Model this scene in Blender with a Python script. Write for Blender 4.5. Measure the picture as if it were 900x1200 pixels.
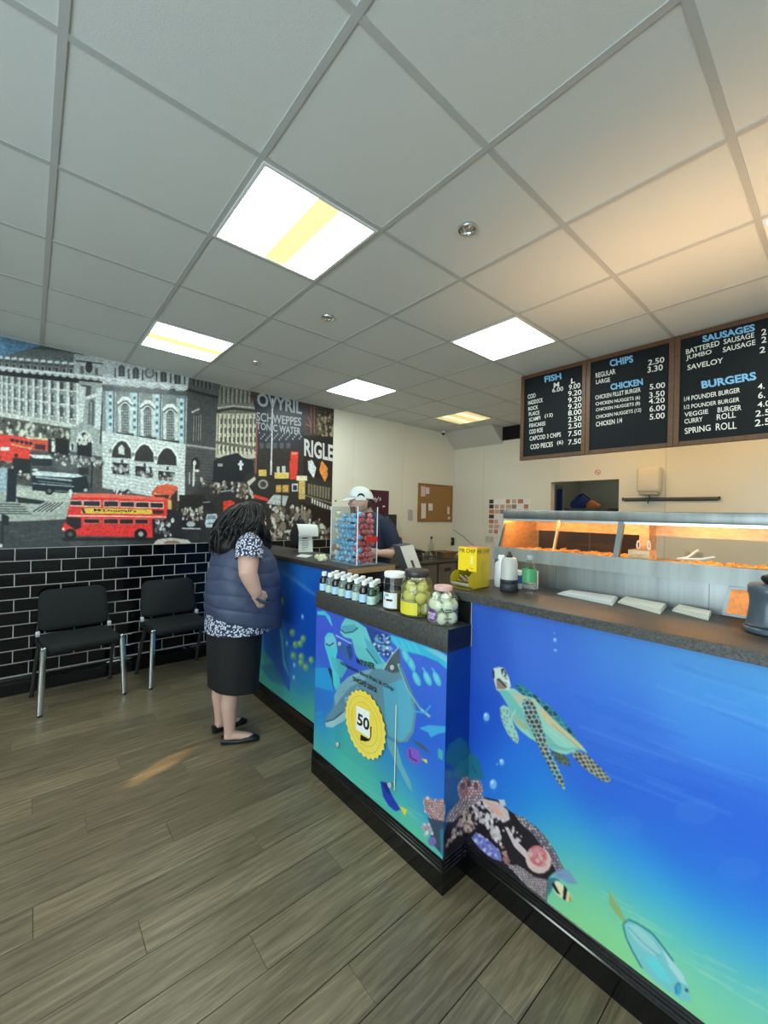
import bpy, bmesh, math, random
import numpy as np
from mathutils import Vector, Matrix
random.seed(7); rng = np.random.default_rng(11)
for o in list(bpy.data.objects): bpy.data.objects.remove(o, do_unlink=True)
scene = bpy.context.scene; COL = scene.collection
def lin(c):
    c = np.asarray(c, float) / 255.0
    return np.where(c <= .04045, c / 12.92, ((c + .055) / 1.055) ** 2.4)

# ---------------------------------------------------------------- camera
FOC, YAW, PITCH, ROLL, HCAM = 478.904, 0.8569, 0.0025, 0.0218, 1.5542     # focal length in pixels of a 900x1200 frame
_f = Vector((math.cos(YAW)*math.cos(PITCH), math.sin(YAW)*math.cos(PITCH), math.sin(PITCH)))
_r = Vector((math.sin(YAW), -math.cos(YAW), 0)); _u = _r.cross(_f)
CR = _r*math.cos(ROLL) + _u*math.sin(ROLL); CU = -_r*math.sin(ROLL) + _u*math.cos(ROLL); CF = _f
CAM = Vector((0, 0, HCAM))
cd = bpy.data.cameras.new('camera'); cam = bpy.data.objects.new('camera', cd); COL.objects.link(cam)
cd.sensor_fit = 'VERTICAL'; cd.sensor_height = 36.0; cd.lens = 36.0*FOC/1200.0; cd.clip_start = .02
m = Matrix((CR, CU, -CF)).transposed().to_4x4(); m.translation = CAM; cam.matrix_world = m
scene.camera = cam
def U(px, py, ax, val):
    """point where the sight line of a photo pixel meets the plane ax = val"""
    d = CF + CR*((px-450)/FOC) + CU*((600-py)/FOC); i = 'xyz'.index(ax)
    return CAM + d*((val-CAM[i])/d[i])

# ---------------------------------------------------------------- world, daylight, exposure
scene.view_settings.view_transform = 'Standard'; scene.view_settings.look = 'None'
scene.view_settings.gamma = 1.0; scene.view_settings.use_curve_mapping = False
scene.view_settings.exposure = 0.12
w = bpy.data.worlds.new('world'); scene.world = w; w.use_nodes = True
w.node_tree.nodes['Background'].inputs[0].default_value = (.55, .68, .85, 1); w.node_tree.nodes['Background'].inputs[1].default_value = 1.0
def area(name, loc, target, sx, sy, power, col):
    l = bpy.data.lights.new(name, 'AREA'); l.shape = 'RECTANGLE'; l.size = sx; l.size_y = sy; l.energy = power; l.color = col
    o = bpy.data.objects.new(name, l); COL.objects.link(o); o.location = loc
    o.rotation_euler = (Vector(target)-Vector(loc)).to_track_quat('-Z', 'Y').to_euler(); return o
# daylight entering through the shop-front glazing (behind and left of the camera)
area('daylight_shopfront', (-2.86, -.3, 1.45), (1.0, -.1, 2.3), 4.0, 1.85, 142, (.76, .92, 1.0))
area('daylight_entrance', (0.4, -2.6, 1.45), (0.4, 1.0, 1.2), 2.6, 1.85, 7, (.82, .92, 1.0))
# a thin beam of low sun that reaches the floor through the glazing
_s = bpy.data.lights.new('low_sun_beam', 'SPOT'); _s.energy = 13000; _s.spot_size = math.radians(.62); _s.spot_blend = .8; _s.color = (1.0, .62, .36); _s.shadow_soft_size = .02
_o = bpy.data.objects.new('low_sun_beam', _s); COL.objects.link(_o); _o.location = (-6.0, -.02, 1.75); _o.rotation_euler = (Vector((.62, 2.72, 0))-Vector(_o.location)).to_track_quat('-Z', 'Y').to_euler()
PANEL = 14.5       # ceiling diffuser emission

# ---------------------------------------------------------------- helpers
def setp(o, label=None, cat=None, group=None, kind=None):
    if label: o['label'] = label
    if cat: o['category'] = cat
    if group: o['group'] = group
    if kind: o['kind'] = kind
    return o
def thing(name, label, cat, loc=(0, 0, 0), rz=0, group=None):
    o = bpy.data.objects.new(name, None); COL.objects.link(o); o.location = loc; o.rotation_euler = (0, 0, rz); o.empty_display_size = .05
    return setp(o, label, cat, group)
MATS = {}
def mat(name, col, rough=.5, metal=0, emit=None, estr=0, noise=None, bump=None, spec=.5, stretch=None, coat=0, alpha=1):
    """col sRGB 0..255; noise=(scale, amount[, second colour]); bump=(scale, strength)"""
    if name in MATS: return MATS[name]
    mt = bpy.data.materials.new(name); mt.use_nodes = True; nt = mt.node_tree; p = nt.nodes['Principled BSDF']
    c = list(lin(col)) + [1]
    p.inputs['Base Color'].default_value = c; p.inputs['Roughness'].default_value = rough; p.inputs['Metallic'].default_value = metal
    p.inputs['Specular IOR Level'].default_value = spec
    if coat: p.inputs['Coat Weight'].default_value = coat; p.inputs['Coat Roughness'].default_value = .08
    if emit is not None:
        p.inputs['Emission Color'].default_value = list(lin(emit)) + [1]; p.inputs['Emission Strength'].default_value = estr
    if noise or bump:
        tc = nt.nodes.new('ShaderNodeNewGeometry'); mp = nt.nodes.new('ShaderNodeMapping')
        nt.links.new(tc.outputs['Position'], mp.inputs['Vector'])
        if stretch: mp.inputs['Scale'].default_value = stretch
    if noise:
        nz = nt.nodes.new('ShaderNodeTexNoise'); nz.inputs['Scale'].default_value = noise[0]; nz.inputs['Detail'].default_value = 5
        nz.inputs['Roughness'].default_value = .65
        nt.links.new(mp.outputs[0], nz.inputs['Vector'])
        cr = nt.nodes.new('ShaderNodeValToRGB'); a = noise[1]
        c2 = list(lin(noise[2])) + [1] if len(noise) > 2 else [x*(1-a) for x in c[:3]] + [1]
        cr.color_ramp.elements[0].position = .32; cr.color_ramp.elements[1].position = .68
        cr.color_ramp.elements[0].color = c2; cr.color_ramp.elements[1].color = c
        nt.links.new(nz.outputs['Fac'], cr.inputs[0]); nt.links.new(cr.outputs[0], p.inputs['Base Color'])
    if bump:
        n2 = nt.nodes.new('ShaderNodeTexNoise'); n2.inputs['Scale'].default_value = bump[0]; n2.inputs['Detail'].default_value = 3
        nt.links.new(mp.outputs[0], n2.inputs['Vector'])
        bp = nt.nodes.new('ShaderNodeBump'); bp.inputs['Strength'].default_value = bump[1]; bp.inputs['Distance'].default_value = .004
        nt.links.new(n2.outputs['Fac'], bp.inputs['Height']); nt.links.new(bp.outputs[0], p.inputs['Normal'])
    MATS[name] = mt; return mt
def glass(name, tint=(245, 250, 248), refl=.9, ior=1.45, haze=0.0, hazecol=(230, 235, 235), power=3.2):
    """thin clear pane: transparent body, Fresnel mirror skin, optional milky haze"""
    if name in MATS: return MATS[name]
    mt = bpy.data.materials.new(name); mt.use_nodes = True; nt = mt.node_tree; nt.nodes.clear()
    out = nt.nodes.new('ShaderNodeOutputMaterial'); tr = nt.nodes.new('ShaderNodeBsdfTransparent'); gl = nt.nodes.new('ShaderNodeBsdfGlossy')
    lw = nt.nodes.new('ShaderNodeLayerWeight'); pw_ = nt.nodes.new('ShaderNodeMath'); pw_.operation = 'POWER'; pw_.inputs[1].default_value = power; f0 = ((ior-1)/(ior+1))**2
    fr = nt.nodes.new('ShaderNodeMapRange'); fr.inputs['To Min'].default_value = f0; fr.inputs['To Max'].default_value = 1.0; mx = nt.nodes.new('ShaderNodeMixShader'); lw.inputs[0].default_value = .5
    nt.links.new(lw.outputs['Facing'], pw_.inputs[0]); nt.links.new(pw_.outputs[0], fr.inputs[0])
    tr.inputs[0].default_value = list(lin(tint)) + [1]; gl.inputs['Roughness'].default_value = .03; gl.inputs[0].default_value = (refl, refl, refl, 1)
    nt.links.new(fr.outputs[0], mx.inputs[0]); nt.links.new(gl.outputs[0], mx.inputs[2])
    if haze:
        df = nt.nodes.new('ShaderNodeBsdfDiffuse'); df.inputs[0].default_value = list(lin(hazecol)) + [1]; m2 = nt.nodes.new('ShaderNodeMixShader')
        m2.inputs[0].default_value = haze; nt.links.new(tr.outputs[0], m2.inputs[1]); nt.links.new(df.outputs[0], m2.inputs[2]); nt.links.new(m2.outputs[0], mx.inputs[1])
    else: nt.links.new(tr.outputs[0], mx.inputs[1])
    nt.links.new(mx.outputs[0], out.inputs[0]); MATS[name] = mt; return mt

class MB:
    """collects shapes, then links them as ONE mesh object"""
    def __init__(s): s.v = []; s.f = []
    def add(s, v, f): n = len(s.v); s.v += [tuple(p) for p in v]; s.f += [tuple(i+n for i in q) for q in f]; return s
    def box(s, a, b):
        x0, x1 = sorted((a[0], b[0])); y0, y1 = sorted((a[1], b[1])); z0, z1 = sorted((a[2], b[2]))
        v = [(x, y, z) for z in (z0, z1) for y in (y0, y1) for x in (x0, x1)]
        return s.add(v, [(0,2,3,1), (4,5,7,6), (0,1,5,4), (2,6,7,3), (0,4,6,2), (1,3,7,5)])
    def bbox(s, a, b, r=.004):                                     # box with bevelled edges
        bm = bmesh.new(); bmesh.ops.create_cube(bm, size=1)
        for q in bm.verts: q.co = Vector([(a[i]+b[i])/2 + q.co[i]*abs(b[i]-a[i]) for i in range(3)])
        bmesh.ops.bevel(bm, geom=bm.edges[:], offset=r, segments=2, affect='EDGES', profile=.5)
        bm.verts.index_update(); s.add([q.co for q in bm.verts], [[q.index for q in f.verts] for f in bm.faces]); bm.free(); return s
    def hexa(s, p):                                                # 8 corner points, bottom ring then top ring
        return s.add(p, [(3,2,1,0), (4,5,6,7), (0,1,5,4), (1,2,6,5), (2,3,7,6), (3,0,4,7)])
    def prism(s, pts, d):                                          # planar polygon extruded by vector d
        n = len(pts); d = Vector(d); a = [Vector(p) for p in pts]
        return s.add(a + [p+d for p in a], [tuple(range(n))[::-1], tuple(range(n, 2*n))] + [(i, (i+1) % n, n+(i+1) % n, n+i) for i in range(n)])
    def lathe(s, prof, c=(0, 0, 0), n=20, cap=True, sx=1, sy=1):  # profile [(r,z)]
        v = []; f = []
        for r, z in prof:
            for k in range(n):
                a = 2*math.pi*k/n; v.append((c[0]+r*math.cos(a)*sx, c[1]+r*math.sin(a)*sy, c[2]+z))
        for j in range(len(prof)-1):
            for k in range(n): f.append((j*n+k, j*n+(k+1) % n, (j+1)*n+(k+1) % n, (j+1)*n+k))
        if cap: f.append(tuple(range(n))[::-1]); f.append(tuple(range((len(prof)-1)*n, len(prof)*n)))
        return s.add(v, f)
    def tube(s, pts, r, n=10, cap=True, flat=1.0, up=(0, 0, 1)):  # r number or list
        P = [Vector(p) for p in pts]; R = r if isinstance(r, (list, tuple)) else [r]*len(P); v = []; f = []
        for i, p in enumerate(P):
            t = (P[min(i+1, len(P)-1)] - P[max(i-1, 0)]).normalized(); u = Vector(up)
            if abs(t.dot(u)) > .95: u = Vector((1, 0, 0)) if abs(t.x) < .9 else Vector((0, 1, 0))
            a = t.cross(u).normalized(); b = a.cross(t).normalized()
            for k in range(n):
                q = 2*math.pi*k/n; v.append(p + a*(R[i]*math.cos(q)) + b*(R[i]*flat*math.sin(q)))
        for j in range(len(P)-1):
            for k in range(n): f.append((j*n+k, j*n+(k+1) % n, (j+1)*n+(k+1) % n, (j+1)*n+k))
        if cap: f.append(tuple(range(n))[::-1]); f.append(tuple(range((len(P)-1)*n, len(P)*n)))
        return s.add(v, f)
    def ell(s, c, r, n=14, m=9, rot=None):                         # ellipsoid
        v = []; f = []
        for j in range(m+1):
            t = math.pi*j/m
            for k in range(n):
                a = 2*math.pi*k/n; q = Vector((r[0]*math.sin(t)*math.cos(a), r[1]*math.sin(t)*math.sin(a), r[2]*math.cos(t)))
                if rot: q = rot @ q
                v.append(Vector(c)+q)
        for j in range(m):
            for k in range(n): f.append((j*n+k, (j+1)*n+k, (j+1)*n+(k+1) % n, j*n+(k+1) % n))
        return s.add(v, f)
    def loft(s, rings, cap=True):
        n = len(rings[0]); v = [p for r in rings for p in r]; f = []
        for j in range(len(rings)-1):
            for k in range(n): f.append((j*n+k, j*n+(k+1) % n, (j+1)*n+(k+1) % n, (j+1)*n+k))
        if cap: f.append(tuple(range(n))[::-1]); f.append(tuple(range((len(rings)-1)*n, len(rings)*n)))
        return s.add(v, f)
    def mesh(s, name, off=(0, 0, 0)):
        me = bpy.data.meshes.new(name); me.from_pydata([(p[0]-off[0], p[1]-off[1], p[2]-off[2]) for p in s.v], [], s.f); me.update(); return me
    def build(s, name, mt, parent=None, smooth=False, local=False, loc=None, clean=True):
        """vertices are world coordinates unless local; the object's origin is the parent's origin or loc"""
        off = (0, 0, 0)
        if parent is not None and not local:
            off = Vector(parent.location); q = parent.parent
            while q is not None: off = off + Vector(q.location); q = q.parent
        if parent is None and loc is not None: off = loc
        me = s.mesh(name, off)
        if clean:
            bm = bmesh.new(); bm.from_mesh(me); bmesh.ops.recalc_face_normals(bm, faces=bm.faces[:]); bm.to_mesh(me); bm.free()
        if smooth: me.shade_smooth() if not hasattr(me, 'set_sharp_from_angle') else (me.shade_smooth(), me.set_sharp_from_angle(angle=math.radians(smooth if smooth is not True else 40)))
        me.materials.append(mt)
        o = bpy.data.objects.new(name, me); COL.objects.link(o)
        if parent is not None: o.parent = parent
        elif loc is not None: o.location = loc
        return o
def copy_tree(o, parent=None):
    c = o.copy(); COL.objects.link(c); c.parent = parent
    for ch in list(o.children): copy_tree(ch, c)
    return c
def voxel(mb, size, smooth_it=4, dec=None):
    """fuse overlapping shapes into one continuous skin; returns an MB"""
    me = mb.mesh('tmp'); bm = bmesh.new(); bm.from_mesh(me); bmesh.ops.recalc_face_normals(bm, faces=bm.faces[:]); bm.to_mesh(me); bm.free()
    o = bpy.data.objects.new('tmp', me); COL.objects.link(o)
    r = o.modifiers.new('r', 'REMESH'); r.mode = 'VOXEL'; r.voxel_size = size
    q = o.modifiers.new('s', 'SMOOTH'); q.iterations = smooth_it; q.factor = .5
    if dec: d = o.modifiers.new('d', 'DECIMATE'); d.ratio = dec
    dg = bpy.context.evaluated_depsgraph_get(); e = o.evaluated_get(dg); m2 = bpy.data.meshes.new_from_object(e)
    out = MB(); out.v = [tuple(x.co) for x in m2.vertices]; out.f = [tuple(p.vertices) for p in m2.polygons]
    bpy.data.objects.remove(o, do_unlink=True); bpy.data.meshes.remove(me); bpy.data.meshes.remove(m2); return out

# ---- lettering: every string becomes a flat unit-box mesh once
_texts = {}
def bake_texts(strings):
    obs = []
    for s_, off in strings:
        if (s_, off) in _texts or any(x[0] == (s_, off) for x in obs): continue
        c = bpy.data.curves.new('t', 'FONT'); c.body = s_; c.offset = off; c.resolution_u = 3; o = bpy.data.objects.new('t', c); COL.objects.link(o); obs.append(((s_, off), o))
    bpy.context.view_layer.update(); dg = bpy.context.evaluated_depsgraph_get()
    for k, o in obs:
        m_ = bpy.data.meshes.new_from_object(o.evaluated_get(dg)); v = np.array([x.co[:] for x in m_.vertices])[:, :2]
        lo = v.min(0); hi = v.max(0); _texts[k] = ((v-lo)/(hi-lo), [tuple(p.vertices) for p in m_.polygons])
        bpy.data.meshes.remove(m_); c = o.data; bpy.data.objects.remove(o); bpy.data.curves.remove(c)
def lettering(s_, bl, br, tl, mt, parent, off=0.0, name='lettering', lift=None):
    if (s_, off) not in _texts: bake_texts([(s_, off)])
    v, f = _texts[(s_, off)]; bl = Vector(bl); a = Vector(br)-bl; b = Vector(tl)-bl
    if lift: bl = bl + Vector(lift)
    mb = MB(); mb.add([bl + a*p[0] + b*p[1] for p in v], f); return mb.build(name, mt, parent, clean=False)
# ---------------------------------------------------------------- the room
G = .6; ZC = HCAM + 2.2529*G
gx = lambda i: (i + .0775)*G
gy = lambda j: (j + 2.506)*G
X0, X1, Y0, Y1 = gx(-5), 5.46, gy(-7), 4.5
white_panel = mat('white_cladding', (232, 227, 210), .22, spec=.5)
paint = mat('painted_wall', (214, 212, 204), .6)
black_gloss = mat('black_gloss_trim', (9, 9, 10), .13)

def plank_mat():
    mt = bpy.data.materials.new('oak_vinyl_plank'); mt.use_nodes = True; nt = mt.node_tree; p = nt.nodes['Principled BSDF']; N = nt.nodes.new; L = nt.links.new
    oi = N('ShaderNodeObjectInfo'); ge = N('ShaderNodeNewGeometry'); mp = N('ShaderNodeMapping'); mp.inputs['Scale'].default_value = (2.6, 40, 1)
    ad = N('ShaderNodeVectorMath'); ad.operation = 'ADD'; cm = N('ShaderNodeCombineXYZ'); mu = N('ShaderNodeMath'); mu.operation = 'MULTIPLY'; mu.inputs[1].default_value = 37
    L(oi.outputs['Random'], mu.inputs[0]); L(mu.outputs[0], cm.inputs[0]); L(mu.outputs[0], cm.inputs[2]); L(ge.outputs['Position'], ad.inputs[0]); L(cm.outputs[0], ad.inputs[1]); L(ad.outputs[0], mp.inputs[0])
    n1 = N('ShaderNodeTexNoise'); n1.inputs['Scale'].default_value = 1.6; n1.inputs['Detail'].default_value = 8; n1.inputs['Roughness'].default_value = .62; n1.inputs['Distortion'].default_value = .6
    L(mp.outputs[0], n1.inputs['Vector'])
    cr = N('ShaderNodeValToRGB'); e = cr.color_ramp.elements; e[0].position = .24; e[0].color = list(lin((80, 70, 51))) + [1]; e[1].position = .78; e[1].color = list(lin((158, 144, 115))) + [1]
    e2 = e.new(.5); e2.color = list(lin((120, 107, 82))) + [1]
    L(n1.outputs['Fac'], cr.inputs[0])
    hs = N('ShaderNodeHueSaturation'); mr = N('ShaderNodeMapRange'); mr.inputs['To Min'].default_value = .74; mr.inputs['To Max'].default_value = 1.02; L(oi.outputs['Random'], mr.inputs[0]); L(mr.outputs[0], hs.inputs['Value'])
    L(cr.outputs[0], hs.inputs['Color']); L(hs.outputs[0], p.inputs['Base Color']); p.inputs['Roughness'].default_value = .36
    bp = N('ShaderNodeBump'); bp.inputs['Strength'].default_value = .25; bp.inputs['Distance'].default_value = .002; L(n1.outputs['Fac'], bp.inputs['Height']); L(bp.outputs[0], p.inputs['Normal'])
    return mt
PLANK = plank_mat()
floor = MB().box((X0-.1, Y0-.1, -.06), (7.8, Y1+.1, -.005)).build('floor', mat('floor_joint', (16, 14, 12), .9), loc=(0, 0, -.06)); setp(floor, kind='structure')
MB().box((1.80, Y0, -.005), (X1, Y1-.01, -.001)).build('bounce_sheet', mat('bounce_vinyl', (168, 164, 154), .5, noise=(40, .15)), floor)  # unseen floor behind the counter, made pale to bounce light upward
PW = .1565; pl_mesh = {}
def plank(x0, x1, y0, y1):
    k = (round(x1-x0, 3), round(y1-y0, 3))
    if k not in pl_mesh:
        b = MB(); w2, h2 = k[0]/2-.0008, k[1]/2-.0016
        b.loft([[(-w2, -h2, -.004), (w2, -h2, -.004), (w2, h2, -.004), (-w2, h2, -.004)], [(-w2, -h2, -.0008), (w2, -h2, -.0008), (w2, h2, -.0008), (-w2, h2, -.0008)],
                [(-w2+.0015, -h2+.0015, 0), (w2-.0015, -h2+.0015, 0), (w2-.0015, h2-.0015, 0), (-w2+.0015, h2-.0015, 0)]])
        pl_mesh[k] = b.mesh('plank'); pl_mesh[k].materials.append(PLANK)
    o = bpy.data.objects.new('plank', pl_mesh[k]); COL.objects.link(o); o.parent = floor; o.location = ((x0+x1)/2, (y0+y1)/2, .06)
rows = int((Y1-Y0)/PW)+2
for r_ in range(rows):
    y0 = .501 + PW*(r_-20); y1 = y0+PW
    if y1 < Y0 or y0 > Y1-.02: continue
    y0 = max(y0, Y0); y1 = min(y1, Y1-.012)
    x = X0; first = True; off = round((r_*.47) % 1.2, 1) + .15
    while x < 1.46:
        x2 = min(x + (off if first else 1.22), 1.46); first = False
        if 1.46-x2 < .12: x2 = 1.46
        plank(x, x2, y0, y1); x = x2

# ceiling: lay-in tiles between bars
tile_mt = mat('ceiling_tile', (216, 219, 214), .9, noise=(220, .06), bump=(260, .12))
bar_mt = mat('ceiling_bar', (184, 186, 182), .55)
ceil = MB().box((X0-.1, Y0-.1, ZC+.03), (7.8, Y1+.1, ZC+.1)).build('ceiling', mat('soffit', (190, 190, 186), .9), loc=(0, 0, ZC+.03)); setp(ceil, kind='structure')
LIGHTS = {(1, 0): 'y', (1, 3): 'x', (4, 0): None, (4, 3): None, (7, 3): 'w', (1, -4): None, (4, -3): None, (-2, 0): None, (-2, 3): None, (7, -2): 'k', (7, 0): 'k'}
tm = MB().box((-.291, -.291, 0), (.291, .291, .014)).mesh('ceiling_tile'); tm.materials.append(tile_mt)
for i in range(-5, 9):
    for j in range(-7, 5):
        if (i, j) in LIGHTS: continue
        o = bpy.data.objects.new('ceiling_tile', tm); COL.objects.link(o); o.parent = ceil; o.location = (gx(i+.5), gy(j+.5), -.027)
for i in range(-5, 10): MB().box((gx(i)-.012, Y0, ZC-.001), (gx(i)+.012, Y1, ZC+.004)).build('grid_bar', bar_mt, ceil)
for j in range(-7, 6): MB().box((X0, gy(j)-.012, ZC-.0005), (X1, gy(j)+.012, ZC+.0035)).build('grid_bar', bar_mt, ceil)

# light panels
diff_mt = mat('diffuser', (250, 252, 250), .5, emit=(238, 255, 251), estr=PANEL)
diff_dim = mat('diffuser_tube_gap', (235, 240, 190), .5, emit=(228, 238, 140), estr=1.0)
warm_mt = mat('diffuser_warm', (250, 240, 200), .5, emit=(255, 238, 180), estr=1.25)
warm_dim = mat('diffuser_warm_gap', (240, 225, 170), .5, emit=(240, 214, 140), estr=.75)
lab = {(1, 0): 'large square ceiling light with yellow band, nearest the camera', (1, 3): 'square ceiling light with yellow band, just before the mural wall', (4, 0): 'all-white square ceiling light just left of the menu boards',
       (4, 3): 'all-white square ceiling light near the mural edge and white wall', (7, 3): 'warm yellow ceiling light in the far corner above the corkboard'}
for (i, j), st in LIGHTS.items():
    c = (gx(i+.5), gy(j+.5), ZC-.002); t = thing('ceiling_light', lab.get((i, j), 'square ceiling light out of the picture'), 'light', c, 0, 'ceiling light panels')
    if (i, j) not in lab: t['label'] = 'added ceiling light panel brightening the storeroom, out of sight'
    h = .288; fr = MB()
    for a, b in (((-h, -h), (h, -h+.014)), ((-h, h-.014), (h, h)), ((-h, -h+.014), (-h+.014, h-.014)), ((h-.014, -h+.014), (h, h-.014))): fr.box((a[0], a[1], -.004), (b[0], b[1], .012))
    fr.build('frame', mat('light_frame', (235, 236, 234), .4), t, local=True)
    q = h-.014
    def strip(nm, u0, u1, mt_, ax):
        b = MB(); b.box((u0, -q, .002), (u1, q, .010)) if ax == 'y' else b.box((-q, u0, .002), (q, u1, .010)); b.build(nm, mt_, t, local=True)
    if st in ('x', 'y'):
        strip('diffuser', -q, -.03, diff_mt, st); strip('diffuser', .085, q, diff_mt, st); strip('tube_gap', -.03, .085, diff_dim, st)
    elif st == 'k': strip('diffuser', -q, q, mat('diffuser_amber', (250, 230, 190), .5, emit=(255, 205, 130), estr=PANEL*.75), 'x')
    elif st == 'w':
        for u0, u1, mm in ((-q, -.17, warm_dim), (-.17, -.07, warm_mt), (-.07, .07, warm_dim), (.07, .17, warm_mt), (.17, q, warm_dim)): strip('diffuser', u0, u1, mm, 'x')
    else: strip('diffuser', -q, q, diff_mt, 'x')
t = thing('ceiling_light', 'added ceiling light panel brightening the storeroom, out of sight', 'light', (6.6, 2.2, ZC-.002), 0, 'ceiling light panels')  # unseen panel added to lift the dark storeroom
MB().box((-.28, -.28, .002), (.28, .28, .012)).build('diffuser', mat('added_store_glow', (250, 250, 240), .5, emit=(255, 244, 220), estr=5), t, local=True); MB().box((-.3, -.3, .012), (.3, .3, .02)).build('frame', MATS['light_frame'], t, local=True)
chrome = mat('chrome', (215, 218, 220), .12, 1)
for k, (px, py) in enumerate(((548, 268), (384, 372), (300, 425))):
    c = U(px, py, 'z', ZC); t = thing('downlight', ['round chrome ceiling downlight, largest and nearest of three', 'round chrome ceiling downlight, middle of three', 'round chrome ceiling downlight, farthest and smallest of three'][k], 'light', (c.x, c.y, ZC), 0, 'chrome downlights')
    MB().lathe([(.024, .02), (.03, -.002), (.036, -.009), (.043, -.008), (.046, -.001), (.046, .02)], (0, 0, 0), 24, cap=False).build('rim', chrome, t, True, local=True)
    MB().lathe([(.029, .001), (.02, .004), (.010, -.003), (.001, -.004)], (0, 0, 0), 18, cap=False).build('lamp', mat('lamp_glass', (190, 190, 188), .15, .6), t, True, local=True)

# walls
wl = MB().box((X0, Y1, 0), (X1+.1, Y1+.1, ZC+.02)).build('wall_left', paint, loc=(0, Y1, 0)); setp(wl, kind='structure')
grout = mat('pale_grout', (178, 176, 170), .8)
MB().box((X0, Y1-.005, .1), (2.987, Y1-.0005, 1.2)).build('grout_bed', grout, wl)
tile_black = mat('black_glazed_tile', (7, 8, 10), .10, noise=(9, .35), spec=.32)
TW, TH, GP = .2, .1045, .0075; tmesh = {}
def walltile(x0, x1, z0, z1):
    k = (round(x1-x0, 3), round(z1-z0, 3))
    if k not in tmesh:
        w2, h2 = k[0]/2, k[1]/2; b = MB()
        ring = lambda s_, y: [(-w2+s_, y, -h2+s_), (w2-s_, y, -h2+s_), (w2-s_, y, h2-s_), (-w2+s_, y, h2-s_)]
        b.loft([ring(0, .004), ring(0, -.001), ring(.004, -.005)]); tmesh[k] = b.mesh('tile'); tmesh[k].materials.append(tile_black)
    o = bpy.data.objects.new('tile', tmesh[k]); COL.objects.link(o); o.parent = wl; o.location = ((x0+x1)/2, -.005, (z0+z1)/2)
for r_ in range(10):
    z1 = 1.199-TH*r_; z0 = z1-TH; x = -.086-TW*5 + (TW/2 if r_ % 2 else 0)
    xe = 2.985 if r_ < 2 else 1.44
    while x < xe:
        walltile(x+GP/2, min(x+TW, xe)-GP/2 if min(x+TW, xe)-x > .03 else x+.03, z0+GP/2, z1-GP/2); x += TW
sk = MB()
prof = [(0, 0), (-.02, 0), (-.02, .092), (-.017, .098), (-.017, .106), (-.012, .112), (-.012, .122), (-.006, .132), (-.004, .146), (0, .15)]
def skirting(mb, p0, p1, out, prof_, sc=1.0):
    """moulded board from p0 to p1; out = unit vector away from the wall"""
    P0, P1, o = Vector(p0), Vector(p1), Vector(out)
    mb.loft([[q + o*(-a*sc) + Vector((0, 0, b)) for a, b in prof_] for q in (P0, P1)]); return mb
skirting(sk, (X0, Y1-.001, 0), (1.45, Y1-.001, 0), (0, -1, 0), prof); b_ = sk.build('baseboard_left', black_gloss, loc=(0, Y1, 0)); setp(b_, kind='structure')
# white cladding beyond the mural
for x0, x1 in ((2.99, 3.32), (3.32, 4.25), (4.25, 5.458)): MB().box((x0+.0015, Y1-.008, 0), (x1-.0015, Y1-.0005, ZC)).build('wall_panel', white_panel, wl)
# right wall (menu side) with doorway
DY0, DY1, DZ = 1.905, 2.772, 2.033
wr = MB(); wr.box((X1, DY1, 0), (X1+.1, Y1, ZC+.02)); wr.box((X1, Y0, 0), (X1+.1, DY0, ZC+.02)); wr.box((X1, DY0, DZ), (X1+.1, DY1, ZC+.02))
wr = wr.build('wall_right', paint, loc=(X1, 0, 0)); setp(wr, kind='structure')
def pan(pts): MB().prism([(X1-.0005, y, z) for y, z in pts], (-.008, 0, 0)).build('wall_panel', white_panel, wr)
e_ = .0015
pan([(Y1-.01, 0), (Y1-.01, ZC), (3.88+e_, ZC), (3.88+e_, 0)])
pan([(3.88-e_, 0), (3.88-e_, ZC), (2.66+e_, ZC), (2.66+e_, DZ), (DY1, DZ), (DY1, 0)])
pan([(2.66-e_, DZ), (2.66-e_, ZC), (1.42+e_, ZC), (1.42+e_, 0), (DY0, 0), (DY0, DZ)])
for a, b in ((1.42, .2), (.2, -1.02), (-1.02, Y0)): pan([(a-e_, 0), (a-e_, ZC), (b+e_, ZC), (b+e_, 0)])
# corner bead
MB().box((X1-.022, Y1-.022, 0), (X1-.0085, Y1-.0085, ZC-.3)).build('trim_1', mat('white_trim', (225, 224, 220), .35), loc=(X1, Y1, 0))['kind'] = 'structure'
# store room behind the doorway
br = MB(); br.box((7.6, .6, 0), (7.7, 4.2, ZC)); br.box((X1+.1, 3.3, 0), (7.6, 3.4, ZC)); br.box((X1+.1, .9, 0), (7.6, 1.0, ZC))
setp(br.build('wall_storeroom', mat('storeroom_wall', (150, 152, 138), .7), loc=(7.6, 2, 0)), kind='structure')
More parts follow.
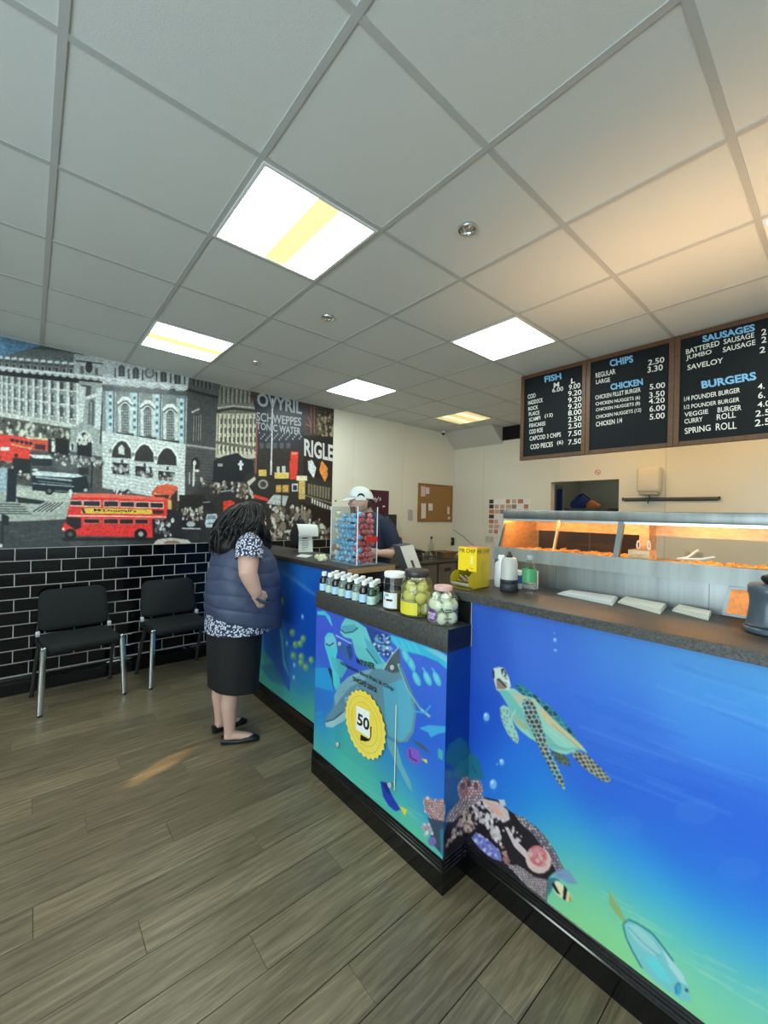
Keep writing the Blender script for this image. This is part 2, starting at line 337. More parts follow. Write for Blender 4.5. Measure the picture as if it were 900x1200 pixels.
# shop-front wall and rear wall with their glazing, behind the camera
wf = MB(); wf.box((X0-.1, Y0, 0), (X0, Y1, .45)); wf.box((X0-.1, Y0, 2.45), (X0, Y1, ZC+.02)); wf.box((X0-.1, Y0, .45), (X0, -2.45, 2.45)); wf.box((X0-.1, 1.85, .45), (X0, Y1, 2.45))
setp(wf.build('wall_front', paint, loc=(X0, 1, 0)), kind='structure')
wb = MB(); wb.box((X0, Y0-.1, 0), (X1+.1, Y0, .45)); wb.box((X0, Y0-.1, 2.45), (X1+.1, Y0, ZC+.02)); wb.box((X0, Y0-.1, .45), (-1.0, Y0, 2.45)); wb.box((1.8, Y0-.1, .45), (X1+.1, Y0, 2.45))
setp(wb.build('wall_rear', paint, loc=(1, Y0, 0)), kind='structure')
alu = mat('window_frame', (225, 226, 226), .4)
def window(name, a, b, ax):
    fr = MB(); g = MB()
    P = (lambda u, d, z: (X0-.05+d, u, z)) if ax == 'x' else (lambda u, d, z: (u, Y0-.05+d, z))
    def bar(u0, u1, z0, z1): fr.box(P(u0, -.03, z0), P(u1, .03, z1))
    bar(a, b, .45, .51); bar(a, b, 2.39, 2.45); n = 3
    for k in range(n+1): u = a+(b-a-.06)*k/n; bar(u, u+.06, .51, 2.39)
    o = fr.build(name, alu, loc=P(a, 0, .45)); setp(o, kind='structure')
    for k in range(n): u = a+(b-a-.06)*k/n; MB().box(P(u+.06, -.004, .51), P(a+(b-a-.06)*(k+1)/n, .004, 2.39)).build('pane', glass('window_glass'), o)
window('window_1', -2.45, 1.85, 'x'); window('window_2', -1.0, 1.8, 'y')
# sloping boxed-in corner and a black slab painting the shade inside the opening beside it
BK = MB(); yb0, yb1 = 3.55, Y1-.01; xw = X1-.009
BK.prism([(xw, yb0, 2.655), (xw, yb0, ZC-.002), (5.15, yb0, ZC-.002)], (0, yb1-yb0, 0))
setp(BK.build('trim_2', mat('boxing_white', (206, 203, 194), .5), loc=(xw, yb0, 2.655)), kind='structure')
setp(MB().box((xw-.02, 2.5, 2.70), (xw, 3.545, ZC-.004)).build('trim_3', mat('opening_shade', (9, 9, 10), .9), loc=(xw, 2.5, 2.7)), kind='structure')
# ---------------------------------------------------------------- flat prints (photo wallpaper and sea-life panels)
def noise2(h, w, cells):
    """smooth value noise h x w in 0..1"""
    gh, gw = max(2, int(cells)), max(2, int(cells*w/h)); g = rng.random((gh+2, gw+2))
    y = np.linspace(0, gh, h, endpoint=False); x = np.linspace(0, gw, w, endpoint=False); yi = y.astype(int); xi = x.astype(int)
    fy = y-yi; fx = x-xi; fy = (fy*fy*(3-2*fy))[:, None]; fx = (fx*fx*(3-2*fx))[None]
    a = g[np.ix_(yi, xi)]; b = g[np.ix_(yi, xi+1)]; c = g[np.ix_(yi+1, xi)]; d = g[np.ix_(yi+1, xi+1)]
    return (a*(1-fx)+b*fx)*(1-fy) + (c*(1-fx)+d*fx)*fy
def Z(s, ox, oy): return lambda pts: [(ox+x/s, oy+y/s) for x, y in pts]
class Print:
    def __init__(s, ax, val, u0, u1, v0, v1, res):
        s.ax, s.val = ax, val; s.u0, s.u1, s.v0, s.v1 = u0, u1, v0, v1
        s.nu = int((u1-u0)/res)+1; s.nv = int((v1-v0)/res)+1; s.du = (u1-u0)/(s.nu-1); s.dv = (v1-v0)/(s.nv-1)
        s.c = np.zeros((s.nv, s.nu, 3)); s.id = Z(1, 0, 0); s.z = s.id
    def uv(s, pts):
        out = []
        for x, y in s.z(pts):
            p = U(x, y, s.ax, s.val); out.append(((p.y if s.ax == 'x' else p.x), p.z))
        return np.array(out)
    def fill(s, cols):
        """smooth background through colour samples [(x, y, rgb)]"""
        P = s.uv([(a[0], a[1]) for a in cols]); C = np.array([a[2] for a in cols], float)
        uu = np.linspace(s.u0, s.u1, s.nu)[None, ::4]; vv = np.linspace(s.v0, s.v1, s.nv)[::4, None]
        W = 0; S = 0
        for (a, b), c in zip(P, C):
            d2 = (uu-a)**2+(vv-b)**2; k = np.exp(-d2/(2*.085**2))+2e-5/(d2+.02); W = W+k; S = S+k[..., None]*c
        q = S/W[..., None]; q = np.repeat(np.repeat(q, 4, 0), 4, 1)[:s.nv, :s.nu]
        for _ in range(3): q = s._blur(q)
        s.c[:] = q; return s
    def _blur(s, q):
        p = np.pad(q, ((1, 1), (1, 1), (0, 0)), mode='edge'); p = (p[:-2]+2*p[1:-1]+p[2:])/4; return (p[:, :-2]+2*p[:, 1:-1]+p[:, 2:])/4
    def poly(s, pts, col, a=1.0, tex=0.0, col2=None, raw=False):
        P = np.array(pts) if raw else s.uv(pts); X = (P[:, 0]-s.u0)/s.du; Y = (P[:, 1]-s.v0)/s.dv
        x0, x1 = int(max(0, math.floor(X.min()))), int(min(s.nu-1, math.ceil(X.max()))); y0, y1 = int(max(0, math.floor(Y.min()))), int(min(s.nv-1, math.ceil(Y.max())))
        if x1 < x0 or y1 < y0: return s
        cov = np.zeros((y1-y0+1, x1-x0+1))
        for oy in (-.25, .25):
            for ox in (-.25, .25):
                gx_ = np.arange(x0, x1+1)[None]+ox; gy_ = np.arange(y0, y1+1)[:, None]+oy; ins = np.zeros(cov.shape, bool); n = len(X)
                for i in range(n):
                    j = i-1
                    if Y[i] == Y[j]: continue
                    ins ^= ((Y[i] > gy_) != (Y[j] > gy_)) & (gx_ < (X[j]-X[i])*(gy_-Y[i])/(Y[j]-Y[i])+X[i])
                cov += ins*.25
        c = np.array(col, float)
        if col2 is not None:                                       # vertical blend: col at top, col2 at bottom
            t = np.linspace(0, 1, cov.shape[0])[:, None, None]; c = np.array(col2, float)*(1-t)+c*t
        c = np.broadcast_to(c, cov.shape+(3,))
        if tex: c = c*(1+tex*(rng.random(cov.shape)-.5)[..., None])
        k = (cov*a)[..., None]; r = s.c[y0:y1+1, x0:x1+1]; s.c[y0:y1+1, x0:x1+1] = r*(1-k)+c*k; return s
    def ell(s, x, y, rx, ry, col, a=1.0, rot=0, n=14, tex=0):
        ct, st = math.cos(rot), math.sin(rot)
        return s.poly([(x+rx*math.cos(t)*ct-ry*math.sin(t)*st, y+rx*math.cos(t)*st+ry*math.sin(t)*ct) for t in np.linspace(0, 2*math.pi, n, endpoint=False)], col, a, tex)
    def cells(s, pts, sp, cols, edge, bw=.18, a=1.0, seed=1):
        """mosaic of irregular cells (scales, coral heads) inside a polygon; sp = cell size in drawing units"""
        g = np.random.default_rng(seed); Q = np.array(pts, float); lo, hi = Q.min(0)-sp, Q.max(0)+sp; S = []
        for i in range(int((hi[0]-lo[0])/sp)+1):
            for j in range(int((hi[1]-lo[1])/sp)+1): S.append(lo+sp*(np.array([i+.5*(j % 2), j])+.35*(g.random(2)-.5)))
        S = s.uv([tuple(q) for q in S]); P = s.uv(pts); X = (P[:, 0]-s.u0)/s.du; Y = (P[:, 1]-s.v0)/s.dv
        x0, x1 = int(max(0, math.floor(X.min()))), int(min(s.nu-1, math.ceil(X.max()))); y0, y1 = int(max(0, math.floor(Y.min()))), int(min(s.nv-1, math.ceil(Y.max())))
        if x1 < x0 or y1 < y0: return s
        gx_ = np.arange(x0, x1+1)[None]; gy_ = np.arange(y0, y1+1)[:, None]; ins = np.zeros((y1-y0+1, x1-x0+1), bool)
        for i in range(len(X)):
            j = i-1
            if Y[i] != Y[j]: ins ^= ((Y[i] > gy_) != (Y[j] > gy_)) & (gx_ < (X[j]-X[i])*(gy_-Y[i])/(Y[j]-Y[i])+X[i])
        yy, xx = np.nonzero(ins)
        if not len(yy): return s
        pu = np.stack([s.u0+(xx+x0)*s.du, s.v0+(yy+y0)*s.dv], 1); out = np.empty((len(pu), 3)); C = np.array(cols, float)[g.integers(0, len(cols), len(S))]
        step = np.median(np.sort(((S[:40, None]-S[None])**2).sum(-1), 1)[:, 1])**.5
        for k in range(0, len(pu), 4000):
            d = np.sqrt(((pu[k:k+4000, None]-S[None])**2).sum(-1)); o = np.argpartition(d, 1, 1)[:, :2]; dd = np.take_along_axis(d, o, 1); o = np.where((dd[:, 0] <= dd[:, 1]), o[:, 0], o[:, 1]); t = np.clip(abs(dd[:, 0]-dd[:, 1])/(bw*2*step), 0, 1)[:, None]
            out[k:k+4000] = C[o]*t+np.array(edge, float)*(1-t)
        r = s.c[yy+y0, xx+x0]; s.c[yy+y0, xx+x0] = r*(1-a)+out*a; return s
    def line(s, pts, w, col, a=1.0):
        for (x0, y0), (x1, y1) in zip(pts[:-1], pts[1:]):
            d = math.hypot(x1-x0, y1-y0) or 1; nx, ny = -(y1-y0)/d*w/2, (x1-x0)/d*w/2
            s.poly([(x0+nx, y0+ny), (x1+nx, y1+ny), (x1-nx, y1-ny), (x0-nx, y0-ny)], col, a)
        return s
    def rect(s, x0, y0, x1, y1, col, a=1.0, tex=0, sl=0.0):        # sl: slope dy/dx
        d = (x1-x0)*sl; return s.poly([(x0, y0), (x1, y0+d), (x1, y1+d), (x0, y1)], col, a, tex)
    def specks(s, pts, n, r, cols, a=.9, asp=1.5):
        P = np.array(pts); k = 0; lo = P.min(0); hi = P.max(0)
        while k < n:
            x, y = lo+(hi-lo)*rng.random(2); ins = False
            for i in range(len(P)):
                j = i-1
                if (P[i, 1] > y) != (P[j, 1] > y) and x < (P[j, 0]-P[i, 0])*(y-P[i, 1])/(P[j, 1]-P[i, 1])+P[i, 0]: ins = not ins
            k += 1
            if ins: q = r*(.5+rng.random()); s.ell(x, y, q, q*asp, cols[int(rng.random()*len(cols))], a, n=7)
        return s
    def build(s, name, gain, rough, parent=None, soft=1, loc=None, coat=0):
        q = s.c
        for _ in range(soft): q = s._blur(q)
        L = lin(np.clip(q, 0, 255))*gain; L = np.clip(L, 0, .93)
        uu, vv = np.meshgrid(np.linspace(s.u0, s.u1, s.nu), np.linspace(s.v0, s.v1, s.nv)); n = uu.size
        co = np.empty((n, 3))
        if s.ax == 'x': co[:, 0] = s.val; co[:, 1] = uu.ravel()
        else: co[:, 0] = uu.ravel(); co[:, 1] = s.val
        co[:, 2] = vv.ravel()
        off = Vector(loc) if loc is not None else Vector((0, 0, 0))
        if parent is not None: off = Vector(parent.location)
        co -= np.array(off)
        i = np.arange(n).reshape(s.nv, s.nu); f = np.stack([i[:-1, :-1], i[:-1, 1:], i[1:, 1:], i[1:, :-1]], -1).reshape(-1, 4)
        if s.ax == 'x': f = f[:, ::-1]
        me = bpy.data.meshes.new(name); me.vertices.add(n); me.vertices.foreach_set('co', co.ravel()); k = len(f)
        me.loops.add(k*4); me.loops.foreach_set('vertex_index', f.ravel().astype(np.int32)); me.polygons.add(k); me.polygons.foreach_set('loop_start', np.arange(0, k*4, 4, dtype=np.int32))
        me.update(calc_edges=True)
        at = me.color_attributes.new('print', 'FLOAT_COLOR', 'POINT'); at.data.foreach_set('color', np.concatenate([L.reshape(-1, 3), np.ones((n, 1))], 1).ravel())
        mt = MATS.get('print%s' % rough)
        if not mt:
            mt = bpy.data.materials.new('printed_film'); mt.use_nodes = True; p = mt.node_tree.nodes['Principled BSDF']; an = mt.node_tree.nodes.new('ShaderNodeAttribute'); an.attribute_name = 'print'
            mt.node_tree.links.new(an.outputs['Color'], p.inputs['Base Color']); p.inputs['Roughness'].default_value = rough; p.inputs['Specular IOR Level'].default_value = .4; MATS['print%s' % rough] = mt
        me.materials.append(mt); o = bpy.data.objects.new(name, me); COL.objects.link(o)
        if parent is not None: o.parent = parent
        elif loc is not None: o.location = loc
        return o
SEA = .90; MUR = 1.22

# ---- city street photograph on the left wall
mu = Print('y', Y1-.0015, -1.0, 2.988, 1.2, ZC-.004, .0041)
W_ = (205, 212, 208); D_ = (42, 44, 46)
mu.z = Z(1, 0, 0)
mu.fill([(0, 400, (88, 122, 150)), (40, 400, (90, 125, 152)), (-60, 400, (88, 122, 150)), (-60, 500, (90, 92, 90)), (60, 470, (120, 124, 122)), (160, 470, (125, 130, 128)), (230, 480, (60, 62, 62)), (280, 500, (110, 108, 96)), (340, 500, (42, 44, 50)), (380, 500, (45, 42, 40)),
         (0, 560, (70, 70, 68)), (60, 600, (66, 67, 64)), (160, 560, (72, 70, 66)), (20, 630, (56, 58, 58)), (200, 625, (40, 42, 42)), (260, 600, (44, 42, 42)), (330, 610, (48, 42, 38)), (380, 620, (42, 34, 30))])
mu.c *= (.86+.28*noise2(mu.nv, mu.nu, 26))[..., None]*(.93+.14*noise2(mu.nv, mu.nu, 120))[..., None]
# left wing: roof, chimneys, swags, columns
mu.z = Z(6.923, 0, 390)
mu.poly([(-400, 180), (0, 200), (180, 150), (390, 90), (600, 130), (720, 160), (850, 200), (860, 400), (620, 350), (0, 300), (-400, 270)], (92, 98, 98), tex=.5)
mu.poly([(180, 150), (390, 88), (620, 135), (720, 165), (560, 160), (300, 130)], (64, 74, 74))
for k in range(12):
    x = -20+k*58; y = 175+k*5; mu.rect(x, y+60, x+40, y+115, (128, 134, 132), tex=.3); mu.rect(x+8, y+70, x+26, y+115, (40, 42, 44)); mu.poly([(x-6, y+18), (x+36, y+10), (x+46, y+34), (x+4, y+38)], (205, 212, 212)); mu.rect(x+4, y+38, x+38, y+60, (70, 74, 74))
mu.poly([(-400, 250), (0, 285), (300, 310), (620, 365), (850, 400), (850, 440), (620, 405), (0, 345), (-400, 300)], (38, 40, 42))
for k in range(15):
    x = -10+k*62; y = 268+k*6.2; mu.poly([(x, y), (x+70, y+8), (x+62, y+34), (x+38, y+46), (x+12, y+36)], (214, 220, 218)); mu.line([(x+8, y+22), (x+36, y+36), (x+62, y+26)], 5, (150, 156, 156))
mu.poly([(-600, 300), (0, 345), (620, 408), (640, 750), (0, 640), (-600, 560)], (150, 155, 150), tex=.35)
cx = [-160, -120, -80, -35, 10, 50, 95, 150, 205, 262, 325, 390, 460, 540, 620]
for k, x in enumerate(cx):
    yt = 346+x*.1; ybm = 645+x*.165; w = 14+max(0, k-4)*1.3
    mu.poly([(x, yt), (x+w, yt), (x+w, ybm), (x, ybm)], (208, 214, 208), tex=.15); mu.line([(x+w+3, yt), (x+w+3, ybm)], 6, (60, 64, 66))
    for q in range(9): mu.ell(x-w*.9, yt+30+q*(ybm-yt-40)/9, 6, 11, (190, 202, 200) if q % 2 else (110, 116, 116))
    if k < len(cx)-1:
        g = cx[k+1]-x; h = ybm-yt
        for f0, f1 in ((.02, .2), (.34, .55), (.64, .88)): mu.rect(x+w+6, yt+h*f0, x+g-w*.9-4, yt+h*f1, (50, 54, 57) if f0 > .1 else (38, 40, 42), tex=.4); mu.line([(x+w+4+(g-w)*.25, yt+h*f0), (x+w+4+(g-w)*.25, yt+h*f1)], 3, (150, 156, 154)); mu.rect(x+w+3, yt+h*(f1+.005), x+g-2, yt+h*(f1+.035), (218, 222, 216))
mu.poly([(-600, 560), (0, 640), (640, 745), (640, 790), (0, 680), (-600, 600)], (188, 194, 186), tex=.3)
mu.poly([(-600, 600), (0, 680), (640, 785), (640, 960), (-600, 960)], (78, 80, 74), tex=.6)
mu.specks([(-300, 680), (0, 690), (560, 790), (560, 950), (-300, 950)], 260, 12, [(190, 190, 176), (40, 42, 40), (120, 122, 110), (215, 215, 200)])
# corner pavilion
mu.poly([(640, 390), (850, 410), (850, 1010), (570, 960), (570, 760), (640, 760)], (150, 158, 154), tex=.25)
mu.poly([(600, 170), (850, 200), (850, 345), (600, 330)], (168, 175, 172), tex=.3); mu.ell(722, 280, 30, 48, (50, 52, 54)); mu.rect(650, 270, 680, 330, (90, 94, 94)); mu.rect(770, 285, 795, 340, (90, 94, 94)); mu.line([(600, 160), (850, 195)], 10, (38, 40, 42)); mu.line([(610, 225), (860, 255)], 8, (30, 32, 34))
mu.poly([(660, 420), (740, 430), (735, 500), (700, 520), (660, 520)], (70, 74, 74)); mu.poly([(645, 430), (700, 440), (670, 730), (640, 730)], (196, 202, 198))
mu.poly([(720, 560), (745, 535), (770, 560), (765, 760), (715, 740)], (88, 94, 94)); mu.line([(740, 560), (735, 750)], 6, (185, 190, 186)); mu.poly([(690, 520), (780, 490), (790, 510), (700, 545)], (215, 220, 216)); mu.poly([(780, 450), (832, 440), (820, 790), (765, 770)], (190, 202, 200))
mu.line([(850, 200), (850, 345)], 12, (20, 22, 24)); mu.line([(838, 420), (815, 900)], 10, (20, 22, 24))
mu.poly([(625, 900), (640, 830), (680, 805), (725, 830), (745, 900), (745, 1010), (625, 990)], (26, 28, 30)); mu.specks([(640, 830), (730, 830), (740, 900), (640, 900)], 30, 10, [(200, 205, 195)])
mu.line([(625, 890), (640, 822), (682, 796), (730, 825), (752, 895)], 16, (205, 210, 204))
# main front
mu.z = Z(6, 120, 400)
mu.poly([(10, 105), (610, 235), (605, 340), (0, 300)], (176, 184, 184), tex=.22)
for x, y, rr in ((135, 205, 0), (235, 220, 0), (332, 222, 1), (430, 245, 0), (528, 258, 0)):
    if rr: mu.ell(x, y, 34, 38, (80, 84, 86)); mu.ell(x, y, 24, 28, (160, 166, 166))
    else: mu.poly([(x-22, y+42), (x-22, y-22), (x-8, y-38), (x+8, y-38), (x+22, y-22), (x+22, y+42)], (66, 70, 72)); mu.line([(x, y-30), (x, y+40)], 4, (150, 155, 155)); mu.line([(x-30, y+46), (x+30, y+50)], 8, (214, 220, 218))
for x in (90, 185, 283, 380, 480, 578): mu.line([(x, 175+x*.1), (x, 245+x*.1)], 9, (46, 48, 50))
for k in range(6):
    x = -10+k*102; y = 250+k*11; mu.poly([(x, y), (x+100, y+8), (x+88, y+36), (x+52, y+54), (x+16, y+40)], (212, 220, 220)); mu.line([(x+8, y+18), (x+50, y+44), (x+92, y+22)], 5, (140, 148, 150))
mu.poly([(0, 310), (600, 350), (600, 400), (0, 360)], (74, 82, 84), .75)
mu.poly([(0, 345), (600, 385), (590, 735), (0, 640)], (120, 130, 130), .85, tex=.2)
for x, yt, yb in ((58, 350, 640), (228, 360, 665), (386, 370, 690), (558, 400, 720)):
    mu.poly([(x-36, yt), (x+34, yt+3), (x+30, yb), (x-34, yb-4)], (168, 184, 184), tex=.1); mu.line([(x+24, yt), (x+20, yb)], 8, (60, 68, 70))
    for q in range(11): mu.ell(x-2, yt+12+q*(yb-yt-20)/11, 10, 12, (176, 214, 224) if q % 2 == 0 else (60, 96, 110))
for x, y in ((160, 520), (318, 545), (478, 570)):
    mu.poly([(x-50, y+120), (x-50, y-70), (x, y-110), (x+50, y-60), (x+50, y+135)], (186, 196, 192), tex=.15)
    mu.poly([(x-26, y+118), (x-26, y-62), (x-10, y-84), (x+12, y-82), (x+28, y-58), (x+28, y+126)], (58, 64, 66))
    for q in (-16, -2, 12, 24): mu.line([(x+q, y-70), (x+q, y+118)], 4, (186, 194, 190))
    for q in range(9): mu.line([(x-26, y-50+q*19), (x+28, y-48+q*19)], 3, (170, 178, 174))
    mu.poly([(x-58, y-92), (x-20, y-132), (x+20, y-130), (x+60, y-86), (x+50, y-70), (x+12, y-104), (x-14, y-104), (x-50, y-76)], (214, 220, 216)); mu.line([(x-50, y-70), (x-12, y-98), (x+12, y-98), (x+50, y-64)], 7, (40, 42, 44))
    mu.rect(x-60, y+118, x+62, y+134, (44, 46, 48), sl=.1)
mu.poly([(0, 630), (590, 725), (580, 900), (580, 1130), (0, 1030)], (196, 204, 200), tex=.2)
for q in range(16): mu.line([(0, 660+q*24), (585, 755+q*24)], 3, (130, 138, 136), .7)
for x, y in ((137, 760), (296, 785), (456, 810)):
    mu.poly([(x-72, y+55), (x-64, y), (x-30, y-48), (x, y-60), (x+30, y-48), (x+62, y), (x+66, y+65)], (44, 46, 44)); mu.line([(x-80, y+50), (x-70, y-6), (x-32, y-58), (x, y-70), (x+34, y-58), (x+72, y), (x+76, y+60)], 12, (222, 228, 222))
    mu.ell(x-80, y+10, 12, 16, (120, 126, 124)); mu.ell(x+2, y+84, 9, 14, (60, 62, 62))
mu.poly([(112, 790), (112, 745), (135, 725), (155, 750), (155, 800)], (190, 196, 190), tex=.4)
# shop fronts under the arches and dark return wall
mu.z = Z(6, 120, 530)
for a, b, c, d in ((72, 70, 188, 165), (232, 95, 350, 180), (394, 130, 510, 205)): mu.poly([(a, b), (c, b+12), (c, d), (a, d-15)], (34, 36, 38)); mu.specks([(a, b+20), (c, b+20), (c, d), (a, d-15)], 26, 9, [(200, 205, 200), (90, 92, 90), (150, 150, 150)])
mu.z = Z(6, 120, 400)
mu.poly([(612, 235), (822, 290), (820, 400), (805, 420), (790, 960), (580, 930), (600, 400)], (64, 66, 66), tex=.25); mu.poly([(612, 235), (822, 290), (818, 390), (600, 330)], (78, 80, 80), tex=.3)
for k in range(5): mu.rect(640+k*28, 265+k*7, 650+k*28, 310+k*7, (40, 42, 42)); mu.rect(652+k*28, 268+k*7, 660+k*28, 312+k*7, (110, 112, 110))
mu.poly([(600, 330), (830, 390), (826, 408), (598, 352)], (36, 38, 38)); mu.poly([(640, 700), (640, 530), (665, 505), (692, 535), (692, 705)], (38, 40, 40)); mu.poly([(625, 495), (680, 470), (684, 480), (630, 505)], (190, 192, 188))
for q in (645, 662, 678, 692): mu.line([(q, 520), (q-4, 700)], 4, (168, 170, 164))
mu.poly([(590, 720), (800, 750), (798, 764), (588, 738)], (140, 142, 138))
for q in range(12): mu.line([(588, 750+q*22), (790, 770+q*22)], 3, (96, 96, 92), .8)
mu.ell(655, 860, 30, 45, (26, 28, 28))
mu.z = Z(6, 120, 530); mu.line([(645, 80), (640, 240)], 14, (205, 206, 200)); mu.ell(648, 75, 12, 18, (220, 220, 214)); mu.line([(612, 140), (612, 225)], 8, (180, 180, 176)); mu.ell(665, 130, 16, 10, (214, 214, 210))
# pale block and dark trees
mu.z = Z(5.625, 240, 440)
mu.poly([(100, 60), (300, 90), (350, 130), (340, 240), (80, 240), (95, 90)], (112, 112, 104), tex=.5)
for k in range(8): mu.line([(115+k*28, 75+k*5), (112+k*28, 185)], 7, (56, 56, 52)); mu.line([(126+k*28, 75+k*5), (123+k*28, 180)], 5, (170, 168, 154))
mu.line([(80, 235), (190, 218), (340, 235)], 14, (44, 44, 42)); mu.line([(85, 215), (190, 200), (345, 215)], 7, (196, 194, 178))
mu.poly([(78, 250), (335, 250), (335, 545), (200, 560), (70, 540)], (186, 182, 160), tex=.3)
for k in range(9):
    x = 90+k*28; mu.line([(x, 255), (x-6, 520)], 6, (86, 82, 70)); mu.line([(x+10, 260), (x+5, 520)], 5, (216, 212, 192))
    for r_ in range(4): mu.rect(x+12, 285+r_*60, x+22, 320+r_*60, (70, 68, 60))
mu.poly([(70, 430), (335, 470), (335, 490), (70, 450)], (100, 98, 86)); mu.poly([(60, 560), (130, 530), (215, 510), (250, 540), (320, 560), (325, 700), (50, 700)], (24, 28, 34)); mu.rect(85, 580, 118, 600, (150, 156, 150)); mu.line([(237, 560), (237, 625)], 16, (200, 204, 200)); mu.ell(237, 585, 20, 12, (210, 214, 210))
# advertising block
mu.poly([(300, 95), (350, 110), (640, 160), (660, 480), (350, 500), (335, 240)], (40, 44, 54), tex=.2); mu.poly([(300, 90), (360, 110), (345, 180), (300, 150)], (70, 60, 52), tex=.5)
for k in range(26): mu.ell(360+k*11, 378+(k*37 % 50), 5, 6, (196, 200, 206), .8)
mu.poly([(350, 470), (660, 480), (660, 700), (330, 700)], (46, 42, 40), tex=.4)
for k in range(5): mu.rect(362+k*44, 445, 388+k*44, 480, (92, 96, 98), .8, tex=.4)
mu.poly([(655, 180), (848, 215), (848, 400), (655, 395)], (62, 50, 46), tex=.5)
for x in (700, 722): mu.line([(x, 205), (x, 385)], 5, (150, 96, 96))
mu.line([(665, 320), (705, 340)], 6, (170, 96, 100)); mu.line([(680, 270), (700, 330)], 5, (170, 96, 100)); mu.specks([(735, 250), (845, 250), (845, 390), (735, 390)], 90, 9, [(150, 140, 110), (90, 80, 66), (40, 36, 32)])
mu.poly([(650, 395), (848, 405), (848, 700), (650, 700)], (26, 25, 26), tex=.2)
mu.poly([(566, 500), (617, 503), (607, 690), (563, 690)], (206, 62, 50)); mu.rect(572, 508, 610, 522, (226, 130, 110))
mu.poly([(700, 552), (735, 610), (718, 680), (680, 620)], (196, 202, 204)); [mu.line([(690, 600+k*14), (725, 620+k*14)], 3, (130, 136, 140)) for k in range(4)]
mu.poly([(772, 560), (812, 612), (795, 685), (754, 625)], (206, 130, 62)); mu.ell(783, 625, 15, 20, (232, 180, 130))
mu.line([(447, 150), (438, 640)], 10, (210, 212, 214)); mu.line([(345, 240), (335, 700)], 8, (150, 80, 60))
# street level beyond
mu.z = Z(6, 250, 540)
mu.poly([(230, 90), (560, 90), (840, 140), (840, 580), (380, 640), (0, 640), (0, 250), (200, 200)], (44, 40, 38), .9, tex=.4)
for a, b, c, d, col in ((318, 62, 374, 108, (206, 176, 92)), (430, 82, 532, 125, (214, 186, 104)), (440, 170, 530, 222, (190, 150, 80)), (585, 105, 660, 140, (218, 208, 176)), (600, 140, 645, 270, (198, 170, 96)), (552, 160, 594, 215, (200, 206, 206)), (560, 172, 588, 206, (40, 44, 70)), (446, 40, 466, 84, (190, 190, 186)), (482, 36, 508, 84, (190, 190, 186))): mu.rect(a, b, c, d, col, tex=.25)
mu.poly([(536, 0), (592, 0), (582, 130), (538, 130)], (208, 62, 50)); mu.line([(405, 0), (405, 100)], 10, (208, 210, 212))
mu.poly([(664, 0), (700, 0), (720, 60), (705, 120), (668, 60)], (196, 202, 204)); mu.poly([(755, 10), (790, 30), (806, 100), (785, 150), (748, 80)], (206, 130, 62))
mu.poly([(372, 300), (425, 236), (528, 248), (505, 318)], (172, 178, 176), tex=.12); mu.line([(482, 150), (478, 325)], 7, (30, 30, 30)); mu.line([(425, 236), (440, 310)], 3, (120, 126, 126))
mu.poly([(275, 230), (385, 265), (390, 285), (285, 262)], (196, 60, 50)); mu.ell(350, 165, 36, 34, (150, 150, 140)); mu.ell(350, 165, 22, 22, (60, 58, 54)); mu.poly([(235, 150), (290, 110), (300, 130), (250, 180)], (190, 188, 176))
for k in range(8): mu.poly([(690+k*18, 262+k*8), (703+k*18, 266+k*8), (700+k*18, 300+k*8), (690+k*18, 298+k*8)], (196, 196, 190)); mu.poly([(665+k*20, 160+k*4), (680+k*20, 162+k*4), (677+k*20, 240+k*5), (664+k*20, 236+k*5)], (118, 112, 92))
mu.poly([(600, 290), (840, 350), (840, 480), (660, 420)], (26, 20, 18)); mu.line([(600, 230), (840, 300)], 6, (150, 140, 110)); mu.line([(624, 310), (622, 420)], 8, (180, 178, 160))
crowd = [(180, 180, 170), (120, 110, 100), (28, 26, 26), (206, 204, 196), (90, 80, 72), (150, 130, 110)]
mu.specks([(0, 130), (280, 170), (280, 270), (0, 230)], 120, 9, crowd); mu.specks([(395, 300), (640, 330), (830, 470), (830, 590), (390, 570)], 330, 10, crowd); mu.line([(500, 500), (610, 480)], 14, (196, 196, 188))
for x, y in ((450, 400), (490, 460), (590, 400), (640, 380)): mu.ell(x, y, 22, 34, (120, 112, 100), tex=.4); mu.ell(x+2, y-46, 9, 12, (180, 176, 164))
mu.poly([(40, 230), (60, 210), (130, 208), (140, 260), (50, 280)], (40, 42, 44)); mu.line([(55, 216), (130, 214)], 8, (180, 184, 184)); mu.poly([(70, 285), (125, 280), (150, 290), (150, 370), (75, 360)], (204, 58, 42)); mu.poly([(115, 315), (135, 315), (135, 345), (115, 340)], (40, 30, 30))
mu.poly([(-10, 385), (25, 375), (38, 440), (30, 470), (-30, 465)], (190, 200, 204)); mu.poly([(-4, 395), (22, 390), (26, 420), (-10, 425)], (90, 100, 106))
mu.poly([(300, 560), (840, 590), (840, 640), (300, 640)], (30, 28, 28))
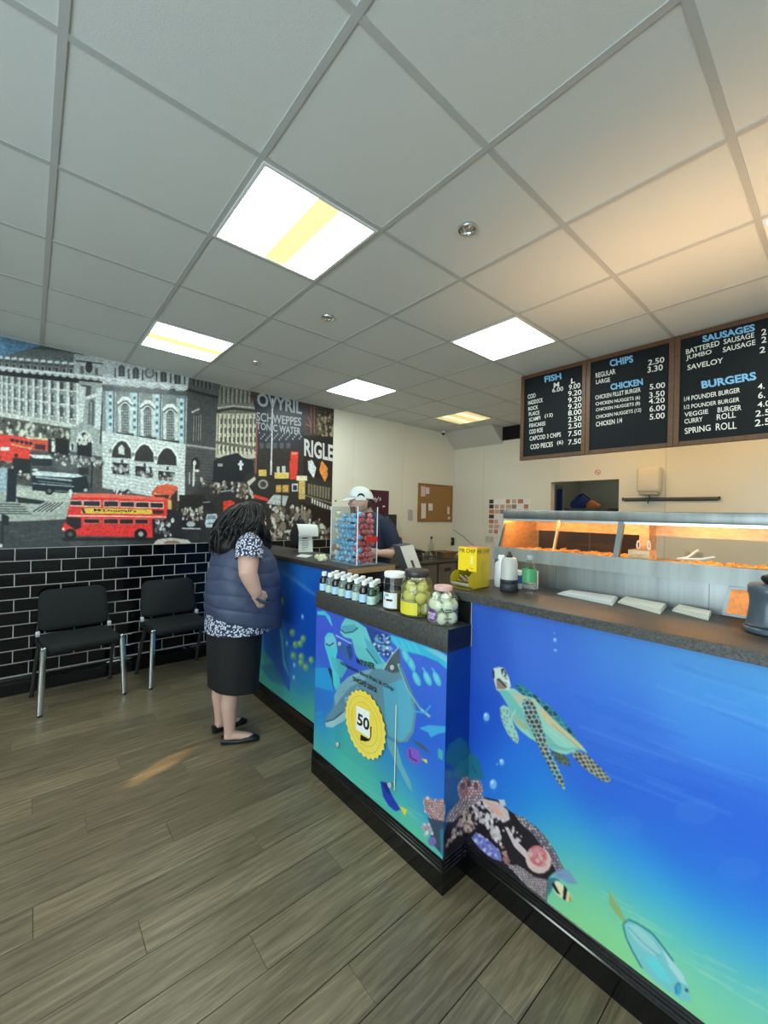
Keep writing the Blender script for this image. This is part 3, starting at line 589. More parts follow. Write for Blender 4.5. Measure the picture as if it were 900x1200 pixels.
# road, crossings, traffic on the left
mu.z = Z(6.923, 0, 500)
mu.poly([(-700, 430), (140, 470), (560, 530), (560, 750), (130, 770), (-700, 740)], (156, 164, 154), tex=.08)
mu.poly([(130, 490), (560, 535), (600, 620), (380, 600), (120, 560)], (176, 182, 170)); mu.poly([(130, 568), (370, 605), (330, 628), (150, 618)], (28, 34, 34))
for k in range(5): mu.line([(270+k*34, 690), (390+k*30, 616)], 9, (34, 36, 38)); mu.line([(-400, 620+k*20), (170+k*20, 632+k*19)], 8, (60, 64, 66)); mu.line([(285+k*34, 692), (405+k*30, 618)], 8, (206, 210, 204))
mu.poly([(-700, 770), (130, 775), (560, 750), (560, 1000), (-700, 1000)], (58, 62, 62), tex=.12); [mu.ell(120+k*50, 850+(k*37 % 90), 60, 8, (76, 82, 82), .6) for k in range(9)]
mu.specks([(-300, 130), (240, 170), (240, 420), (-300, 420)], 220, 12, crowd); mu.poly([(-300, 330), (62, 335), (62, 530), (-300, 530)], (150, 172, 180)); mu.poly([(62, 340), (135, 345), (130, 610), (50, 610)], (24, 32, 38)); mu.poly([(90, 240), (250, 250), (250, 380), (120, 380)], (28, 34, 36)); mu.ell(165, 365, 12, 12, (220, 224, 220))
for x, y in ((-140, 75), (0, 55)):                                # distant red buses
    mu.poly([(x-20, y), (x+265, y+40), (x+240, y+210), (x+85, y+195), (x+60, y+120), (x-20, y+120)], (212, 62, 50)); mu.poly([(x+85, y+40), (x+262, y+72), (x+260, y+95), (x+85, y+65)], (46, 30, 30)); [mu.line([(x+120+k*38, y+45), (x+118+k*38, y+92)], 6, (226, 130, 110)) for k in range(4)]
    mu.line([(x+85, y+88), (x+255, y+125)], 10, (206, 178, 110)); mu.ell(x+130, y+178, 16, 18, (40, 30, 30)); mu.rect(x+4, y+110, x+76, y+140, (220, 220, 214), tex=.6)
mu.poly([(268, 80), (390, 100), (388, 200), (262, 190)], (200, 76, 60)); mu.poly([(285, 140), (370, 150), (366, 192), (285, 180)], (60, 40, 38)); mu.poly([(205, 80), (388, 92), (390, 112), (220, 100)], (196, 188, 150))
mu.poly([(390, 100), (445, 110), (445, 240), (392, 210)], (30, 32, 30)); mu.rect(418, 115, 445, 205, (206, 210, 200)); mu.poly([(450, 90), (560, 110), (560, 240), (450, 210)], (26, 28, 28)); mu.rect(565, 125, 605, 190, (200, 206, 200)); mu.rect(580, 140, 596, 190, (40, 42, 42))
mu.specks([(400, 200), (740, 250), (850, 270), (840, 340), (480, 310)], 150, 9, [(215, 218, 212), (40, 40, 40), (120, 120, 116), (180, 184, 178)])
mu.poly([(235, 225), (400, 232), (435, 262), (280, 258)], (206, 214, 208)); mu.poly([(250, 258), (420, 262), (420, 320), (260, 316)], (34, 42, 44)); mu.poly([(255, 340), (460, 330), (460, 370), (255, 365)], (60, 66, 66)); mu.ell(285, 350, 26, 10, (214, 218, 214))
mu.poly([(255, 378), (300, 358), (640, 385), (690, 415), (270, 408)], (196, 208, 206)); mu.poly([(262, 396), (600, 415), (700, 400), (720, 470), (718, 525), (590, 530), (520, 540), (262, 515)], (24, 36, 40)); mu.line([(265, 460), (600, 486)], 7, (180, 190, 188)); mu.ell(400, 520, 34, 34, (18, 20, 22)); mu.ell(400, 520, 18, 18, (90, 98, 98)); mu.ell(695, 515, 16, 14, (170, 176, 176))
mu.line([(290, 408), (585, 438)], 16, (190, 200, 198), .75); mu.line([(300, 440), (580, 470)], 9, (170, 180, 180), .55); mu.line([(440, 520), (590, 528)], 9, (170, 180, 180), .6)
mu.line([(752, 260), (740, 500)], 12, (26, 28, 30)); mu.ell(752, 265, 20, 22, (150, 154, 150)); mu.ell(572, 540, 16, 34, (206, 210, 204)); mu.line([(590, 540), (700, 545)], 8, (200, 206, 200)); mu.rect(640, 330, 720, 390, (40, 40, 38))
mu.line([(22, 710), (16, 980)], 20, (28, 32, 36)); mu.poly([(28, 710), (74, 730), (70, 800), (34, 800)], (26, 28, 32)); mu.ell(8, 965, 14, 16, (196, 198, 196))
mu.z = Z(1, 0, 0)
mu.poly([(178, 577), (183, 570), (196, 567), (208, 570), (208, 602), (200, 606), (178, 590)], (208, 92, 66)); mu.poly([(200, 582), (208, 574), (208, 596), (200, 604)], (60, 40, 36)); mu.line([(180, 578), (200, 583)], 1.5, (228, 150, 120)); mu.rect(197, 586, 201, 598, (200, 180, 110)); mu.rect(181, 580, 198, 584, (60, 44, 40))
# the big red double decker
mu.z = Z(6, 120, 530)
mu.poly([(-230, 340), (-205, 300), (-180, 290), (0, 290), (440, 320), (460, 345), (450, 470), (350, 480), (355, 600), (-250, 585), (-270, 560), (-280, 520), (-255, 480), (-245, 430)], (214, 52, 48)); mu.poly([(-200, 292), (0, 288), (440, 318), (440, 340), (0, 318), (-215, 315)], (232, 100, 80))
mu.poly([(350, 470), (455, 470), (470, 590), (355, 600)], (30, 30, 34)); mu.poly([(455, 400), (560, 410), (590, 600), (460, 595)], (34, 36, 38)); mu.specks([(370, 470), (500, 470), (500, 590), (370, 590)], 30, 9, [(210, 210, 206), (90, 90, 92)])
for x0, x1, y0, y1 in ((-225, -145, 342, 372), (-132, -18, 343, 376), (12, 110, 344, 380), (128, 222, 349, 382), (236, 325, 352, 386), (338, 426, 356, 388)): mu.rect(x0-5, y0-6, x1+5, y1+6, (226, 214, 196), sl=.02); mu.rect(x0, y0, x1, y1, (40, 36, 36), sl=.02)
for x0, x1, y0, y1 in ((-128, -22, 470, 498), (12, 108, 470, 500), (122, 216, 472, 502), (232, 320, 472, 500)): mu.rect(x0-4, y0-4, x1+4, y1+4, (226, 130, 110)); mu.rect(x0, y0, x1, y1, (36, 32, 34))
mu.poly([(-150, 390), (345, 402), (352, 436), (-150, 430)], (220, 184, 74)); mu.poly([(355, 405), (430, 408), (430, 432), (355, 434)], (60, 40, 40)); mu.line([(-240, 446), (450, 454)], 9, (236, 196, 170)); mu.poly([(-150, 392), (-132, 392), (-118, 430), (-135, 430)], (40, 40, 36))
mu.poly([(-255, 455), (-150, 460), (-150, 530), (-190, 545), (-255, 500)], (34, 30, 32)); mu.ell(-225, 575, 42, 38, (26, 26, 28)); mu.ell(-225, 575, 18, 16, (80, 82, 84)); mu.ell(270, 575, 46, 40, (26, 24, 26)); mu.ell(270, 575, 18, 18, (170, 166, 160)); mu.ell(-275, 540, 10, 10, (220, 200, 180))
mu.poly([(-280, 600), (360, 604), (560, 590), (560, 615), (-280, 625)], (22, 24, 24), .8)
# other traffic to the right
mu.poly([(540, 300), (720, 300), (735, 345), (720, 400), (540, 420)], (34, 32, 30), tex=.3); mu.poly([(700, 360), (760, 345), (790, 380), (790, 410), (700, 410)], (30, 32, 34)); mu.line([(705, 352), (760, 350)], 6, (150, 154, 154))
mu.poly([(570, 450), (600, 420), (670, 420), (690, 500), (680, 540), (560, 540)], (28, 28, 30)); mu.ell(622, 505, 32, 20, (170, 176, 178)); mu.line([(560, 535), (690, 538)], 10, (190, 196, 198)); mu.specks([(560, 400), (720, 380), (720, 480), (560, 470)], 50, 8, [(200, 200, 196), (90, 80, 70), (150, 140, 130)])
mu.poly([(720, 500), (735, 435), (800, 432), (818, 490), (815, 525), (730, 530)], (178, 194, 200)); mu.poly([(742, 445), (792, 443), (800, 470), (735, 472)], (110, 126, 134)); mu.line([(735, 502), (810, 498)], 6, (60, 66, 70))
mu.poly([(850, 350), (905, 335), (905, 430), (850, 415)], (206, 60, 44)); mu.poly([(820, 280), (905, 265), (905, 320), (820, 330)], (36, 38, 40)); mu.line([(830, 278), (905, 268)], 8, (150, 156, 158))
mu.specks([(680, 180), (900, 220), (900, 250), (690, 235)], 70, 7, crowd); mu.poly([(360, 640), (390, 612), (480, 600), (600, 615), (640, 650), (360, 655)], (182, 176, 166)); mu.ell(490, 640, 60, 18, (130, 96, 84)); mu.poly([(150, 270), (190, 262), (200, 285), (140, 292)], (30, 30, 30)); mu.specks([(80, 270), (190, 265), (190, 290), (80, 290)], 22, 7, [(210, 210, 206), (30, 30, 30)])
mu.c *= (.89+.22*rng.random(mu.c.shape[:2]))[..., None]*(.84+.32*noise2(mu.nv, mu.nu, 170))[..., None]
mural = mu.build('wall_mural', MUR, .35, soft=1, loc=(-1.0, Y1-.0015, 1.2))
setp(mural, 'photo wallpaper of an old grey city street with red double-decker buses', 'mural')
YM = Y1-.003
def mlet(s_, zf, bl, br, tl, mt, off=0):
    q = zf([bl, br, tl]); lettering(s_, *[U(x, y, 'y', YM) for x, y in q], mt, mural, off)
sign_white = mat('sign_letters', (178, 182, 186), .5); ink = mat('black_ink', (18, 18, 20), .5)
z5 = Z(5.625, 240, 440)
mlet('OVYRIL', z5, (345, 200), (640, 258), (345, 110), sign_white, .03); mlet('SCHWEPPES', z5, (340, 300), (635, 335), (340, 240), sign_white, .02); mlet('TONIC WATER', z5, (340, 355), (632, 392), (340, 305), sign_white, .02)
mlet('RIGLE', z5, (655, 530), (846, 568), (655, 415), mat('sign_bright', (206, 208, 206), .5), .03)
mlet("M'Dougall's", Z(6, 120, 530), (-60, 420), (240, 428), (-60, 396), ink, .02)

# ---- sea-life print: the same picture runs over all counter panels
def bubble(p, x, y, rx, ry): p.ell(x, y+ry*.25, rx, ry*1.2, (60, 140, 225), .25); p.ell(x, y, rx*.8, ry*.75, (150, 205, 240), .75); p.ell(x-rx*.25, y-ry*.3, rx*.35, ry*.3, (225, 242, 250), .8)
def scales(p, poly, n, r, col, lt=None):
    P = np.array(poly); lo, hi = P.min(0), P.max(0); pts = []
    for _ in range(n*12):
        x, y = lo+(hi-lo)*rng.random(2); ins = False
        for i in range(len(P)):
            j = i-1
            if (P[i, 1] > y) != (P[j, 1] > y) and x < (P[j, 0]-P[i, 0])*(y-P[i, 1])/(P[j, 1]-P[i, 1])+P[i, 0]: ins = not ins
        if ins and all((x-a)**2+(y-b)**2 > (r*1.72)**2 for a, b in pts): pts.append((x, y))
        if len(pts) >= n: break
    for x, y in pts: p.ell(x, y, r*.82, r*.94, col, .95, rot=.5, n=6)
def coral(p):
    p.z = Z(4.0909, 480, 860)
    p.poly([(165, 480), (190, 400), (240, 330), (275, 300), (345, 300), (430, 320), (480, 370), (545, 410), (600, 440), (650, 490), (700, 570), (742, 650), (690, 665), (665, 690), (655, 850), (600, 810), (450, 700), (300, 580), (270, 590), (160, 680)], (38, 32, 40), tex=.3)
    wh = [(226, 214, 212), (205, 190, 192), (184, 164, 172), (232, 224, 220)]; pk = [(214, 150, 150), (226, 178, 172), (196, 128, 136)]
    p.ell(290, 262, 62, 60, (176, 150, 160), tex=.3); p.cells([(228, 262), (250, 212), (290, 198), (330, 210), (354, 262), (340, 312), (240, 316)], 15, wh + pk, (120, 86, 98), .3); [p.ell(x, y, 12, 18, (92, 60, 74), .8) for x, y in ((255, 250), (285, 240), (318, 250))]
    p.cells([(168, 420), (190, 370), (240, 318), (340, 288), (368, 312), (290, 352), (205, 425)], 14, wh, (96, 76, 86), .35)
    p.poly([(345, 310), (420, 325), (470, 365), (482, 410), (455, 425), (400, 390), (355, 345)], (212, 190, 188), tex=.2); p.poly([(370, 328), (420, 345), (452, 388), (430, 395), (380, 355)], (226, 172, 156), tex=.2); p.poly([(425, 315), (455, 315), (462, 345), (440, 350)], (196, 205, 216))
    p.specks([(225, 440), (260, 370), (310, 370), (330, 440), (270, 480), (215, 500), (165, 550), (175, 520)], 260, 8, [(222, 200, 186), (190, 164, 156), (150, 120, 120)], .9, 1); p.specks([(300, 345), (380, 390), (420, 450), (445, 530), (425, 540), (380, 450), (320, 400)], 220, 7, wh, .9, 1.6)
    p.poly([(295, 500), (320, 470), (380, 510), (435, 565), (442, 612), (400, 600), (340, 555)], (120, 124, 196), tex=.5); p.specks([(295, 500), (320, 470), (380, 510), (435, 565), (442, 612), (340, 555)], 70, 7, [(190, 190, 232), (96, 98, 170), (220, 216, 240)], .9, 1)
    p.poly([(455, 445), (475, 450), (500, 500), (560, 560), (580, 620), (560, 600), (500, 540)], (214, 192, 192), tex=.2); p.specks([(500, 385), (545, 400), (640, 480), (700, 570), (735, 650), (700, 650), (640, 540), (560, 450)], 60, 7, wh + [(150, 140, 156)], .9, 1.3); p.cells([(498, 380), (548, 402), (642, 480), (702, 570), (742, 652), (702, 655), (650, 560), (580, 470), (540, 440)], 15, wh + [(176, 166, 178), (140, 130, 150)], (66, 56, 66), .35); p.specks([(300, 320), (360, 340), (470, 430), (560, 480), (520, 520), (400, 430)], 120, 7, wh, .85, 1.2)
    p.ell(618, 605, 60, 68, (222, 190, 182), rot=-.6, tex=.15); p.ell(615, 585, 42, 54, (204, 110, 116), rot=-.5, tex=.3); p.specks([(570, 560), (610, 530), (660, 590), (650, 630), (600, 620)], 60, 8, pk, .8, 1)
    p.specks([(440, 530), (470, 560), (478, 620), (455, 630)], 40, 8, [(150, 106, 100), (196, 150, 140)], .9, 1); p.specks([(475, 630), (520, 630), (600, 690), (655, 700), (640, 755), (560, 710)], 60, 6, wh, .9, 1.2); p.cells([(470, 626), (520, 628), (600, 685), (662, 700), (655, 800), (600, 760), (540, 710)], 12, wh, (76, 60, 66), .35)
    p.poly([(700, 655), (760, 650), (806, 718), (770, 720), (690, 680)], (130, 150, 190), .9, tex=.2); p.poly([(660, 690), (700, 690), (720, 700), (690, 730), (665, 780)], (40, 90, 120), .7)
    p.poly([(680, 722), (705, 702), (745, 730), (772, 770), (778, 805), (745, 798), (700, 765)], (236, 224, 186)); p.poly([(680, 722), (692, 712), (722, 770), (705, 762)], (24, 24, 26)); p.poly([(740, 726), (756, 744), (748, 798), (735, 792)], (24, 24, 26)); p.poly([(766, 762), (778, 805), (762, 803)], (200, 150, 70))
    p.poly([(70, 310), (85, 330), (100, 310), (115, 330), (135, 320), (165, 330), (165, 420), (140, 420), (110, 400), (75, 360)], (222, 190, 184), .6); p.specks([(70, 300), (165, 320), (165, 420), (110, 410), (72, 360)], 130, 6, [(232, 206, 200), (180, 130, 128), (240, 226, 220)], .95, 2.0)
    p.cells([(68, 300), (90, 318), (100, 302), (120, 322), (140, 312), (166, 326), (166, 424), (110, 412), (72, 362)], 12, [(236, 212, 206), (214, 168, 164), (240, 228, 224)], (120, 80, 84), .35); p.poly([(85, 400), (165, 420), (165, 590), (120, 540), (90, 520), (110, 460)], (60, 72, 92), .95, tex=.2); p.ell(108, 515, 20, 22, (120, 110, 170), tex=.4); p.ell(80, 450, 22, 20, (150, 140, 150), tex=.4); p.poly([(145, 460), (165, 450), (165, 590), (150, 580)], (60, 130, 150), .8); p.specks([(55, 440), (100, 420), (110, 480), (70, 490)], 40, 6, wh, .9, 1)
def fish_pair(p):
    p.z = Z(4.0909, 480, 860)
    p.poly([(170, 120), (190, 50), (240, 15), (275, 40), (290, 90), (250, 130), (215, 160), (180, 140)], (30, 100, 130), .95); p.poly([(205, 190), (240, 130), (290, 90), (325, 110), (345, 160), (358, 215), (310, 220), (250, 225), (215, 205)], (36, 112, 134), .95); p.poly([(170, 175), (205, 180), (200, 210), (172, 205)], (36, 112, 134), .9); p.line([(275, 40), (290, 90), (250, 130)], 4, (20, 70, 100)); p.line([(300, 150), (320, 190)], 4, (20, 70, 100)); p.poly([(130, 70), (150, 85), (165, 130), (140, 110)], (60, 160, 150), .9)
CX, MX, LX = 1.306, 1.462, 1.462         # panel faces: display unit, right counter, left counter
# right counter
pm = Print('x', MX, -.7, 1.09, .12, 1.177, .0026); pm.z = Z(2.3684, 520, 740)
pm.fill([(100, 60, (50, 92, 192)), (300, 60, (66, 112, 208)), (500, 60, (70, 130, 212)), (700, 100, (76, 150, 218)), (880, 150, (70, 150, 218)), (100, 250, (34, 84, 196)), (300, 250, (58, 108, 212)), (500, 250, (62, 116, 216)), (750, 250, (72, 142, 226)), (880, 350, (58, 126, 224)), (200, 380, (38, 108, 216)), (400, 450, (46, 102, 212)), (600, 480, (50, 106, 216)), (850, 550, (44, 98, 214)),
         (250, 450, (40, 138, 220)), (350, 560, (44, 150, 216)), (500, 650, (48, 138, 226)), (700, 650, (44, 112, 220)), (880, 700, (48, 116, 224)), (340, 620, (84, 184, 198)), (450, 700, (80, 190, 212)), (600, 780, (66, 188, 222)), (750, 820, (48, 150, 226)), (880, 850, (48, 138, 226)), (400, 720, (150, 222, 140)), (480, 820, (150, 222, 146)), (560, 900, (150, 222, 150)), (650, 970, (156, 224, 150)), (650, 900, (108, 210, 194)), (800, 950, (84, 198, 218)), (750, 1000, (146, 216, 164)), (880, 1060, (152, 222, 160)), (880, 960, (84, 194, 222)), (1000, 200, (86, 170, 232)), (1000, 700, (48, 116, 224)), (1050, 1200, (150, 220, 160)), (1100, 1000, (70, 180, 226))])
for k in range(26):
    x = 330+rng.random()*420; y = 90+rng.random()*330; l_ = 120+rng.random()*240; pm.line([(x, y), (x+l_, y+l_*(.30+.12*rng.random()))], 4+rng.random()*10, (130, 180, 238) if k % 2 else (36, 84, 190), .13)
for k in range(30):
    x = 360+rng.random()*560; y = 690+(x-360)*.62+rng.random()*60-20; pm.line([(x, y), (x+90, y+48)], 4, (196, 232, 190), .22)
for x, y, r in ((700, 500, 60), (500, 540, 50), (820, 660, 60)): pm.ell(x, y, r, r*.6, (90, 150, 232), .16)
coral(pm); fish_pair(pm)
pm.z = Z(5, 560, 760)
for b in ((50, 400, 22, 34), (140, 665, 18, 26), (113, 678, 6, 8), (90, 795, 26, 40), (455, 10, 12, 10), (452, -50, 12, 16), (448, -90, 6, 6)): bubble(pm, *b)
body = [(118, 245), (160, 228), (215, 235), (260, 270), (330, 290), (400, 370), (470, 440), (560, 520), (620, 580), (645, 615), (600, 592), (560, 606), (520, 622), (470, 612), (430, 592), (400, 562), (350, 550), (300, 522), (250, 482), (215, 440), (200, 400), (185, 340), (150, 290)]
rear = [(545, 618), (580, 597), (640, 620), (680, 660), (740, 720), (781, 772), (768, 786), (720, 770), (660, 730), (600, 680)]
pm.poly([(430, 600), (480, 612), (530, 640), (536, 680), (515, 688), (470, 660)], (104, 120, 98)); scales(pm, [(430, 600), (480, 612), (530, 640), (536, 680), (515, 688), (470, 660)], 14, 9, (60, 72, 60))
pm.poly([(210, 215), (240, 203), (290, 235), (350, 285), (420, 335), (480, 395), (530, 455), (572, 515), (620, 575), (560, 530), (480, 470), (420, 420), (370, 370), (310, 310), (250, 260)], (40, 132, 150)); pm.cells([(215, 210), (290, 238), (420, 338), (530, 458), (572, 518), (500, 470), (400, 385), (250, 262)], 34, [(26, 64, 78), (34, 90, 104), (40, 120, 138)], (110, 196, 200), .12)
pm.poly(body, (150, 206, 190)); pm.poly([(215, 400), (260, 420), (320, 520), (430, 590), (560, 606), (470, 570), (400, 500), (300, 380), (230, 330)], (122, 186, 176)); pm.poly([(350, 330), (400, 370), (470, 440), (560, 520), (620, 580), (600, 590), (540, 545), (480, 495), (420, 455), (375, 400)], (204, 192, 152)); pm.poly([(205, 250), (260, 275), (330, 300), (350, 340), (300, 320), (250, 330), (215, 300)], (190, 190, 164)); pm.poly([(200, 390), (250, 420), (300, 470), (280, 480), (225, 440)], (170, 176, 140)); pm.line([(420, 560), (520, 590), (600, 585)], 6, (104, 170, 160)); pm.poly([(120, 245), (170, 240), (240, 330), (200, 380), (160, 310)], (116, 190, 180)); pm.line([(400, 460), (520, 560)], 5, (180, 214, 190)); pm.line([(430, 440), (590, 580)], 4, (150, 150, 120))
lf = [(130, 345), (150, 330), (180, 345), (202, 390), (207, 440), (230, 490), (241, 530), (235, 558), (210, 545), (175, 500), (145, 440), (132, 390)]; pm.poly(lf, (160, 204, 192)); scales(pm, lf, 26, 6, (90, 120, 110))
ff = [(262, 300), (300, 293), (332, 330), (357, 400), (387, 480), (402, 560), (442, 640), (482, 720), (507, 790), (510, 826), (490, 815), (440, 740), (390, 640), (350, 560), (318, 480), (285, 420), (262, 350)]; pm.poly(ff, (226, 232, 222)); pm.cells(ff, 27, [(56, 60, 54), (72, 70, 58), (46, 62, 64), (40, 96, 104)], (232, 238, 228), .2)
pm.cells(rear, 24, [(56, 54, 46), (70, 66, 54), (96, 92, 72)], (230, 234, 216), .22)
pm.poly([(84, 125), (100, 112), (120, 108), (155, 113), (182, 170), (194, 220), (178, 246), (140, 242), (110, 247), (96, 190)], (206, 222, 210)); pm.poly([(135, 122), (152, 115), (170, 150), (160, 168), (142, 158)], (34, 44, 52)); pm.poly([(85, 122), (96, 128), (98, 172), (89, 176)], (34, 40, 46)); pm.poly([(108, 182), (124, 174), (148, 195), (172, 226), (158, 238), (112, 238)], (150, 128, 112)); pm.poly([(108, 182), (124, 174), (172, 226), (160, 226), (126, 190)], (62, 50, 44)); pm.specks([(100, 112), (140, 110), (185, 200), (180, 230), (130, 170)], 30, 6, [(120, 150, 140), (236, 242, 236)], .8, 1)
pm.z = Z(4.5, 700, 1000)                                         # large silver fish
pm.poly([(60, 188), (85, 220), (112, 270), (140, 335), (162, 375), (140, 365), (100, 320), (62, 265)], (150, 176, 110), .9); pm.poly([(62, 188), (75, 205), (110, 280), (100, 270)], (110, 214, 222), .8)
bf = [(135, 372), (165, 352), (210, 372), (285, 422), (342, 492), (402, 572), (452, 632), (482, 702), (496, 782), (440, 775), (330, 695), (232, 604), (182, 505), (140, 400)]
pm.poly(bf, (128, 204, 206)); pm.poly([(150, 375), (210, 385), (280, 440), (340, 520), (300, 540), (240, 500), (190, 450)], (166, 214, 214), .9); pm.poly([(250, 560), (300, 540), (360, 620), (400, 700), (330, 660)], (108, 220, 224), .9); pm.poly([(340, 500), (400, 575), (450, 635), (478, 700), (440, 680), (380, 600)], (186, 226, 224), .9)
pm.line(bf[:1]+[(165, 350), (212, 370), (288, 420), (345, 490), (402, 570)], 7, (46, 110, 120)); pm.line([(135, 375), (150, 440), (182, 510), (235, 605)], 6, (40, 100, 110)); pm.line([(160, 385), (240, 470), (330, 545)], 4, (90, 160, 166)); pm.ell(428, 715, 16, 34, (70, 170, 200), rot=.1); pm.line([(415, 740), (412, 705), (424, 684), (438, 690)], 5, (30, 90, 110)); pm.ell(471, 722, 7, 9, (22, 30, 36))
# side of the display unit, with its shade put into the dark blues
ps = Print('y', 1.09, 1.304, 1.4615, .12, .99, .003); ps.z = Z(1, 0, 0)
ps.fill([(525, 770, (8, 52, 134)), (545, 770, (8, 60, 150)), (525, 860, (8, 48, 134)), (545, 860, (12, 64, 158)), (530, 930, (16, 96, 160)), (530, 985, (20, 80, 120))]); fish_pair(ps); coral(ps)
# front of the display unit
pf = Print('x', CX, 1.092, 2.103, .12, .988, .0026); pf.z = Z(4.5, 360, 680)
pf.fill([(60, 190, (70, 96, 212)), (90, 350, (70, 96, 214)), (60, 550, (44, 132, 214)), (50, 650, (40, 100, 206)), (250, 240, (66, 100, 214)), (600, 360, (72, 108, 214)), (680, 500, (66, 106, 212)), (690, 650, (58, 104, 210)), (640, 740, (50, 100, 208)), (60, 760, (44, 140, 206)), (100, 830, (60, 170, 196)), (40, 850, (90, 190, 160)), (150, 960, (84, 198, 172)), (300, 1000, (70, 180, 190)), (300, 1060, (90, 200, 160)), (450, 1140, (76, 190, 172)), (560, 1270, (104, 206, 156)), (450, 1000, (50, 140, 206)), (600, 1070, (48, 130, 216)), (690, 1000, (54, 108, 214)), (600, 1150, (60, 160, 208)), (700, 1150, (50, 110, 205)), (600, 900, (44, 96, 206))])
for k in range(16):
    x = 60+rng.random()*500; y = 900+x*.55+rng.random()*60; pf.line([(x, y), (x+90, y+52)], 3, (200, 236, 214), .35)
pf.poly([(430, 285), (560, 325), (680, 365), (738, 398), (748, 480), (735, 470), (690, 430), (620, 400), (500, 370), (450, 330)], (64, 186, 218)); pf.poly([(600, 350), (690, 372), (738, 400), (744, 440), (700, 410)], (150, 210, 222), .7); [pf.poly([(440+k*34, 290+k*10), (470+k*34, 305+k*10), (500+k*34, 370+k*8), (470+k*34, 350+k*8)], (90, 200, 224), .8) for k in range(4)]
pf.poly([(250, 215), (440, 290), (440, 420), (330, 360)], (52, 74, 140), .9); pf.specks([(360, 280), (440, 300), (450, 390), (370, 390), (340, 330)], 150, 7, [(220, 236, 244), (120, 170, 210), (40, 70, 120)], .85, 1)
pf.poly([(180, 235), (200, 200), (250, 210), (310, 250), (340, 330), (385, 400), (440, 465), (350, 470), (290, 445), (255, 390), (235, 310), (195, 300), (174, 275)], (112, 204, 206)); pf.poly([(185, 240), (250, 232), (270, 258), (215, 275), (178, 262)], (96, 168, 184)); pf.line([(178, 262), (200, 278), (240, 272), (268, 250)], 5, (30, 60, 84)); pf.poly([(300, 300), (340, 330), (400, 440), (370, 440), (320, 370)], (80, 170, 190), .8); pf.line([(310, 360), (370, 440)], 5, (40, 90, 110))
pf.poly([(160, 330), (205, 340), (240, 380), (235, 420), (200, 410), (170, 380)], (66, 110, 178)); pf.poly([(205, 350), (230, 330), (242, 400), (225, 425)], (44, 84, 140)); pf.line([(150, 290), (235, 335)], 5, (214, 236, 240))
pf.poly([(52, 165), (90, 160), (120, 190), (135, 245), (125, 235), (95, 185), (55, 182)], (80, 200, 222)); pf.poly([(92, 300), (110, 275), (135, 280), (152, 310), (160, 370), (150, 420), (168, 480), (175, 560), (150, 580), (135, 540), (128, 470), (105, 390), (92, 345)], (84, 206, 220)); pf.poly([(100, 300), (135, 290), (152, 330), (140, 360), (100, 340)], (130, 200, 224)); pf.line([(98, 335), (118, 345), (140, 330)], 6, (26, 60, 90)); pf.poly([(110, 460), (130, 470), (140, 580), (128, 560)], (30, 60, 100))
pf.poly([(40, 462), (105, 462), (128, 520), (140, 585), (90, 575), (42, 560)], (42, 158, 220)); pf.poly([(120, 400), (180, 420), (215, 460), (180, 520), (140, 470)], (86, 190, 200), .9)
pf.poly([(96, 748), (104, 716), (138, 672), (142, 610), (165, 560), (215, 510), (280, 478), (345, 464), (402, 470), (440, 400), (486, 350), (492, 440), (524, 520), (558, 600), (576, 700), (562, 800), (530, 852), (480, 856), (430, 830), (400, 760), (330, 730), (250, 720), (190, 742), (130, 776), (98, 770)], (104, 146, 164), tex=.1)
pf.poly([(142, 610), (165, 560), (215, 510), (280, 480), (345, 470), (300, 530), (230, 560), (180, 620), (150, 660)], (136, 186, 200), .9); pf.specks([(145, 620), (230, 510), (340, 470), (300, 540), (190, 650)], 60, 9, [(190, 222, 230), (90, 130, 150)], .6, .6); pf.poly([(402, 470), (440, 400), (486, 350), (492, 440), (500, 480), (450, 490)], (84, 100, 104)); pf.line([(400, 472), (440, 402), (484, 352)], 5, (196, 214, 220))
pf.poly([(400, 560), (500, 520), (545, 600), (562, 700), (550, 790), (500, 850), (430, 820), (410, 700)], (92, 178, 206), .85); pf.poly([(96, 752), (140, 730), (200, 690), (260, 690), (190, 744), (130, 778), (98, 772)], (166, 208, 214)); pf.line([(100, 746), (140, 734), (190, 694)], 5, (30, 56, 66)); pf.line([(480, 440), (530, 570), (600, 680), (648, 720)], 12, (150, 196, 206)); pf.line([(486, 450), (536, 575), (600, 676)], 5, (70, 110, 120))
pf.poly([(415, 830), (470, 858), (500, 970), (540, 1050), (556, 1116), (530, 1090), (480, 990), (430, 890)], (110, 176, 188), .95); pf.poly([(550, 838), (600, 860), (640, 900), (660, 920), (600, 885)], (70, 90, 104)); pf.ell(160, 870, 12, 16, (110, 160, 170))
for x, y in ((577, 520), (634, 518), (684, 520), (548, 440), (520, 400)): pf.ell(x, y, 17, 42, (84, 192, 212), rot=-.42); pf.ell(x-3, y-5, 8, 28, (130, 212, 222), .8, rot=-.42); pf.line([(x-12, y-38), (x-28, y-58)], 8, (84, 192, 212))
pf.poly([(590, 780), (640, 764), (700, 768), (742, 772), (735, 800), (690, 810), (650, 830), (640, 805)], (70, 170, 224)); pf.line([(560, 690), (620, 700), (650, 660)], 9, (70, 170, 220))
for x in range(3): pf.poly([(36+x*14, 700+x*36), (80, 690+x*40), (70, 715+x*40)], (50, 150, 220), .8)
pf.z = Z(4.5, 360, 840)
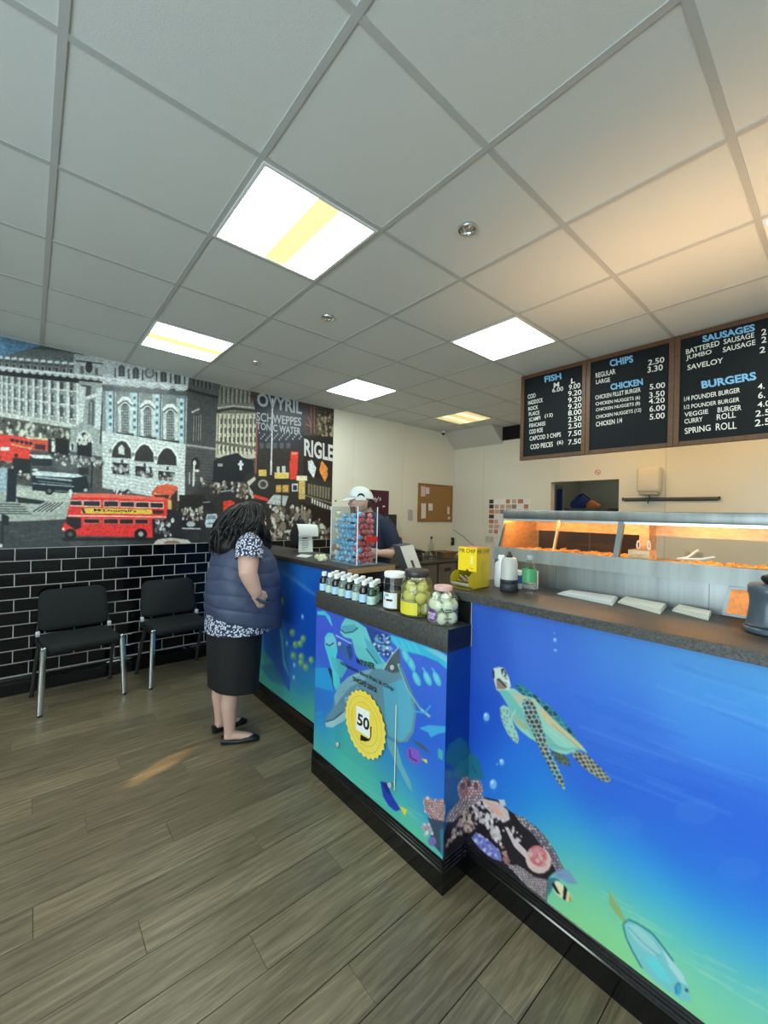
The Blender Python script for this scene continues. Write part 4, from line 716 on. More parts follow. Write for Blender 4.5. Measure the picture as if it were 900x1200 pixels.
pf.ell(562, 205, 34, 50, (134, 92, 190), rot=-.6); pf.line([(540, 175), (545, 215), (580, 235)], 6, (60, 40, 130)); pf.poly([(600, 220), (632, 225), (632, 248)], (232, 214, 80)); pf.poly([(385, 340), (418, 345), (450, 420), (492, 488), (468, 500), (430, 470), (400, 420)], (36, 62, 176)); pf.poly([(395, 350), (415, 350), (440, 410), (420, 400)], (20, 40, 130)); pf.poly([(486, 470), (528, 488), (515, 525)], (228, 214, 70)); pf.poly([(690, 165), (715, 180), (715, 230), (690, 215)], (70, 180, 170), .9)
coral(pf)
# left counter
pl_ = Print('x', LX, 1.99, 4.478, .12, 1.177, .006); pl_.z = Z(4.2857, 290, 640)
pl_.fill([(150, 80, (46, 116, 190)), (300, 130, (40, 112, 200)), (200, 200, (30, 104, 196)), (250, 300, (18, 76, 178)), (280, 450, (22, 82, 186)), (330, 250, (22, 84, 186)), (200, 620, (34, 112, 196)), (280, 700, (44, 130, 190)), (200, 740, (72, 172, 162)), (300, 840, (84, 186, 152)), (100, 680, (72, 172, 160)), (130, 480, (40, 130, 205)), (-40, 100, (40, 112, 196)), (-60, 500, (40, 110, 196)), (-60, 640, (80, 180, 150))])
for k in range(10): x = 140+k*18; pl_.line([(x, 110+k*13), (x+90, 150+k*14)], 6, (96, 170, 226), .3)
pl_.poly([(80, 420), (160, 400), (182, 520), (205, 600), (216, 680), (212, 735), (190, 700), (130, 580), (84, 520)], (36, 96, 190), .9); pl_.poly([(160, 410), (178, 440), (186, 560), (212, 660), (180, 600)], (90, 180, 214), .8); pl_.poly([(60, 600), (130, 590), (190, 700), (120, 680)], (40, 120, 180), .7)
for x, y in ((225, 435), (240, 495), (265, 490), (280, 465), (270, 555), (320, 572), (230, 550), (292, 608), (170, 275), (268, 585)): pl_.ell(x, y, 15, 20, (110, 166, 124), .85); pl_.ell(x-3, y-4, 7, 9, (186, 206, 120), .7)
for x, y in ((277, 355), (198, 488), (235, 597), (233, 660)): bubble(pl_, x, y, 8, 16)
# ---------------------------------------------------------------- counters
stone = mat('dark_stone_laminate', (62, 56, 50), .5, noise=(130, .8, (20, 19, 18)), bump=(300, .08)); stone_edge = mat('dark_stone_edge', (86, 86, 82), .4, noise=(150, .8, (30, 30, 29))); black_lam = mat('black_laminate', (14, 15, 17), .3)
carc = mat('carcass_board', (40, 42, 46), .6)
PR2 = [(0, 0), (-.010, 0), (-.010, .088), (-.0055, .092), (-.0085, .097), (-.0098, .102), (-.0085, .106), (-.0045, .109), (-.0075, .113), (-.0088, .117), (-.0075, .121), (-.0035, .124), (-.0058, .129), (-.004, .134), (0, .138)]
t = thing('counter_base', 'counter front with dark blue sea print behind the standing woman', 'counter', (1.6, 3.2, 0))
MB().box((1.4635, 2.112, 0), (1.80, 4.478, 1.178)).build('carcass', carc, t)
pl_.build('printed_panel', SEA, .3, t)
skirting(MB(), (1.4628, 2.113, 0), (1.4628, 4.478, 0), (-1, 0, 0), PR2).build('plinth', black_gloss, t)
t = thing('worktop', 'black speckled counter top with raw wooden end under the sweet dispenser', 'worktop', (1.6, 3.2, 1.179))
MB().bbox((1.437, 1.985, 1.179), (1.83, 4.49, 1.215), .006).build('slab', stone, t, 40)
MB().box((1.442, 1.9835, 1.181), (1.826, 1.9862, 1.2125)).build('end_edge', mat('raw_chipboard', (176, 142, 96), .8, noise=(140, .35)), t)
t = thing('counter_base', 'long counter front with bright blue sea turtle and coral print', 'counter', (1.6, 0, 0))
MB().box((1.4635, -.7, 0), (1.76, 1.245, 1.178)).build('carcass', carc, t)
pm.build('printed_panel', SEA, .3, t)
skirting(MB(), (1.4628, -.7, 0), (1.4628, 1.084, 0), (-1, 0, 0), PR2).build('plinth', black_gloss, t)
t = thing('worktop', 'long black speckled counter top in front of the steel frying range', 'worktop', (1.6, 0, 1.179))
MB().bbox((1.4385, -1.35, 1.179), (1.885, 1.262, 1.215), .006).build('slab', stone, t, 40); MB().bbox((1.4365, -1.35, 1.1795), (1.4395, 1.261, 1.2135), .001).build('front_edge', stone_edge, t)
t = thing('display_counter', 'low projecting counter with dolphin print and dark stone ledge', 'counter', (1.38, 1.6, 0))
MB().box((1.3075, 1.0915, 0), (1.4545, 2.1, .985)).build('carcass', carc, t)
pf.build('printed_panel', SEA, .3, t); ps.build('printed_side_panel', SEA, .3, t)
b = MB(); skirting(b, (1.3068, 1.084, 0), (1.3068, 2.106, 0), (-1, 0, 0), PR2); b.build('plinth', black_gloss, t)
b = MB(); skirting(b, (1.2972, 1.0908, 0), (1.4510, 1.0908, 0), (0, -1, 0), PR2); b.build('plinth', black_gloss, t)
b = MB(); skirting(b, (1.2972, 2.1, 0), (1.4545, 2.1, 0), (0, 1, 0), PR2); b.build('plinth', black_gloss, t)
MB().bbox((1.297, 1.086, .985), (1.4585, 2.108, 1.083), .005).build('ledge', stone_edge, t, 40)
MB().box((1.303, 1.0845, .988), (1.455, 1.0862, 1.08)).build('ledge_end', black_lam, t)  # end face blackened in the colour, as it turns from the daylight
t2 = thing('ledge_upstand', 'black upstand strip behind the bottles on the low ledge', 'upstand', (1.452, 1.6, 1.0835))
MB().box((1.4475, 1.088, 1.0835), (1.4585, 1.978, 1.1775)).build('strip', black_lam, t2); MB().box((1.455, 1.0855, 1.0835), (1.4585, 1.0878, 1.1775)).build('edge_strip', mat('pale_edging', (190, 192, 190), .5), t2)
MB().box((1.455, 1.0835, .986), (1.4585, 1.0858, 1.0828)).build('edge_strip', MATS['pale_edging'], t)
# award plaque screwed to the front
acr = glass('acrylic', (255, 255, 255), .5, 1.3, power=6)
XP = CX-.004
q = [U(x, y, 'x', XP) for x, y in Z(4.5, 360, 680)([(160, 295), (487, 440)])] + [U(x, y, 'x', XP) for x, y in Z(4.5, 360, 840)([(455, 420), (150, 145)])]
t = thing('award_plaque', 'clear plastic award plaque with yellow seal on the dolphin print', 'plaque', tuple(q[3]))
y_l, y_r, z_t, z_b = (q[0].y+q[3].y)/2, (q[1].y+q[2].y)/2, (q[0].z+q[1].z)/2, (q[2].z+q[3].z)/2
MB().box((XP-.004, y_r, z_b), (XP, y_l, z_t)).build('plate', acr, t)
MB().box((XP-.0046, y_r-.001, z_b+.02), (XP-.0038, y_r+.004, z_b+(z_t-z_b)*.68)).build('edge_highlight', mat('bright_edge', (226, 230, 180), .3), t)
for yy in (y_l-.03, y_r+.03):
    for zz in (z_t-.03, z_b+.03): MB().add(*(lambda n: ([(XP-.004-(.008 if k // n else 0), yy+.011*math.cos(2*math.pi*k/n), zz+.011*math.sin(2*math.pi*k/n)) for k in range(2*n)], [tuple(range(n)), tuple(range(n, 2*n))]+[(k, (k+1) % n, n+(k+1) % n, n+k) for k in range(n)]))(14)).build('screw_cap', mat('screw_grey', (206, 210, 208), .3, .3), t, 30)
seal = mat('yellow_seal', (244, 206, 66), .45, noise=(3.5, .2, (236, 226, 110)))
cs = U(428, 848, 'x', XP); cy_, cz_ = cs.y, cs.z
top = U(421, 805, 'x', XP).z; bot = U(436, 893, 'x', XP).z; R0 = (top-bot)/2
pts = [(XP-.0042, cy_+R0*(1 if k % 2 else .93)*math.cos(math.pi*k/26), cz_+R0*(1 if k % 2 else .93)*math.sin(math.pi*k/26)) for k in range(52)]
sl = MB().prism(pts, (-.0025, 0, 0)).build('seal', seal, t)
def ring(r0, r1, dx, mt, nm):
    n = 40; v = [(XP-.0068-dx, cy_+r*math.cos(2*math.pi*k/n), cz_+r*math.sin(2*math.pi*k/n)) for r in (r0, r1) for k in range(n)]
    MB().add(v, [(k, (k+1) % n, n+(k+1) % n, n+k) for k in range(n)]).build(nm, mt, t, clean=False)
t_ = t; t = sl; ring(R0*.80, R0*.815, .0003, mat('seal_ring', (214, 172, 40), .5), 'ring'); ring(R0*.62, R0*.635, .0003, MATS['seal_ring'], 'ring')
z2 = Z(10.91, 390, 790)
wp = [U(x, y, 'x', XP-.0072) for x, y in z2([(300, 400), (470, 480), (470, 820), (295, 700)])]; MB().add(wp, [(0, 1, 2, 3)]).build('number_card', mat('card_white', (236, 238, 232), .5), t, clean=False)
MB().add([U(x, y, 'x', XP-.0070) for x, y in z2([(355, 770), (460, 830), (480, 800), (480, 670), (497, 670), (492, 800), (470, 850), (420, 862), (350, 845)])], [tuple(range(9))]).build('number_shadow', ink, t, clean=False)
lettering('50', *[U(x, y, 'x', XP-.0076) for x, y in z2([(308, 640), (462, 735), (318, 490)])], ink, t, .03)
t = t_
lettering('WINNER', *[U(x, y, 'x', XP-.0048) for x, y in Z(9, 380, 750)([(335, 248), (530, 312), (335, 190)])], ink, t, .025)
lettering("Wiltshire's Best Fish & Chip", *[U(x, y, 'x', XP-.0048) for x, y in Z(9, 380, 750)([(165, 268), (730, 553), (165, 220)])], ink, t, .015)
lettering('SHOPS 2012', *[U(x, y, 'x', XP-.0048) for x, y in Z(9, 380, 750)([(300, 430), (550, 558), (300, 380)])], ink, t, .025)

# ---------------------------------------------------------------- frying range
steel = mat('brushed_steel', (158, 162, 160), .42, 1, noise=(5, .3), stretch=(1, 3, .15)); steel_dk = mat('worn_steel', (120, 124, 126), .38, 1)
glow_steel = mat('heat_lit_steel', (226, 190, 146), .45, .35, noise=(26, .4), stretch=(1, 1, 3)); tray = mat('lamp_lit_tray', (196, 150, 92), .4, .1, noise=(60, .5))  # orange lamp glow is painted into these steel and tray colours
YL, YR = 1.27, -1.3; YP = .665
t = thing('frying_range', 'stainless steel frying range with lit glass display behind the counter', 'range', (2.1, 0, 0))
MB().box((1.895, YR, 0), (2.36, YL, 1.325)).build('body', steel, t)
for y in (.93, .35, -.3): MB().box((1.8925, y-.0015, .2), (1.8951, y+.0015, 1.32)).build('panel_seam', steel_dk, t)
MB().hexa([(1.872, YR, 1.325), (1.872, YL-.005, 1.325), (1.96, YL-.005, 1.325), (1.96, YR, 1.325), (1.885, YR, 1.388), (1.885, YL-.005, 1.388), (1.925, YL-.005, 1.388), (1.925, YR, 1.388)]).build('front_rail', steel, t)
MB().bbox((1.962, YR, 1.538), (2.33, YL, 1.584), .006).build('hood', steel, t, 40)
MB().box((1.964, YR, 1.528), (1.97, YL-.004, 1.539)).build('hood_lip', mat('pale_steel', (214, 216, 216), .3, .8), t)
def sheet(y, wdt, nm, mt): MB().hexa([(1.905, y-wdt, 1.385), (1.905, y, 1.385), (1.925, y, 1.385), (1.925, y-wdt, 1.385), (1.962, y-wdt, 1.54), (1.962, y, 1.54), (1.982, y, 1.54), (1.982, y-wdt, 1.54)]).build(nm, mt, t)
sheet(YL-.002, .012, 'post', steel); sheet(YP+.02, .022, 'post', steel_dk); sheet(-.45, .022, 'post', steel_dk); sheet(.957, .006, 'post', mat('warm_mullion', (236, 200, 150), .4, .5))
rg = glass('range_glass', (250, 246, 240), .7)
for a, b_ in ((.955, YL-.016), (YP+.022, .949)): MB().hexa([(1.912, a, 1.388), (1.912, b_, 1.388), (1.916, b_, 1.388), (1.916, a, 1.388), (1.968, a, 1.536), (1.968, b_, 1.536), (1.972, b_, 1.536), (1.972, a, 1.536)]).build('glass_pane', rg, t)
MB().hexa([(1.93, YL-.012, 1.325), (1.93, YL-.002, 1.325), (2.34, YL-.002, 1.325), (2.34, YL-.012, 1.325), (1.985, YL-.012, 1.538), (1.985, YL-.002, 1.538), (2.34, YL-.002, 1.538), (2.34, YL-.012, 1.538)]).build('end_panel', glow_steel, t)
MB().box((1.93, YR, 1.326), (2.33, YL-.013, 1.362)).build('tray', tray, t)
MB().box((2.30, YR, 1.472), (2.31, YL-.013, 1.539)).build('rear_downstand', glow_steel, t)
MB().box((2.20, YP-.03, 1.362), (2.31, YP+.01, 1.538)).build('partition', glow_steel, t)
dk = glass('dark_door_glass', (120, 112, 112), .9, haze=.45, hazecol=(70, 60, 58))
for a, b_ in ((.955, YL-.02), (.82, .95), (YP+.015, .815)): MB().box((2.322, a, 1.362), (2.328, b_, 1.475)).build('sliding_door', dk, t)
lampm = mat('heat_lamp_glow', (255, 190, 110), .5, emit=(255, 182, 100), estr=110)
for y in (1.13, .82, .45, .05, -.4, -.9): MB().tube([(2.04, y-.10, 1.5335), (2.04, y+.10, 1.5335)], .0045, 8).build('heat_lamp', lampm, t)
b = MB(); rr = random.Random(3)
def chip(mb, x, y, z, l, w, an, tl):
    d = Vector((math.cos(an)*math.cos(tl), math.sin(an)*math.cos(tl), math.sin(tl)))*l/2; a = Vector((-math.sin(an), math.cos(an), 0))*w; u = d.cross(a).normalized()*w; c = Vector((x, y, z))
    mb.hexa([c-d-a-u, c+d-a-u, c+d+a-u, c-d+a-u, c-d-a+u, c+d-a+u, c+d+a+u, c-d+a+u])
for k in range(700):
    y = rr.uniform(-1.0, .48); h = .022*max(0, 1-abs((y+.05)/.6)) if y < .45 else 0; chip(b, rr.uniform(1.96, 2.2), y, 1.367+rr.random()*h, rr.uniform(.03, .06), .0042, rr.uniform(0, 6.3), rr.uniform(-.3, .3))
for k in range(160): chip(b, rr.uniform(1.95, 2.25), rr.uniform(.70, 1.22), 1.367+rr.random()*.010, rr.uniform(.02, .05), .004, rr.uniform(0, 6.3), rr.uniform(-.3, .3))
o = b.build('chips', mat('fried_chips', (240, 208, 132), .6, noise=(40, .35, (206, 150, 76))), t, clean=False); o['kind'] = 'stuff'
for y in (1.0, .35, -.3, -.95): MB().bbox((2.19, y-.28, 1.5838), (2.31, y+.28, 1.5846), .0002).build('added_up_strip', mat('added_up_glow', (255, 220, 170), .5, emit=(255, 188, 112), estr=1.5), t)  # glowing strips added on the hood to warm the ceiling
up_ = area('added_warm_uplight', (2.25, .02, 1.60), (2.42, .02, 2.9), 2.4, .10, 7, (1.0, .62, .32)); up_.data.spread = math.radians(85)  # unseen lamp added for the warm patch on the ceiling
# serving basket and tongs inside the open bay
t2 = thing('chip_basket', 'small open metal holder in the open bay of the frying range', 'basket', (2.0, .61, 1.362))
b = MB()
for p in (((1.95, .56, 1.363), (1.955, .64, 1.42)), ((2.04, .56, 1.363), (2.045, .64, 1.42)), ((1.955, .56, 1.363), (2.04, .563, 1.42)), ((1.955, .637, 1.363), (2.04, .64, 1.42))): b.box(*p)
b.build('sides', glow_steel, t2)
for y in (.575, .615): MB().tube([(1.995+.018*math.cos(a), y, 1.440+.018*math.sin(a)) for a in np.linspace(-1.6, 4.0, 12)], .003, 6).build('handle_loop', mat('pale_wire', (228, 224, 214), .4), t2)
t2 = thing('serving_tongs', 'pale open serving tongs lying in the frying range', 'tongs', (2.0, .43, 1.364))
MB().tube([(1.98, .47, 1.395), (2.0, .44, 1.402), (2.02, .41, 1.435)], [.004, .005, .004], 6).build('arm', MATS['pale_wire'], t2); MB().tube([(1.98, .47, 1.3955), (1.97, .39, 1.402), (1.975, .35, 1.415)], [.004, .005, .004], 6).build('arm', MATS['pale_wire'], t2)
# amber inspection window low on the range
t2 = thing('amber_window', 'tilted amber glowing panel in a steel frame on the range front', 'window', (1.889, .2, 1.216))
q = [U(x, y, 'x', 1.886) for x, y in ((846, 727), (853, 687), (905, 690), (905, 737))]
fr_ = [(p.x-.012 if k in (0, 3) else p.x, p.y, max(p.z, 1.2165)) for k, p in enumerate(q)]
cen = sum((Vector(p) for p in fr_), Vector())/4
MB().prism(fr_, (.003, 0, 0)).build('frame', steel_dk, t2)
ins = [cen+(Vector(p)-cen)*.82+Vector((-.001, 0, 0)) for p in fr_]; MB().add(ins, [(0, 1, 2, 3)]).build('panel', mat('amber_glow', (236, 146, 44), .4, noise=(45, .4, (170, 84, 14)), emit=(240, 140, 40), estr=.35), t2, clean=False)

# ---------------------------------------------------------------- menu boards
oak = mat('oak_frame', (100, 68, 38), .5, noise=(14, .45), stretch=(1, 1, 6)); oakh = mat('oak_frame_rail', (98, 66, 38), .5, noise=(14, .45), stretch=(1, 6, 1)); slate = mat('chalkboard', (13, 18, 22), .7, noise=(5, .25), spec=.25); chalk = mat('chalk_white', (222, 222, 212), .8); chalkb = mat('chalk_blue', (122, 178, 214), .8)
XBD = 3.565
T1 = [('FISH', (345, 345), (522, 308), (340, 280), 1), ('M', (440, 400), (497, 388), (440, 350), 2), ('L', (622, 358), (665, 345), (622, 305), 2), ('6.00', (425, 450), (540, 430), (425, 405), 0), ('9.00', (600, 425), (720, 400), (600, 370), 0)]
for k, (s_, y) in enumerate((('9.20', 490), ('9.20', 560), ('9.20', 628), ('8.00', 695), ('2.50', 765), ('2.50', 835), ('7.50', 915), ('7.50', 1003))): T1.append((s_, (592, y), (733, y-18), (592, y-54), 0))
T1 += [('COD', (168, 520), (250, 500), (165, 475), 0), ('HADDOCK', (170, 583), (325, 550), (170, 540), 0), ('ROCK', (172, 645), (275, 622), (172, 605), 0), ('PLAICE', (178, 700), (290, 680), (178, 660), 0), ('SCAMPI', (180, 760), (298, 735), (180, 720), 0), ('(12)', (345, 725), (430, 710), (345, 680), 0), ('FISHCAKES', (182, 820), (352, 795), (182, 780), 0), ('COD ROE', (182, 890), (325, 865), (182, 845), 0), ('CAPCOD 3 CHIPS', (185, 960), (515, 915), (185, 915), 0), ('COD PIECES', (195, 1050), (430, 1020), (195, 1000), 0), ('(6)', (475, 1010), (540, 1000), (475, 960), 0)]
T2 = [('CHIPS', (262, 300), (468, 258), (255, 240), 1), ('REGULAR', (138, 398), (310, 360), (135, 355), 0), ('LARGE', (140, 452), (262, 430), (138, 415), 0), ('2.50', (597, 288), (738, 258), (597, 240), 0), ('3.30', (590, 352), (725, 328), (590, 300), 0), ('CHICKEN', (268, 505), (552, 458), (264, 450), 1), ('CHICKEN FILLET BURGER', (132, 588), (530, 518), (132, 552), 0), ('5.00', (610, 500), (745, 482), (610, 452), 0), ('CHICKEN NUGGETS (6)', (135, 648), (525, 590), (135, 612), 0), ('3.50', (605, 575), (742, 555), (605, 525), 0), ('CHICKEN NUGGETS (8)', (138, 700), (525, 640), (138, 665), 0), ('4.20', (602, 625), (742, 612), (602, 580), 0), ('CHICKEN NUGGETS (12)', (138, 765), (535, 700), (138, 727), 0), ('6.00', (608, 695), (745, 680), (608, 645), 0), ('CHICKEN 1/4', (138, 825), (368, 790), (138, 784), 0), ('5.00', (610, 765), (742, 750), (610, 715), 0)]
T3 = [('SAUSAGES', (272, 292), (705, 195), (268, 238), 1), ('BATTERED', (135, 390), (412, 315), (132, 350), 0), ('SAUSAGE', (445, 308), (698, 250), (445, 266), 0), ('JUMBO', (135, 447), (345, 395), (135, 402), 0), ('SAUSAGE', (438, 375), (708, 310), (438, 333), 0), ('SAVELOY', (145, 522), (440, 460), (145, 480), 0), ('BURGERS', (265, 675), (718, 600), (258, 612), 1), ('1/4 POUNDER BURGER', (118, 780), (580, 705), (118, 742), 0), ('1/2 POUNDER BURGER', (118, 845), (575, 780), (118, 812), 0), ('VEGGIE', (122, 908), (318, 880), (120, 872), 0), ('BURGER', (395, 872), (592, 850), (395, 830), 0), ('CURRY', (122, 965), (272, 945), (120, 927), 0), ('ROLL', (388, 935), (545, 912), (388, 887), 0), ('SPRING', (125, 1050), (338, 1020), (122, 1002), 0), ('ROLL', (380, 1020), (552, 1005), (380, 962), 0),
      ('2', (757, 235), (800, 225), (757, 185), 0), ('2', (757, 298), (800, 290), (757, 248), 0), ('2', (742, 382), (790, 372), (742, 332), 0), ('4.', (727, 682), (785, 672), (727, 635), 0), ('6.', (730, 757), (790, 748), (730, 705), 0), ('4.0', (725, 830), (830, 815), (725, 785), 0), ('2.5', (708, 908), (830, 890), (708, 857), 0), ('2.5', (703, 988), (830, 970), (703, 932), 0)]
bake_texts([(x[0], {0: .008, 1: .035, 2: .03}[x[4]]) for L_ in (T1, T2, T3) for x in L_])
edges = (2.135, 1.52, .888, .258); zt, zb = ZC-.006, 2.088
for k, (TX, zf, lb) in enumerate(((T1, Z(9, 600, 410), 'chalk menu board headed FISH in an oak frame, leftmost of three'), (T2, Z(7.5, 680, 390), 'chalk menu board listing CHIPS and CHICKEN, middle of three'), (T3, Z(7.06, 785, 360), 'chalk menu board listing SAUSAGES and BURGERS at the right edge'))):
    a, b_ = edges[k]-.001, edges[k+1]+.001; t = thing('menu_board', lb, 'menu board', (XBD, (a+b_)/2, zb), 0, 'chalk menu boards'); fw = .034
    sl_ = MB().box((XBD+.012, b_+.01, zb+.01), (XBD+.026, a-.01, zt-.01)).build('slate', slate, t)
    for y0, y1 in ((b_, b_+fw), (a-fw, a)): MB().bbox((XBD, y0, zb), (XBD+.03, y1, zt), .003).build('frame_stile', oak, t)
    for z0, z1 in ((zb, zb+fw), (zt-fw, zt)): MB().bbox((XBD+.001, b_+fw, z0), (XBD+.029, a-fw, z1), .003).build('frame_rail', oakh, t)
    for s_, p0, p1, p2, kk in TX: lettering(s_, *[U(x, y, 'x', XBD+.0105) for x, y in zf([p0, p1, p2])], chalkb if kk == 1 else chalk, sl_, {0: .008, 1: .035, 2: .03}[kk])
    MB().box((XBD+.03, (a+b_)/2-.02, zt-.3), (XBD+.05, (a+b_)/2+.02, zt+.03)).build('hanging_bracket', steel_dk, t)

# ---------------------------------------------------------------- fittings on the white walls
YW = Y1-.009; XW = X1-.009
tl_, br_ = U(490, 566, 'y', YW), U(530, 611.5, 'y', YW)
t = thing('cork_board', 'framed cork notice board with pinned papers on the white wall', 'notice board', (tl_.x, YW, br_.z))
x0, x1, z0, z1 = tl_.x, br_.x-.03, br_.z, tl_.z
MB().box((x0+.01, YW-.012, z0+.01), (x1-.01, YW, z1-.01)).build('cork', mat('cork', (172, 128, 74), .9, noise=(120, .3)), t)
for a, b_ in (((x0, z0), (x0+.02, z1)), ((x1-.02, z0), (x1, z1)), ((x0+.02, z0), (x1-.02, z0+.02)), ((x0+.02, z1-.02), (x1-.02, z1))): MB().box((a[0], YW-.02, a[1]), (b_[0], YW, b_[1])).build('frame_strip', mat('pine_frame', (150, 104, 56), .6), t)
for u, v, w_, h_, lb in ((.03, .66, .12, .28, 'pink paper in the top left of the cork board'), (.17, .74, .1, .18, 'small pale paper beside the pink one on the cork board'), (.05, .05, .13, .4, 'tall white paper low on the left of the cork board'), (.26, .27, .12, .2, 'curled white paper in the middle of the cork board'), (.86, .18, .06, .22, 'narrow white paper on the right of the cork board'), (.88, .03, .07, .08, 'tiny white note in the bottom right of the cork board')):
    a = x0+.02+(x1-x0-.04)*u; c = z0+.02+(z1-z0-.04)*v; w2 = (x1-x0)*w_; h2 = (z1-z0)*h_
    p = thing('pinned_paper', lb, 'paper', (a, YW-.0205, c), 0, 'papers on the cork board')
    MB().hexa([(a, YW-.0260, c), (a+w2, YW-.0275, c+.01), (a+w2, YW-.0265, c+.01), (a, YW-.0250, c), (a, YW-.0215, c+h2), (a+w2, YW-.0218, c+h2), (a+w2, YW-.0208, c+h2), (a, YW-.0205, c+h2)]).build('sheet', mat('paper_pink', (222, 186, 190), .8) if 'pink paper' in lb else mat('paper_white', (224, 220, 214), .8), p); MB().ell((a+w2/2, YW-.0262, c+h2-.012), (.006, .006, .006), 8, 6).build('pin', mat('red_pin', (180, 40, 36), .4), p)
p0, p1 = U(436, 574, 'y', YW), U(455, 602, 'y', YW)
t = thing('wall_poster', 'dark maroon poster with white lettering behind the capped person', 'poster', (p0.x, YW, p1.z-.1)); px0, px1 = p0.x-.12, p1.x
MB().box((px0, YW-.006, p1.z-.1), (px1, YW, p0.z)).build('sheet', mat('maroon_print', (74, 24, 44), .4), t)
lettering("fy's", *[U(x, y, 'y', YW-.0075) for x, y in Z(9, 380, 560)([(525, 262), (600, 250), (525, 205)])], mat('poster_white', (226, 220, 222), .5), t, .01); MB().add([U(x, y, 'y', YW-.0075) for x, y in Z(9, 380, 560)([(615, 295), (640, 292), (640, 308), (615, 308)])], [(0, 1, 2, 3)]).build('mark', MATS['poster_white'], t, clean=False)
p0, p1 = U(478, 597, 'y', YW), U(483, 610, 'y', YW); t = thing('wall_switch', 'narrow grey switch plate on white wall left of the cork board', 'switch', (p0.x, YW, p1.z)); MB().bbox((p0.x, YW-.012, p1.z), (p1.x, YW, p0.z), .003).build('plate', mat('grey_plastic', (186, 184, 178), .5), t); MB().box((p0.x+.02, YW-.016, (p0.z+p1.z)/2-.02), (p1.x-.02, YW-.012, (p0.z+p1.z)/2+.02)).build('rocker', MATS['grey_plastic'], t)
c = U(393, 587, 'y', YW); t = thing('wall_hook', 'small dark fixing on the white wall beside the mural', 'fixing', (c.x, YW, c.z)); MB().ell((c.x, YW-.008, c.z), (.012, .008, .012), 10, 6).build('knob', black_lam, t, True)
c = U(522, 508.5, 'z', 2.84); t = thing('security_camera', 'small dome security camera in the ceiling corner', 'camera', (5.05, 4.40, ZC-.003)); MB().lathe([(.035, 0), (.035, -.02), (.028, -.03)], (5.05, 4.40, ZC-.003), 16).build('base', MATS['white_trim'], t, 40); MB().ell((5.05, 4.40, ZC-.043), (.027, .027, .027), 12, 8).build('lens_dome', mat('black_dome', (12, 12, 14), .1), t, True)
# printed poster on the right wall
p = [U(x, y, 'x', XW) for x, y in ((573, 585), (621, 587), (571, 624))]
t = thing('wall_menu_sheet', 'white printed wall sheet with orange blocks left of the range hood', 'poster', (XW, p[1].y, p[2].z-.02)); ya, yb_, za, zb_ = p[0].y, p[1].y, p[2].z-.02, p[0].z
MB().box((XW-.004, yb_, za), (XW, ya, zb_)).build('sheet', mat('sheet_white', (240, 236, 232), .5), t)
rr = random.Random(5); cols = [(74, 48, 42), (196, 124, 94), (212, 170, 148), (150, 132, 124), (206, 198, 194)]
for i in range(7):
    for j in range(7):
        if rr.random() < .8 and not (2 <= i <= 4 and 2 <= j <= 3):
            u, v = (i+.1)/7, (j+.12)/7; edge = i in (0, 6) or j in (0, 6); k = rr.randrange(0, 3) if edge else rr.randrange(2, 5)
            MB().box((XW-.0052, ya-(ya-yb_)*(u+.135*(.7+.3*rr.random())), za+(zb_-za)*v), (XW-.004, ya-(ya-yb_)*u, za+(zb_-za)*(v+.115))).build('printed_block', mat('sheet_ink%d' % k, cols[k], .5), t)
# hand dryer, rail, socket, sign
c0, c1 = U(747, 548, 'x', XW-.1), U(774, 580, 'x', XW-.1)
t = thing('hand_dryer', 'white wall-mounted hand dryer above the frying range', 'hand dryer', (XW, c0.y, c1.z)); cream = mat('cream_plastic', (222, 212, 190), .35)
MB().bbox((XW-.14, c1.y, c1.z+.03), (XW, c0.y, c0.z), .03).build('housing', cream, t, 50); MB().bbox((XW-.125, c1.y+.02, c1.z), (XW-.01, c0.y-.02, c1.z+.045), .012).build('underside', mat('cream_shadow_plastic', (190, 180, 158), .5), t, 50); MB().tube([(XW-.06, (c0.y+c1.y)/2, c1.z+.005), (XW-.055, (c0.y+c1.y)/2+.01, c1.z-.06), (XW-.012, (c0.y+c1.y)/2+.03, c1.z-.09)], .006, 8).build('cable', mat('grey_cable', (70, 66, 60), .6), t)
b0, b1 = U(729, 585, 'x', XW-.02), U(844, 583, 'x', XW-.02); zz = (b0.z+b1.z)/2
t = thing('wall_rail', 'long dark magnetic rail on the wall below the hand dryer', 'rail', (XW, b1.y, zz-.02)); MB().bbox((XW-.022, b1.y, zz-.018), (XW-.004, b0.y, zz+.012), .003).build('bar', mat('dark_bar', (96, 88, 78), .4, .5), t); MB().box((XW-.005, b1.y+.02, zz-.03), (XW, b0.y-.02, zz-.016)).build('backing', MATS['grey_cable'], t)
for y in (b1.y, b0.y-.012): MB().box((XW-.026, y, zz-.022), (XW, y+.012, zz+.016)).build('end_cap', black_lam, t)
def socket(px0, py0, px1, py1, lb):
    a, b_ = U(px0, py0, 'x', XW), U(px1, py1, 'x', XW); t = thing('wall_socket', lb, 'socket', (XW, b_.y, b_.z)); MB().bbox((XW-.01, b_.y, b_.z), (XW, a.y, a.z), .003).build('plate', mat('socket_plate', (206, 196, 172), .4), t)
    n = 2
    for k in range(n):
        yc = b_.y+(a.y-b_.y)*(k+.5)/n
        for dy, dz in ((0, .015), (-.011, -.004), (.011, -.004)): MB().box((XW-.0112, yc+dy-.003, (a.z+b_.z)/2+dz-.005), (XW-.0098, yc+dy+.003, (a.z+b_.z)/2+dz+.005)).build('pin_hole', ink, t)
socket(803, 646, 824, 655, 'double wall socket seen through the open bay of the range'); socket(569, 628, 579, 636, 'pale wall socket just below the printed wall sheet')
